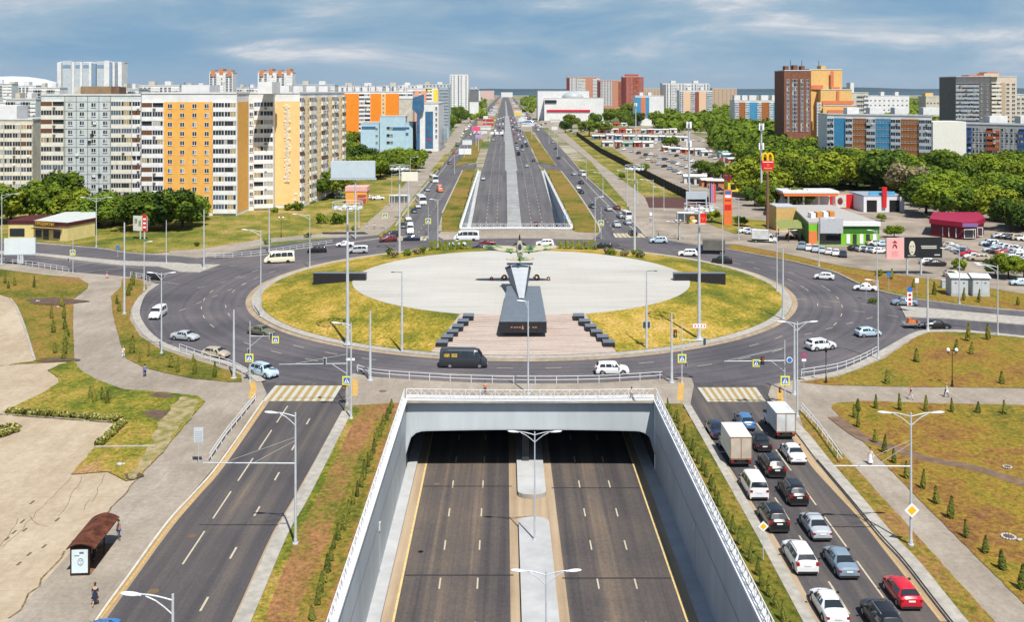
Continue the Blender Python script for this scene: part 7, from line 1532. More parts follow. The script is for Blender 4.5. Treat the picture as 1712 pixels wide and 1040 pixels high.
# --- market: stalls, containers, parked cars
stm = [mat('stall_%d' % i, c, .7, .1, 1) for i, c in enumerate(((.66, .66, .64), (.58, .60, .62), (.50, .08, .05), (.10, .25, .42), (.62, .50, .30), (.70, .70, .68), (.30, .45, .42), (.55, .22, .10)))]
cn = ['white', 'grey', 'red', 'blue', 'tan', 'bright white', 'sea-green', 'rust']
rows = [((1000, 222), (1130, 222), 11), ((990, 232), (1150, 236), 13), ((1010, 245), (1090, 246), 5), ((1110, 252), (1190, 262), 6), ((1000, 211), (1110, 208), 9), ((1245, 300), (1300, 318), 6), ((1205, 262), (1262, 288), 6), ((1150, 305), (1205, 315), 4)]
k = 0
for a, c0, n_ in rows:
    for i in range(n_):
        x = a[0]+(c0[0]-a[0])*(i+.5)/n_+rnd.uniform(-2, 2); y = a[1]+(c0[1]-a[1])*(i+.5)/n_; p = G(x, y, .1); j = rnd.randrange(8); w_, dp_, h_ = rnd.uniform(4, 8), rnd.uniform(3, 6), rnd.uniform(2.4, 3.6)
        t = T('market_stall', f'{cn[j]} market stall, {ordn(k)} of the market counted by rows from back left', 'market stall', p, rnd.uniform(-.3, .3), 'market stalls and containers'); k += 1
        b = MB(); b.box(-w_/2, w_/2, 0, dp_, 0, h_); b.box(-w_*.3, w_*.1, -.03, -.01, .3, h_*.7, 1); b.build('wall', [stm[j], trim], t); b = MB(); q_ = w_/2+.3; b.add([(-q_, -.6, h_), (q_, -.6, h_), (q_, dp_+.2, h_), (-q_, dp_+.2, h_), (-q_, dp_/2, h_+.8), (q_, dp_/2, h_+.8)], [(0, 1, 5, 4), (2, 3, 4, 5), (0, 4, 3), (1, 2, 5), (0, 3, 2, 1)]); b.build('roof', stm[rnd.choice([0, 5, 1, 0, 5, j])], t)
k = 0; CP = ['white', 'silver', 'white', 'white', 'silver', 'darkgrey', 'navy', 'red', 'white', 'beige', 'paleblue', 'black', 'silver', 'greyblue']
plots = [((1003, 240), (1085, 262), 7, 60, 'in the market car park'), ((1070, 262), (1205, 320), 15, 55, 'in front row of the market car park'), ((1085, 258), (1190, 296), 14, 55, 'in second row of the market car park'), ((1100, 250), (1215, 292), 13, 55, 'in third row of the market car park'), ((1130, 245), (1210, 270), 9, 60, 'in fourth row of the market car park'), ((1040, 240), (1110, 240), 8, 70, 'in back row of the market car park'), ((1120, 232), (1190, 238), 8, 70, 'near the market stalls'), ((1060, 222), (1150, 226), 10, 80, 'among the market stalls'), ((922, 190), (962, 226), 14, 60, 'along the far right pavement'), ((884, 176), (912, 196), 10, 60, 'beyond the mall turning'), ((880, 196), (905, 214), 8, 10, 'on the forecourts between the far roads'), ((778, 210), (806, 190), 9, 100, 'along the far left service road'),
 ((1335, 415), (1415, 430), 7, 70, 'in front of the green supermarket'), ((1420, 405), (1480, 412), 5, 10, 'beside the green supermarket'), ((1425, 418), (1475, 424), 4, 15, 'second row beside the green supermarket'), ((1548, 440), (1568, 446), 2, 175, 'behind the pink and black billboard'), ((1585, 412), (1640, 438), 7, 165, 'in the row right of the wide billboard'), ((1650, 410), (1720, 425), 8, 170, 'in the right-hand car park'), ((1668, 398), (1730, 404), 6, 175, 'at the back of the right-hand car park'), ((1655, 420), (1730, 440), 7, 170, 'at the front of the right-hand car park'), ((1240, 388), (1262, 392), 2, 200, 'near the arches sign pole'), ((1280, 360), (1330, 352), 4, 30, 'by the filling station'), ((1590, 462), (1600, 464), 1, 170, 'behind the transformer cabins'), ((1700, 476), (1712, 478), 1, 175, 'at the right edge above the east lawn'),
 ((546, 330), (640, 334), 6, 10, 'beside the orange kiosk'), ((700, 262), (722, 254), 2, 30, 'at the glass prow office'), ((1010, 372), (1045, 358), 0, 95, '')]
for a, c0, n_, hd, lb in plots:
    for i in range(n_):
        f = (i+.5)/n_; p = G(a[0]+(c0[0]-a[0])*f, a[1]+(c0[1]-a[1])*f, .16 if a[1] > 380 and a[0] > 1200 and False else .1); c1 = CP[k % len(CP)] if rnd.random() < .7 else rnd.choice(CP); kd = rnd.choice(['sedan', 'hatch', 'suv', 'sedan', 'hatch'])
        cname = {'darkgrey': 'dark grey', 'greyblue': 'grey-blue', 'paleblue': 'pale blue'}.get(c1, c1)
        flat_car(kd, c1, p, hd+rnd.uniform(-6, 6)+(180 if rnd.random() < .4 else 0), f'parked {cname} car, {ordn(i)} from left {lb}', 'parked cars'); k += 1

k = 0
for (x0, y0), (x1, y1), n_ in (((806, 226), (834, 170), 9), ((883, 214), (858, 170), 9), ((930, 206), (903, 184), 6)):
    for i in range(n_):
        f_ = (i+.5)/n_; p = G(x0+(x1-x0)*f_+rnd.uniform(-2, 2), y0+(y1-y0)*f_, .2); j = rnd.choice([0, 5, 0, 1, 2, 3, 7]); w_ = rnd.uniform(6, 14); t = T('roadside_kiosk', f'{cn[j]} low kiosk or tent far along the main road, {ordn(k)} of the far ones', 'kiosk', p, 0, 'far kiosks and tents along the main road'); k += 1
        b = MB(); b.box(-w_/2, w_/2, 0, w_*.8, 0, 3.4); b.build('wall', stm[j], t); b = MB(); b.box(-w_/2-.3, w_/2+.3, -.4, w_*.8+.3, 3.4, 3.8); b.build('roof', stm[rnd.choice([0, 5, 1, j])], t)
for i in range(60):
    s_ = i % 4; f_ = rnd.random(); x0, x1, y0, y1 = ((789, 822, 226, 176), (905, 872, 226, 180), (918, 884, 216, 180), (800, 826, 232, 178))[s_]
    flat_car(rnd.choice(['sedan', 'hatch', 'suv', 'minibus']), c0 := rnd.choice(fcol), G(x0+(x1-x0)*f_+rnd.uniform(-3, 3), y0+(y1-y0)*f_, .2), 90+rnd.uniform(-12, 12), f'{c0} vehicle standing far along the main road, {ordn(i)} of the far parked ones', 'vehicles standing far along the main road')
# ---------------------------------------------------------------- vegetation
def leafmat(name, dark, light, trans=.15):
    m = bpy.data.materials.new(name); m.use_nodes = True; n = m.node_tree.nodes; l = m.node_tree.links; b = n['Principled BSDF']; b.inputs['Roughness'].default_value = .75; b.inputs['Specular IOR Level'].default_value = .15
    g = n.new('ShaderNodeNewGeometry'); o = n.new('ShaderNodeObjectInfo'); tc = n.new('ShaderNodeTexCoord'); z = n.new('ShaderNodeTexNoise'); z.inputs['Scale'].default_value = .55; l.new(tc.outputs['Object'], z.inputs[0])
    a = n.new('ShaderNodeMath'); a.operation = 'MULTIPLY_ADD'; a.inputs[1].default_value = .35; l.new(g.outputs['Random Per Island'], a.inputs[0])
    c = n.new('ShaderNodeMath'); c.operation = 'MULTIPLY_ADD'; c.inputs[1].default_value = .75; l.new(o.outputs['Random'], c.inputs[0]); q = n.new('ShaderNodeMath'); q.operation = 'MULTIPLY_ADD'; q.inputs[1].default_value = 1.4; q.inputs[2].default_value = -.68; l.new(z.outputs[0], q.inputs[0]); l.new(q.outputs[0], c.inputs[2]); l.new(c.outputs[0], a.inputs[2])
    x = n.new('ShaderNodeMixRGB'); x.use_clamp = True; x.inputs[1].default_value = (*dark, 1); x.inputs[2].default_value = (*light, 1); l.new(a.outputs[0], x.inputs[0]); l.new(x.outputs[0], b.inputs['Base Color'])
    if trans:
        tr = n.new('ShaderNodeBsdfTranslucent'); l.new(x.outputs[0], tr.inputs[0]); ms = n.new('ShaderNodeMixShader'); ms.inputs[0].default_value = trans; l.new(b.outputs[0], ms.inputs[1]); l.new(tr.outputs[0], ms.inputs[2]); l.new(ms.outputs[0], n['Material Output'].inputs[0])
    return m
leafA = leafmat('leaves_broad', (.026, .060, .007), (.215, .29, .020), .22); leafB = leafmat('leaves_dark', (.020, .052, .009), (.15, .225, .022), .18); leafE = leafmat('leaves_yellowish', (.05, .085, .008), (.29, .34, .025), .25); leafC = leafmat('leaves_conifer', (.045, .07, .012), (.19, .19, .030), 0); leafY = leafmat('leaves_young', (.08, .10, .015), (.26, .24, .04)); leafD = leafmat('leaves_grey', (.12, .13, .05), (.34, .28, .16))
bark = mat('bark', (.13, .09, .06), .9, .3, 3)
def crown(r_, R_, Hh, zc, nl, nleaf, ls, flat=.8):
    """leaf quads on the surfaces and inside of many overlapping lobes"""
    b = MB(); lobes = []
    for i in range(nl):
        a = r_.uniform(0, 2*PI); e = r_.uniform(-.5, 1); k = r_.uniform(.35, .92)
        lobes.append((Vector((math.cos(a)*R_*k*math.sqrt(1-e*e*.7), math.sin(a)*R_*k*math.sqrt(1-e*e*.7), zc+e*Hh*.62)), r_.uniform(.17, .42)*R_))
    lobes.append((Vector((0, 0, zc)), R_*.62))
    for i in range(nleaf):
        c, rr = r_.choice(lobes); d = Vector((r_.gauss(0, 1), r_.gauss(0, 1), r_.gauss(.25, 1))).normalized(); p = c+d*rr*r_.uniform(.72, 1.08)*Vector((1, 1, flat)).length/1.6
        if p.z < zc-Hh*.75: continue
        nrm = (d+Vector([r_.uniform(-.7, .7) for _ in range(3)])).normalized(); u = nrm.orthogonal().normalized(); v = nrm.cross(u); an = r_.uniform(0, PI); u, v = u*math.cos(an)+v*math.sin(an), v*math.cos(an)-u*math.sin(an); s = ls*r_.uniform(.6, 1.3)
        b.add([p-u*s-v*s*.6, p+u*s-v*s*.7, p+u*s*.8+v*s*.7, p-u*s*.7+v*s*.6], [(0, 1, 2, 3)])
    return b
def trunkm(Hh, r0, r_):
    b = MB(); b.cyl((0, 0, -.2), (0, 0, Hh*.5), r0, r0*.7, 8)
    for i in range(5): a = 2*PI*i/5+r_.uniform(-.4, .4); k = r_.uniform(.25, .4)*Hh; z = Hh*r_.uniform(.28, .5); b.cyl((0, 0, z), (math.cos(a)*k, math.sin(a)*k, z+k*.9), r0*.45, r0*.12, 5)
    return b
TV = []
for i in range(6):
    r_ = random.Random(100+i); hh = 10.; TV.append((crown(r_, 4.5, 4.6, 5.3, 22, 4200, .27).mesh('crown', leafA), trunkm(hh, .28, r_).mesh('trunk', bark)))
def tree(x, y, h, label, group, v=None, wd=1., z=0, lm=None, name='tree'):
    v = rnd.randrange(6) if v is None else v; t = T(name, label, 'tree', (x, y, z), rnd.uniform(0, 6.28), group); s = h/10.2; t.scale = (s*wd, s*wd, s)
    c = put('crown', TV[v][0], t); put('trunk', TV[v][1], t)
    lm = lm or rnd.choice([None, None, leafB, leafE])
    if lm: c.material_slots[0].link = 'OBJECT'; c.material_slots[0].material = lm
    return t
# trees left, described one by one
LT = [(18, 372, 66, 'at the left edge behind the small shop'), (50, 368, 60, 'behind the small yellow shop'), (75, 372, 75, 'between the two yellow shops, tall'), (95, 365, 84, 'tallest of those before the panel block'), (118, 372, 62, 'behind the yellow corner shop, left half'), (140, 370, 40, 'low one behind the corner shop'), (165, 378, 64, 'right of the shop, before the panel block'), (190, 376, 58, 'between the panel block and the round tree'), (212, 372, 48, 'left neighbour of the big round tree'), (243, 384, 68, 'left part of the big round group below the orange block'), (275, 386, 78, 'biggest and roundest, in front of the orange block'), (305, 380, 66, 'right part of the big round group'), (322, 368, 45, 'dark one at the right end of the round group'),
 (-15, 375, 80, 'cut by the left edge of the photo'), (0, 330, 50, 'behind the left edge block'), (30, 325, 42, 'in front of the cream block'), (50, 190, 30, 'between the far left blocks'), (58, 196, 30, 'small far one between the left blocks')]
for i, (x, y, hp, lb) in enumerate(LT):
    if y < 200: p = Vector((XA(x, 420), 420, 0)); h = 26
    else: p = G(x, y); h = hp*p.y/F
    h *= 1.12; tree(p.x, p.y, h, 'broad green tree '+lb, 'trees on the left below the apartment blocks', wd=1.4 if h < 15 else 1.15, z=-1.6)
for i, (x, y) in enumerate(sorted(((532, 334), (540, 326), (548, 318), (556, 330), (566, 306), (575, 300), (586, 300), (592, 290), (605, 300), (620, 300), (636, 296), (650, 290), (665, 292), (680, 288), (694, 282), (625, 284), (572, 288), (585, 280), (560, 300), (546, 304), (600, 282), (612, 290), (642, 284), (656, 280), (672, 280), (580, 262), (572, 250), (590, 268), (596, 250)))):
    p = G(x, y); h = rnd.uniform(9.5, 13) if x > 598 else rnd.uniform(11, 16); tree(p.x, p.y, h, f'bushy tree in the grove below the blue office, {ordn(i)} from the left', 'trees of the grove on the centre left', wd=1.3, z=-.8)
for i, (x, y) in enumerate(sorted(((745, 205), (752, 198), (760, 204), (768, 196), (776, 200), (784, 192), (742, 220), (750, 214), (790, 186), (797, 182), (758, 212), (770, 206), (765, 190), (738, 226)))):
    p = G(x, y); tree(p.x, p.y, rnd.uniform(13, 19), f'dark tree right of the glass prow office, {ordn(i)} from the left', 'trees beside the far left road', wd=1.3)
# the wood on the right: an individual object for every visible crown
cnt = 0; pts_ = []
poly = [(1258, 330), (1300, 328), (1390, 322), (1440, 316), (1512, 330), (1545, 372), (1640, 372), (1712, 395), (1800, 400), (1900, 330), (1800, 262), (1620, 262), (1500, 262), (1380, 262), (1290, 258), (1210, 236), (1150, 222), (1105, 212), (1120, 224), (1180, 240), (1230, 262), (1262, 290)]
PG = [G(x, y) for x, y in poly]
def inside(p, PG):
    c = False; n_ = len(PG)
    for i in range(n_):
        a, b_ = PG[i], PG[(i+1) % n_]
        if (a.y > p[1]) != (b_.y > p[1]) and p[0] < (b_.x-a.x)*(p[1]-a.y)/(b_.y-a.y)+a.x: c = not c
    return c
tries = 0
while cnt < 215 and tries < 60000:
    tries += 1; y = rnd.uniform(262, 560); x = rnd.uniform(40, 330)
    if not inside((x, y), PG): continue
    sp_ = 4.4+y*.006
    if y > 520 and rnd.random() < .5: continue
    if any((x-a)**2+(y-b_)**2 < sp_*sp_ for a, b_ in pts_): continue
    pts_.append((x, y)); cnt += 1
    tree(x, y, rnd.uniform(10, 14.5)*(1 if y < 360 else 1.2), 'leafy tree in the dense wood on the right, one of many touching crowns', 'trees of the dense wood on the right', wd=rnd.uniform(1.15, 1.6), z=-1.2, lm=leafD if rnd.random() < .02 else None)
print('wood', cnt)
# further woodland as one mass each
def wood(name, label, region, n_, hh, seed, lm=leafA, ls=1.6):
    r_ = random.Random(seed); b = MB()
    for i in range(n_):
        px, dd = r_.uniform(region[0], region[1]), math.exp(r_.uniform(math.log(region[2]), math.log(region[3]))); x, y = XA(px, dd), dd; h = hh*r_.uniform(.7, 1.15); rr = h*.5; s = ls*(.6+dd/1600)
        for k in range(30):
            d = Vector((r_.gauss(0, 1), r_.gauss(-.4, 1), r_.gauss(.5, 1))).normalized(); p = Vector((x, y, h*.55))+Vector((d.x*rr, d.y*rr, d.z*h*.45)); nrm = (d+Vector([r_.uniform(-.6, .6) for _ in range(3)])).normalized(); u = nrm.orthogonal().normalized()*s; v = nrm.cross(u)
            b.add([p-u-v*.7, p+u-v*.8, p+u*.8+v, p-u*.8+v*.8], [(0, 1, 2, 3)])
    o = b.build(name, lm); return tag(o, label, 'woodland', None, 'stuff')
wood('distant_woodland', 'distant green woodland behind the right-hand apartment blocks', (1190, 1800, 650, 3500), 1500, 12, 5)
wood('distant_woodland', 'mass of green crowns between the market and the white-red towers', (1100, 1310, 900, 1500), 330, 13, 15)
wood('distant_woodland', 'mass of green crowns between the market and the brown tower', (1195, 1312, 575, 900), 230, 13, 16, ls=1.1)
wood('distant_woodland', 'mass of green crowns behind the blue and rust-brown block', (1420, 1800, 520, 640), 200, 13, 17, ls=1.1)
wood('distant_woodland', 'far strip of trees around the mall and the red brick towers', (985, 1230, 1150, 2600), 300, 10, 6)
wood('distant_woodland', 'thin far trees left of the main road near the horizon', (770, 812, 1300, 6000), 90, 8, 8)
wood('distant_woodland', 'thin far trees right of the main road near the horizon', (872, 900, 1700, 6000), 60, 8, 18)
wood('distant_woodland', 'tree tops between the blocks on the far left', (-200, 600, 480, 2500), 420, 11, 9)
for i, (x, y, hp) in enumerate(((985, 228, 30), (945, 222, 22), (955, 215, 26), (1008, 200, 22), (1020, 204, 24), (1036, 203, 22), (1050, 214, 20), (1066, 210, 24), (1080, 206, 26), (1010, 222, 20), (1098, 214, 30), (1050, 196, 26), (922, 196, 14), (938, 195, 15), (965, 194, 14), (1121, 250, 24), (1105, 285, 0), (1195, 300, 34), (1208, 306, 30), (1183, 296, 30), (1170, 290, 24), (1222, 300, 22), (1288, 345, 44), (1300, 372, 0), (1335, 350, 40), (1310, 345, 24), (1190, 372, 24), (1238, 378, 18), (1250, 335, 26), (1262, 345, 30), (1280, 352, 30), (1686, 466, 44), (1712, 468, 40), (1664, 462, 30), (1474, 370, 14), (1495, 398, 24), (1698, 440, 14), (1040, 262, 0), (1078, 290, 18), (1040, 300, 12))):
    if not hp: continue
    p = G(x, y); tree(p.x, p.y, hp*p.y/F, f'loose leafy tree right of the main road, {ordn(i)} from mall to car parks', 'loose trees right of the main road', wd=1.35)
# bushes on the left field
BV = [crown(random.Random(200+i), 1.3, .9, .8, 8, 420, .15).mesh('foliage', leafA) for i in range(3)]
def bush(x, y, s, label, group, z=0, px=True, lm=None, name='bush'):
    p = G(x, y, z) if px else Vector((x, y, z)); t = put(name, BV[rnd.randrange(3)]); t.location = p; t.scale = (s, s, s); t.rotation_euler = (0, 0, rnd.uniform(0, 6)); tag(t, label, 'bush', group)
    if lm: t.material_slots[0].link = 'OBJECT'; t.material_slots[0].material = lm
    return t
for i, (x, y, s) in enumerate(((480, 352, 1.4), (500, 352, 1.9), (460, 356, 1.2), (565, 375, 2.0), (538, 374, 1.7), (445, 408, .9), (515, 398, .9), (592, 386, .8), (318, 366, 1.5), (330, 368, 1.2), (576, 372, 1.2), (330, 412, .7), (1460, 508, .7), (1618, 470, .9), (1595, 466, .9), (1470, 462, .8), (1605, 452, 1.6))):
    bush(x, y, s, f'{ordn(i)} round green bush, counted from the orange block to the right car park', 'round bushes')
# conifers: narrow young thujas
def thuja(r_, h, w_, n_=420, ls=.085):
    b = MB()
    for i in range(n_):
        z = r_.uniform(.03, 1)**.85; a = r_.uniform(0, 2*PI); rr = w_*(1-z**1.8)*min(1, z*6+.35)*r_.uniform(.55, 1.08); p = Vector((math.cos(a)*rr, math.sin(a)*rr, z*h)); d = Vector((math.cos(a), math.sin(a), .5+r_.uniform(-.5, .5))).normalized(); u = d.orthogonal().normalized(); v = d.cross(u); an = r_.uniform(0, PI); u, v = u*math.cos(an)+v*math.sin(an), v*math.cos(an)-u*math.sin(an); s = ls*r_.uniform(.6, 1.4)
        b.add([p-u*s-v*s, p+u*s-v*s*.7, p+v*s*1.6], [(0, 1, 2)])
    b.cyl((0, 0, -.05), (0, 0, h*.9), .04, .01, 5, 1); return b
TH = [thuja(random.Random(i), 1.75, .33).mesh('thuja', [leafC, bark]) for i in range(4)]
def conifer(p, s, label, group, lm=None):
    o = put('young_conifer', TH[rnd.randrange(4)]); o.location = p; o.scale = (s*rnd.uniform(.75, 1.15), s*rnd.uniform(.75, 1.15), s*rnd.uniform(.7, 1.15)); o.rotation_euler = (rnd.uniform(-.09, .09), rnd.uniform(-.09, .09), rnd.uniform(0, 6)); tag(o, label, 'conifer', group)
    if lm: o.material_slots[0].link = 'OBJECT'; o.material_slots[0].material = lm
def crow(P, n_, s, place, z=.16):
    P = gp(P, z); L_ = sum((a-c).length for a, c in zip(P, P[1:])); w_ = walk(P, L_/n_)[:n_]
    for i, (p, _) in enumerate(w_): conifer(p+Vector((rnd.uniform(-.15, .15), rnd.uniform(-.3, .3), 0)), s, f'narrow young conifer, {ordn(i)} in the row {place}', 'conifers '+place)
crow([(655, 684), (628, 745), (603, 812), (583, 862), (552, 935), (534, 1000), (515, 1060)], 27, .86, 'left of the near cutting, counted from the portal')
crow([(1118, 684), (1140, 722), (1182, 800), (1210, 860), (1250, 935), (1290, 1005), (1330, 1085)], 29, .82, 'right of the near cutting, counted from the portal')
crow([(767, 382), (783, 330), (792, 292)], 16, .9, 'left of the far ramp, counted from the roundabout'); crow([(960, 384), (935, 330), (915, 290)], 16, .9, 'right of the far ramp, counted from the roundabout')
for i, (x, y, s) in enumerate(((1434, 687, 1.1), (1430, 699, 1.1), (1435, 714, 1.1), (1464, 683, 1.1), (1505, 686, 1.1), (1549, 688, 1.1), (1592, 689, 1.1), (1635, 690, 1.1), (1680, 692, 1.1), (1464, 740, 1.1), (1478, 757, 1.1), (1495, 774, 1.1), (1516, 800, 1.), (1543, 817, 1.1), (1566, 842, 1.1), (1589, 867, 1.1), (1616, 899, 1.1), (1648, 924, 1.1), (1677, 952, 1.1), (1708, 985, 1.1))):
    conifer(G(x, y, .2), s*.92, f'narrow young conifer, {ordn(i)} along the edge of the large east lawn from its rounded corner', 'conifers around the large east lawn')
for i, (x, y, s, d) in enumerate(((1484, 642, 1.25, 0), (1532, 605, 1.35, 0), (1675, 642, 1.25, 0), (1624, 592, 1.2, 1), (1598, 588, 1.2, 1), (1652, 568, 1.5, 1), (1618, 570, 1.6, 1), (1490, 466, 1.3, 1), (1562, 492, 1.3, 1), (1611, 502, 1.2, 1), (1636, 505, 1.2, 1), (1702, 510, 1.2, 1), (1527, 480, 1.2, 1))):
    conifer(G(x, y, .18), s, f'{"sparse yellowish" if d else "dense green"} young shrub on the upper east lawns, {ordn(i)} from the ring', 'young shrubs on the upper east lawns', leafY if d else None)
for i, (x, y, s) in enumerate(((222, 477, 1.4), (218, 485, 1.3), (214, 494, 1.4), (196, 508, 1.2), (199, 520, 1.1), (220, 590, 1.3), (233, 606, .8), (249, 595, .8), (287, 614, 1.3), (297, 622, 1.0), (323, 605, .7), (325, 625, 1.0), (359, 630, 1.1), (152, 666, 1.0), (158, 672, .9), (172, 668, 1.1), (179, 674, 1.1), (184, 668, .9), (107, 532, 1.3), (109, 550, 1.3), (110, 575, 1.5), (108, 592, 1.5), (86, 532, 1.2), (90, 556, 1.2), (92, 590, 1.0), (57, 480, 1.1), (25, 477, 1.0), (8, 474, 1.3), (14, 482, 1.0), (103, 513, 1.3), (112, 562, 1.3), (106, 600, 1.0))):
    conifer(G(x, y, .22), s, f'young shrub on the left lawns, {ordn(i)} from the lawn wedge leftwards', 'young shrubs on the left lawns', leafY if i % 3 == 2 else None)
# flowering edging on the lower left lawn
fm_ = [leafY, mat('blossom_cream', (.50, .47, .20), .8, .15)]
FV = []
for i in range(3):
    r_ = random.Random(50+i); b = MB()
    for k in range(120):
        a = r_.uniform(0, 2*PI); e = r_.uniform(0, 1); p = Vector((math.cos(a)*.42*math.sqrt(1-e*e*.8), math.sin(a)*.42*math.sqrt(1-e*e*.8), .1+e*.4)); u = Vector([r_.uniform(-1, 1) for _ in range(3)]).normalized()*.08; v = u.orthogonal().normalized()*.08; b.add([p-u-v, p+u-v, p+u+v, p-u+v], [(0, 1, 2, 3)], 1 if e > .6 and r_.random() < .5 else 0)
    FV.append(b.mesh('flowering_plant', fm_))
def frow(P, n_, place):
    P = gp(P, .26); L_ = sum((a-c).length for a, c in zip(P, P[1:])); 
    for i, (p, _) in enumerate(walk(P, L_/n_)[:n_]):
        o = put('flowering_plant', FV[i % 3]); o.location = p; s = rnd.uniform(.9, 1.3); o.scale = (s, s, s); o.rotation_euler = (0, 0, rnd.uniform(0, 6)); tag(o, f'cream-flowering plant, {ordn(i)} in the edging {place}', 'plant', 'flowering edging plants '+place)
frow([(18, 691), (100, 697), (206, 705)], 34, 'along the old plaza upper kerb, from left'); frow([(205, 709), (185, 728), (163, 747)], 12, 'down the old plaza right kerb, from top'); frow([(-20, 726), (8, 720), (28, 714)], 9, 'in the triangular bed at the left edge'); frow([(-30, 736), (5, 728), (30, 719)], 9, 'in the second line of the triangular bed')
slab('flower_bed', [(-60, 750), (0, 736), (38, 716), (26, 710), (-60, 722)], .24, soil)
# island shrubs at the rim by the letters
for i, (x, y) in enumerate(((652, 428), (660, 431), (680, 428), (698, 425), (706, 424), (1017, 426), (1024, 427), (1043, 428), (1064, 429), (1071, 431))):
    p = GI(x, y, 1.2); bush(p.x, p.y, 1.0, f'{"reddish" if i % 2 else "green"} rounded shrub on the rim of the island, {ordn(i)} from the left', 'shrubs on the island rim', p.z, False, leafD if i % 2 else None)
# stones and planters on the lawn
for i, (x, y, s) in enumerate(((1684, 782, .34), (1686, 899, .46), (1704, 905, .25), (200, 778, .35), (97, 514, .3), (62, 504, .3))):
    o = T('stone_ring' if i < 2 else 'stone', ['low stone ring filled with earth in the middle of the east lawn', 'larger stone ring filled with earth in the lower east lawn', 'loose pale stones beside the larger stone ring', 'pale rock on the lower left lawn', 'grey rock on the upper left lawn, right one', 'grey rock on the upper left lawn, left one'][i], 'stone', G(x, y, .2)); b = MB()
    if i < 2:
        for k in range(14): a = 2*PI*k/14; b.ball((math.cos(a)*1.0*s*1.2, math.sin(a)*s*1.2, .08), .3*s, .25*s, .2*s, 0, 6, 4)
        b.build('ring', conc, o); b = MB(); b.cyl((0, 0, 0), (0, 0, .1), s*1.1, s*1.1, 12); b.build('earth', soil, o)
    else: b.ball((0, 0, .1), s, s*.7, s*.5, 0, 7, 5); b.ball((s, .2, .05), s*.6, s*.5, s*.4, 0, 6, 4); b.build('rock', conc, o)
# ---------------------------------------------------------------- people
skin = mat('skin', (.52, .30, .20), .6, 0); CL = dict(navy=(.02, .03, .07), black=(.015, .015, .018), white=(.75, .75, .74), blue=(.10, .20, .45), orange=(.80, .22, .03), red=(.45, .04, .05), pink=(.72, .34, .32), grey=(.3, .3, .32), beige=(.5, .4, .28), denim=(.07, .12, .24))
HC = dict(brown=(.07, .03, .015), dark=(.015, .012, .01), fair=(.40, .25, .10))
def skinned(name, V, E, Rr, m, t, sub=1, root=0):
    me = bpy.data.meshes.new(name); me.from_pydata(V, E, []); me.materials.append(m); o = put(name, me, t); s = o.modifiers.new('skin', 'SKIN'); s.use_smooth_shade = True
    for i, r_ in enumerate(Rr): me.skin_vertices[0].data[i].radius = r_ if isinstance(r_, tuple) else (r_, r_)
    me.skin_vertices[0].data[root].use_root = True
    if sub: o.modifiers.new('sub', 'SUBSURF').levels = sub; o.modifiers['sub'].render_levels = sub
    return o
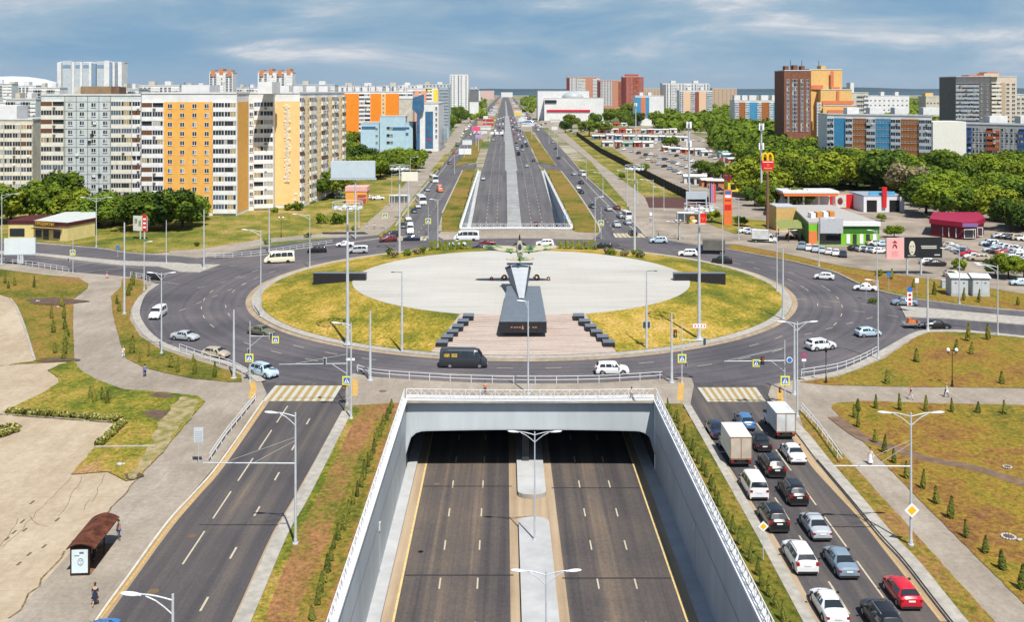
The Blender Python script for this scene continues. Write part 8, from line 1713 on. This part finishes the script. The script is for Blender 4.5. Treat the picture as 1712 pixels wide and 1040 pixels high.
def person(label, loc, hd, top='navy', legs='black', hair='brown', stride=.3, skirt=None, sit=False, lean=0, bag=None, h=1.72, armup=False):
    t = T('person', label, 'person', loc, R(hd)-PI/2, 'people on foot'); k = h/1.72; t.scale = (k, k, k)
    s = stride; hipz = .92 if not sit else .5
    V = [(0, 0, hipz), (0, .0, hipz+.22), (0, .01, hipz+.42), (0, .0, hipz+.54), (0, .02, hipz+.64), (0, .035, hipz+.74)]; Rr = [(.145, .11), (.125, .09), (.155, .105), (.055, .055), (.078, .095), (.068, .085)]; E = [(0, 1), (1, 2), (2, 3), (3, 4), (4, 5)]
    legs_ = []; arms_ = []
    for sd in (-1, 1):
        b0 = len(V); f = s*sd
        if sit: V += [(sd*.1, .05, hipz), (sd*.11, .45, hipz), (sd*.11, .47, .09), (sd*.11, .6, .04)]
        else: V += [(sd*.095, 0, hipz-.06), (sd*.10, f*.42+.04, .49), (sd*.10, f*.95-.02, .09), (sd*.105, f*.95+.13, .04)]
        Rr += [.088, .06, .042, (.045, .03)]; E += [(0, b0), (b0, b0+1), (b0+1, b0+2), (b0+2, b0+3)]; legs_.append(b0)
        b0 = len(V); g = -f*.6
        hz_ = hipz+.42
        if armup: V += [(sd*.19, .0, hz_+.0), (sd*.23, .05, hz_-.26), (sd*.16, .26, hz_-.12), (sd*.12, .30, hz_-.06)]
        else: V += [(sd*.19, .0, hz_), (sd*.235, g*.25-.01, hz_-.28), (sd*.25, g*.7+.05, hz_-.52), (sd*.25, g*.75+.06, hz_-.60)]
        Rr += [.052, .041, .027, (.036, .02)]; E += [(2, b0), (b0, b0+1), (b0+1, b0+2), (b0+2, b0+3)]; arms_.append(b0); w_ = Vector(V[b0+3]); d_ = (w_-Vector(V[b0+1])).normalized()
        for q, (ox, ln) in enumerate(((-.03, .07), (-.01, .085), (.01, .08), (.03, .065))):
            V += [tuple(w_+Vector((0, ox, 0))+d_*.03), tuple(w_+Vector((-sd*.012, ox, 0))+d_*(.03+ln))]; Rr += [.009, .008]; n_ = len(V); E += [(b0+3, n_-2), (n_-2, n_-1)]
        V.append(tuple(w_+Vector((-sd*.02, .05, 0))+d_*.03)); Rr.append(.01); E.append((b0+3, len(V)-1))
    skinned('body', V, E, Rr, skin, t)
    cm_ = lambda c: mat('cloth_'+c, CL[c], .85, .1, 6)
    idx = [0, 1, 2]+[a+j for a in arms_ for j in (0, 1)]; W_ = [V[i] for i in idx]; skinned('shirt', W_, [(0, 1), (1, 2), (2, 3), (3, 4), (2, 5), (5, 6)], [(.165, .13), (.145, .11), (.172, .122), .064, .053, .064, .053], cm_(top), t)
    if skirt:
        b = MB(); n_ = 14; L_ = [(hipz+.12, .15, .11), (hipz-.05, .19, .15), (hipz-.35, .24, .21), (skirt, .30, .30)]
        for (z0, a0, c0), (z1, a1, c1) in zip(L_, L_[1:]): b.add([(a*math.cos(2*PI*i/n_), c*math.sin(2*PI*i/n_), z) for z, a, c in ((z0, a0, c0), (z1, a1, c1)) for i in range(n_)], [(i, n_+i, n_+(i+1) % n_, (i+1) % n_) for i in range(n_)], 0, True)
        b.build('skirt', cm_(legs), t)
    else:
        W_ = [V[0]]+[V[a+j] for a in legs_ for j in (0, 1, 2)]; skinned('trousers', W_, [(0, 1), (1, 2), (2, 3), (0, 4), (4, 5), (5, 6)], [(.16, .125), .098, .072, .056, .098, .072, .056], cm_(legs), t)
    hx = Vector(V[5]); b = MB(); b.ball(hx+Vector((0, -.03, .045)), .092, .11, .095, 0, 12, 8); b.ball(hx+Vector((0, -.075, -.03)), .08, .06, .1, 0, 10, 6); b.build('hair', mat('hair_'+hair, HC[hair], .7, .1), t)
    b = MB(); 
    for sd in (-1, 1): b.ball(hx+Vector((sd*.03, .082, -.01)), .012, .008, .008, 0, 6, 4)
    b.ball(hx+Vector((0, .085, -.075)), .024, .008, .007, 1, 6, 4); b.build('eyes_and_mouth', [black, mat('lips', (.40, .12, .10), .6, 0)], t)
    b = MB(); b.ball(hx+Vector((0, .095, -.04)), .013, .02, .022, 0, 6, 4)
    for sd in (-1, 1): b.ball(hx+Vector((sd*.086, 0, -.02)), .014, .022, .032, 0, 6, 4)
    b.build('nose_and_ears', skin, t)
    b = MB()
    for a in legs_: q = Vector(V[a+3]); b.ball(q+Vector((0, -.06, -.005)), .052, .135, .045, 0, 8, 6)
    b.build('shoes', black, t)
    if bag:
        b = MB(); 
        if bag == 'back': b.box(-.17, .17, -.34, -.14, hipz+.05, hipz+.5, 0, tx=.03, ty=.02)
        else: b.box(-.36, -.28, -.15, .15, hipz-.22, hipz+.08, 0, tx=.01); b.tube([(-.32, -.12, hipz+.08), (-.2, 0, hipz+.5), (-.32, .12, hipz+.08)], .012, 5)
        b.build('bag', cm_('blue' if bag == 'back' else 'white'), t)
    return t
person('woman in a dark navy dress seen from behind, walking on the near left pavement', G(159, 1013, .14), 100, 'navy', 'navy', 'brown', .32, skirt=.62)
sx = lambda x, y: (SHEL[0]+Vector((-.2, 0, 0)))+Vector((x*math.cos(SHEL[1]-PI/2)-y*math.sin(SHEL[1]-PI/2), x*math.sin(SHEL[1]-PI/2)+y*math.cos(SHEL[1]-PI/2), 0))
person('person in a pink top and jeans standing at the far end of the bus shelter', sx(.35, 6.3), -10, 'pink', 'denim', 'dark', .08)
person('person in black trousers with a red top inside the bus shelter', sx(-.5, 2.6), -20, 'red', 'black', 'brown', .05)
person('child-sized person in shorts with a blue backpack on the left pavement', G(242, 630, .14), 110, 'blue', 'navy', 'dark', .25, bag='back')
person('person in white clothes at the edge of the lawn wedge', G(206, 598, .14), 80, 'white', 'white', 'fair', .1)
person('person in black and pink on the pavement by the west road', G(179, 465, .14), 60, 'black', 'pink', 'dark', .3, skirt=.5)
person('person in an orange vest standing above the left half of the portal', G(811, 660, .14), -90, 'orange', 'navy', 'dark', .1)
person('person in a light top striding above the right half of the portal', G(1056, 670, .14), 0, 'white', 'grey', 'brown', .4)
person('woman in a long white dress with a white bag on the right-hand path', G(1455, 776, .14), -100, 'white', 'white', 'dark', .2, skirt=.2, bag='side')
person('person in red and white on the horizontal path, left of the pair', G(1523, 668, .14), 180, 'red', 'white', 'fair', .3)
person('person with a large dark bag on the horizontal path near the globe lamp', G(1582, 664, .14), 180, 'white', 'denim', 'fair', .3, bag='side')
person('person in light clothes on the far left pavement by the grass', G(614, 381, .12), 80, 'blue', 'white', 'dark', .25)
person('person in dark clothes standing at the far right corner pavement', G(1101, 398, .12), 0, 'black', 'navy', 'dark', .1)
person('person in a pale blue dress on the far right pavement', G(1088, 371, .12), 90, 'white', 'blue', 'dark', .2, skirt=.4)
person('person in white at the far left crossing corner', G(626, 383, .12), 80, 'white', 'grey', 'brown', .2)
person('person in orange work clothes at the upper left crossing', G(713, 391, .12), 0, 'orange', 'blue', 'dark', .1)
person('person in red and white at the upper right crossing', G(1024, 392, .12), 0, 'blue', 'red', 'dark', .1)

# ---------------------------------------------------------------- the air itself
b = MB(); b.box(-29500, 29500, -420, 25000, -11, 260); m = bpy.data.materials.new('air'); m.use_nodes = True; n_ = m.node_tree; n_.nodes.remove(n_.nodes['Principled BSDF']); pv = n_.nodes.new('ShaderNodeVolumePrincipled')
pv.inputs['Color'].default_value = (.62, .78, .95, 1); pv.inputs['Density'].default_value = 2.0e-5; pv.inputs['Anisotropy'].default_value = .2; n_.links.new(pv.outputs[0], n_.nodes['Material Output'].inputs['Volume'])
tag(b.build('haze', m), kind='stuff')
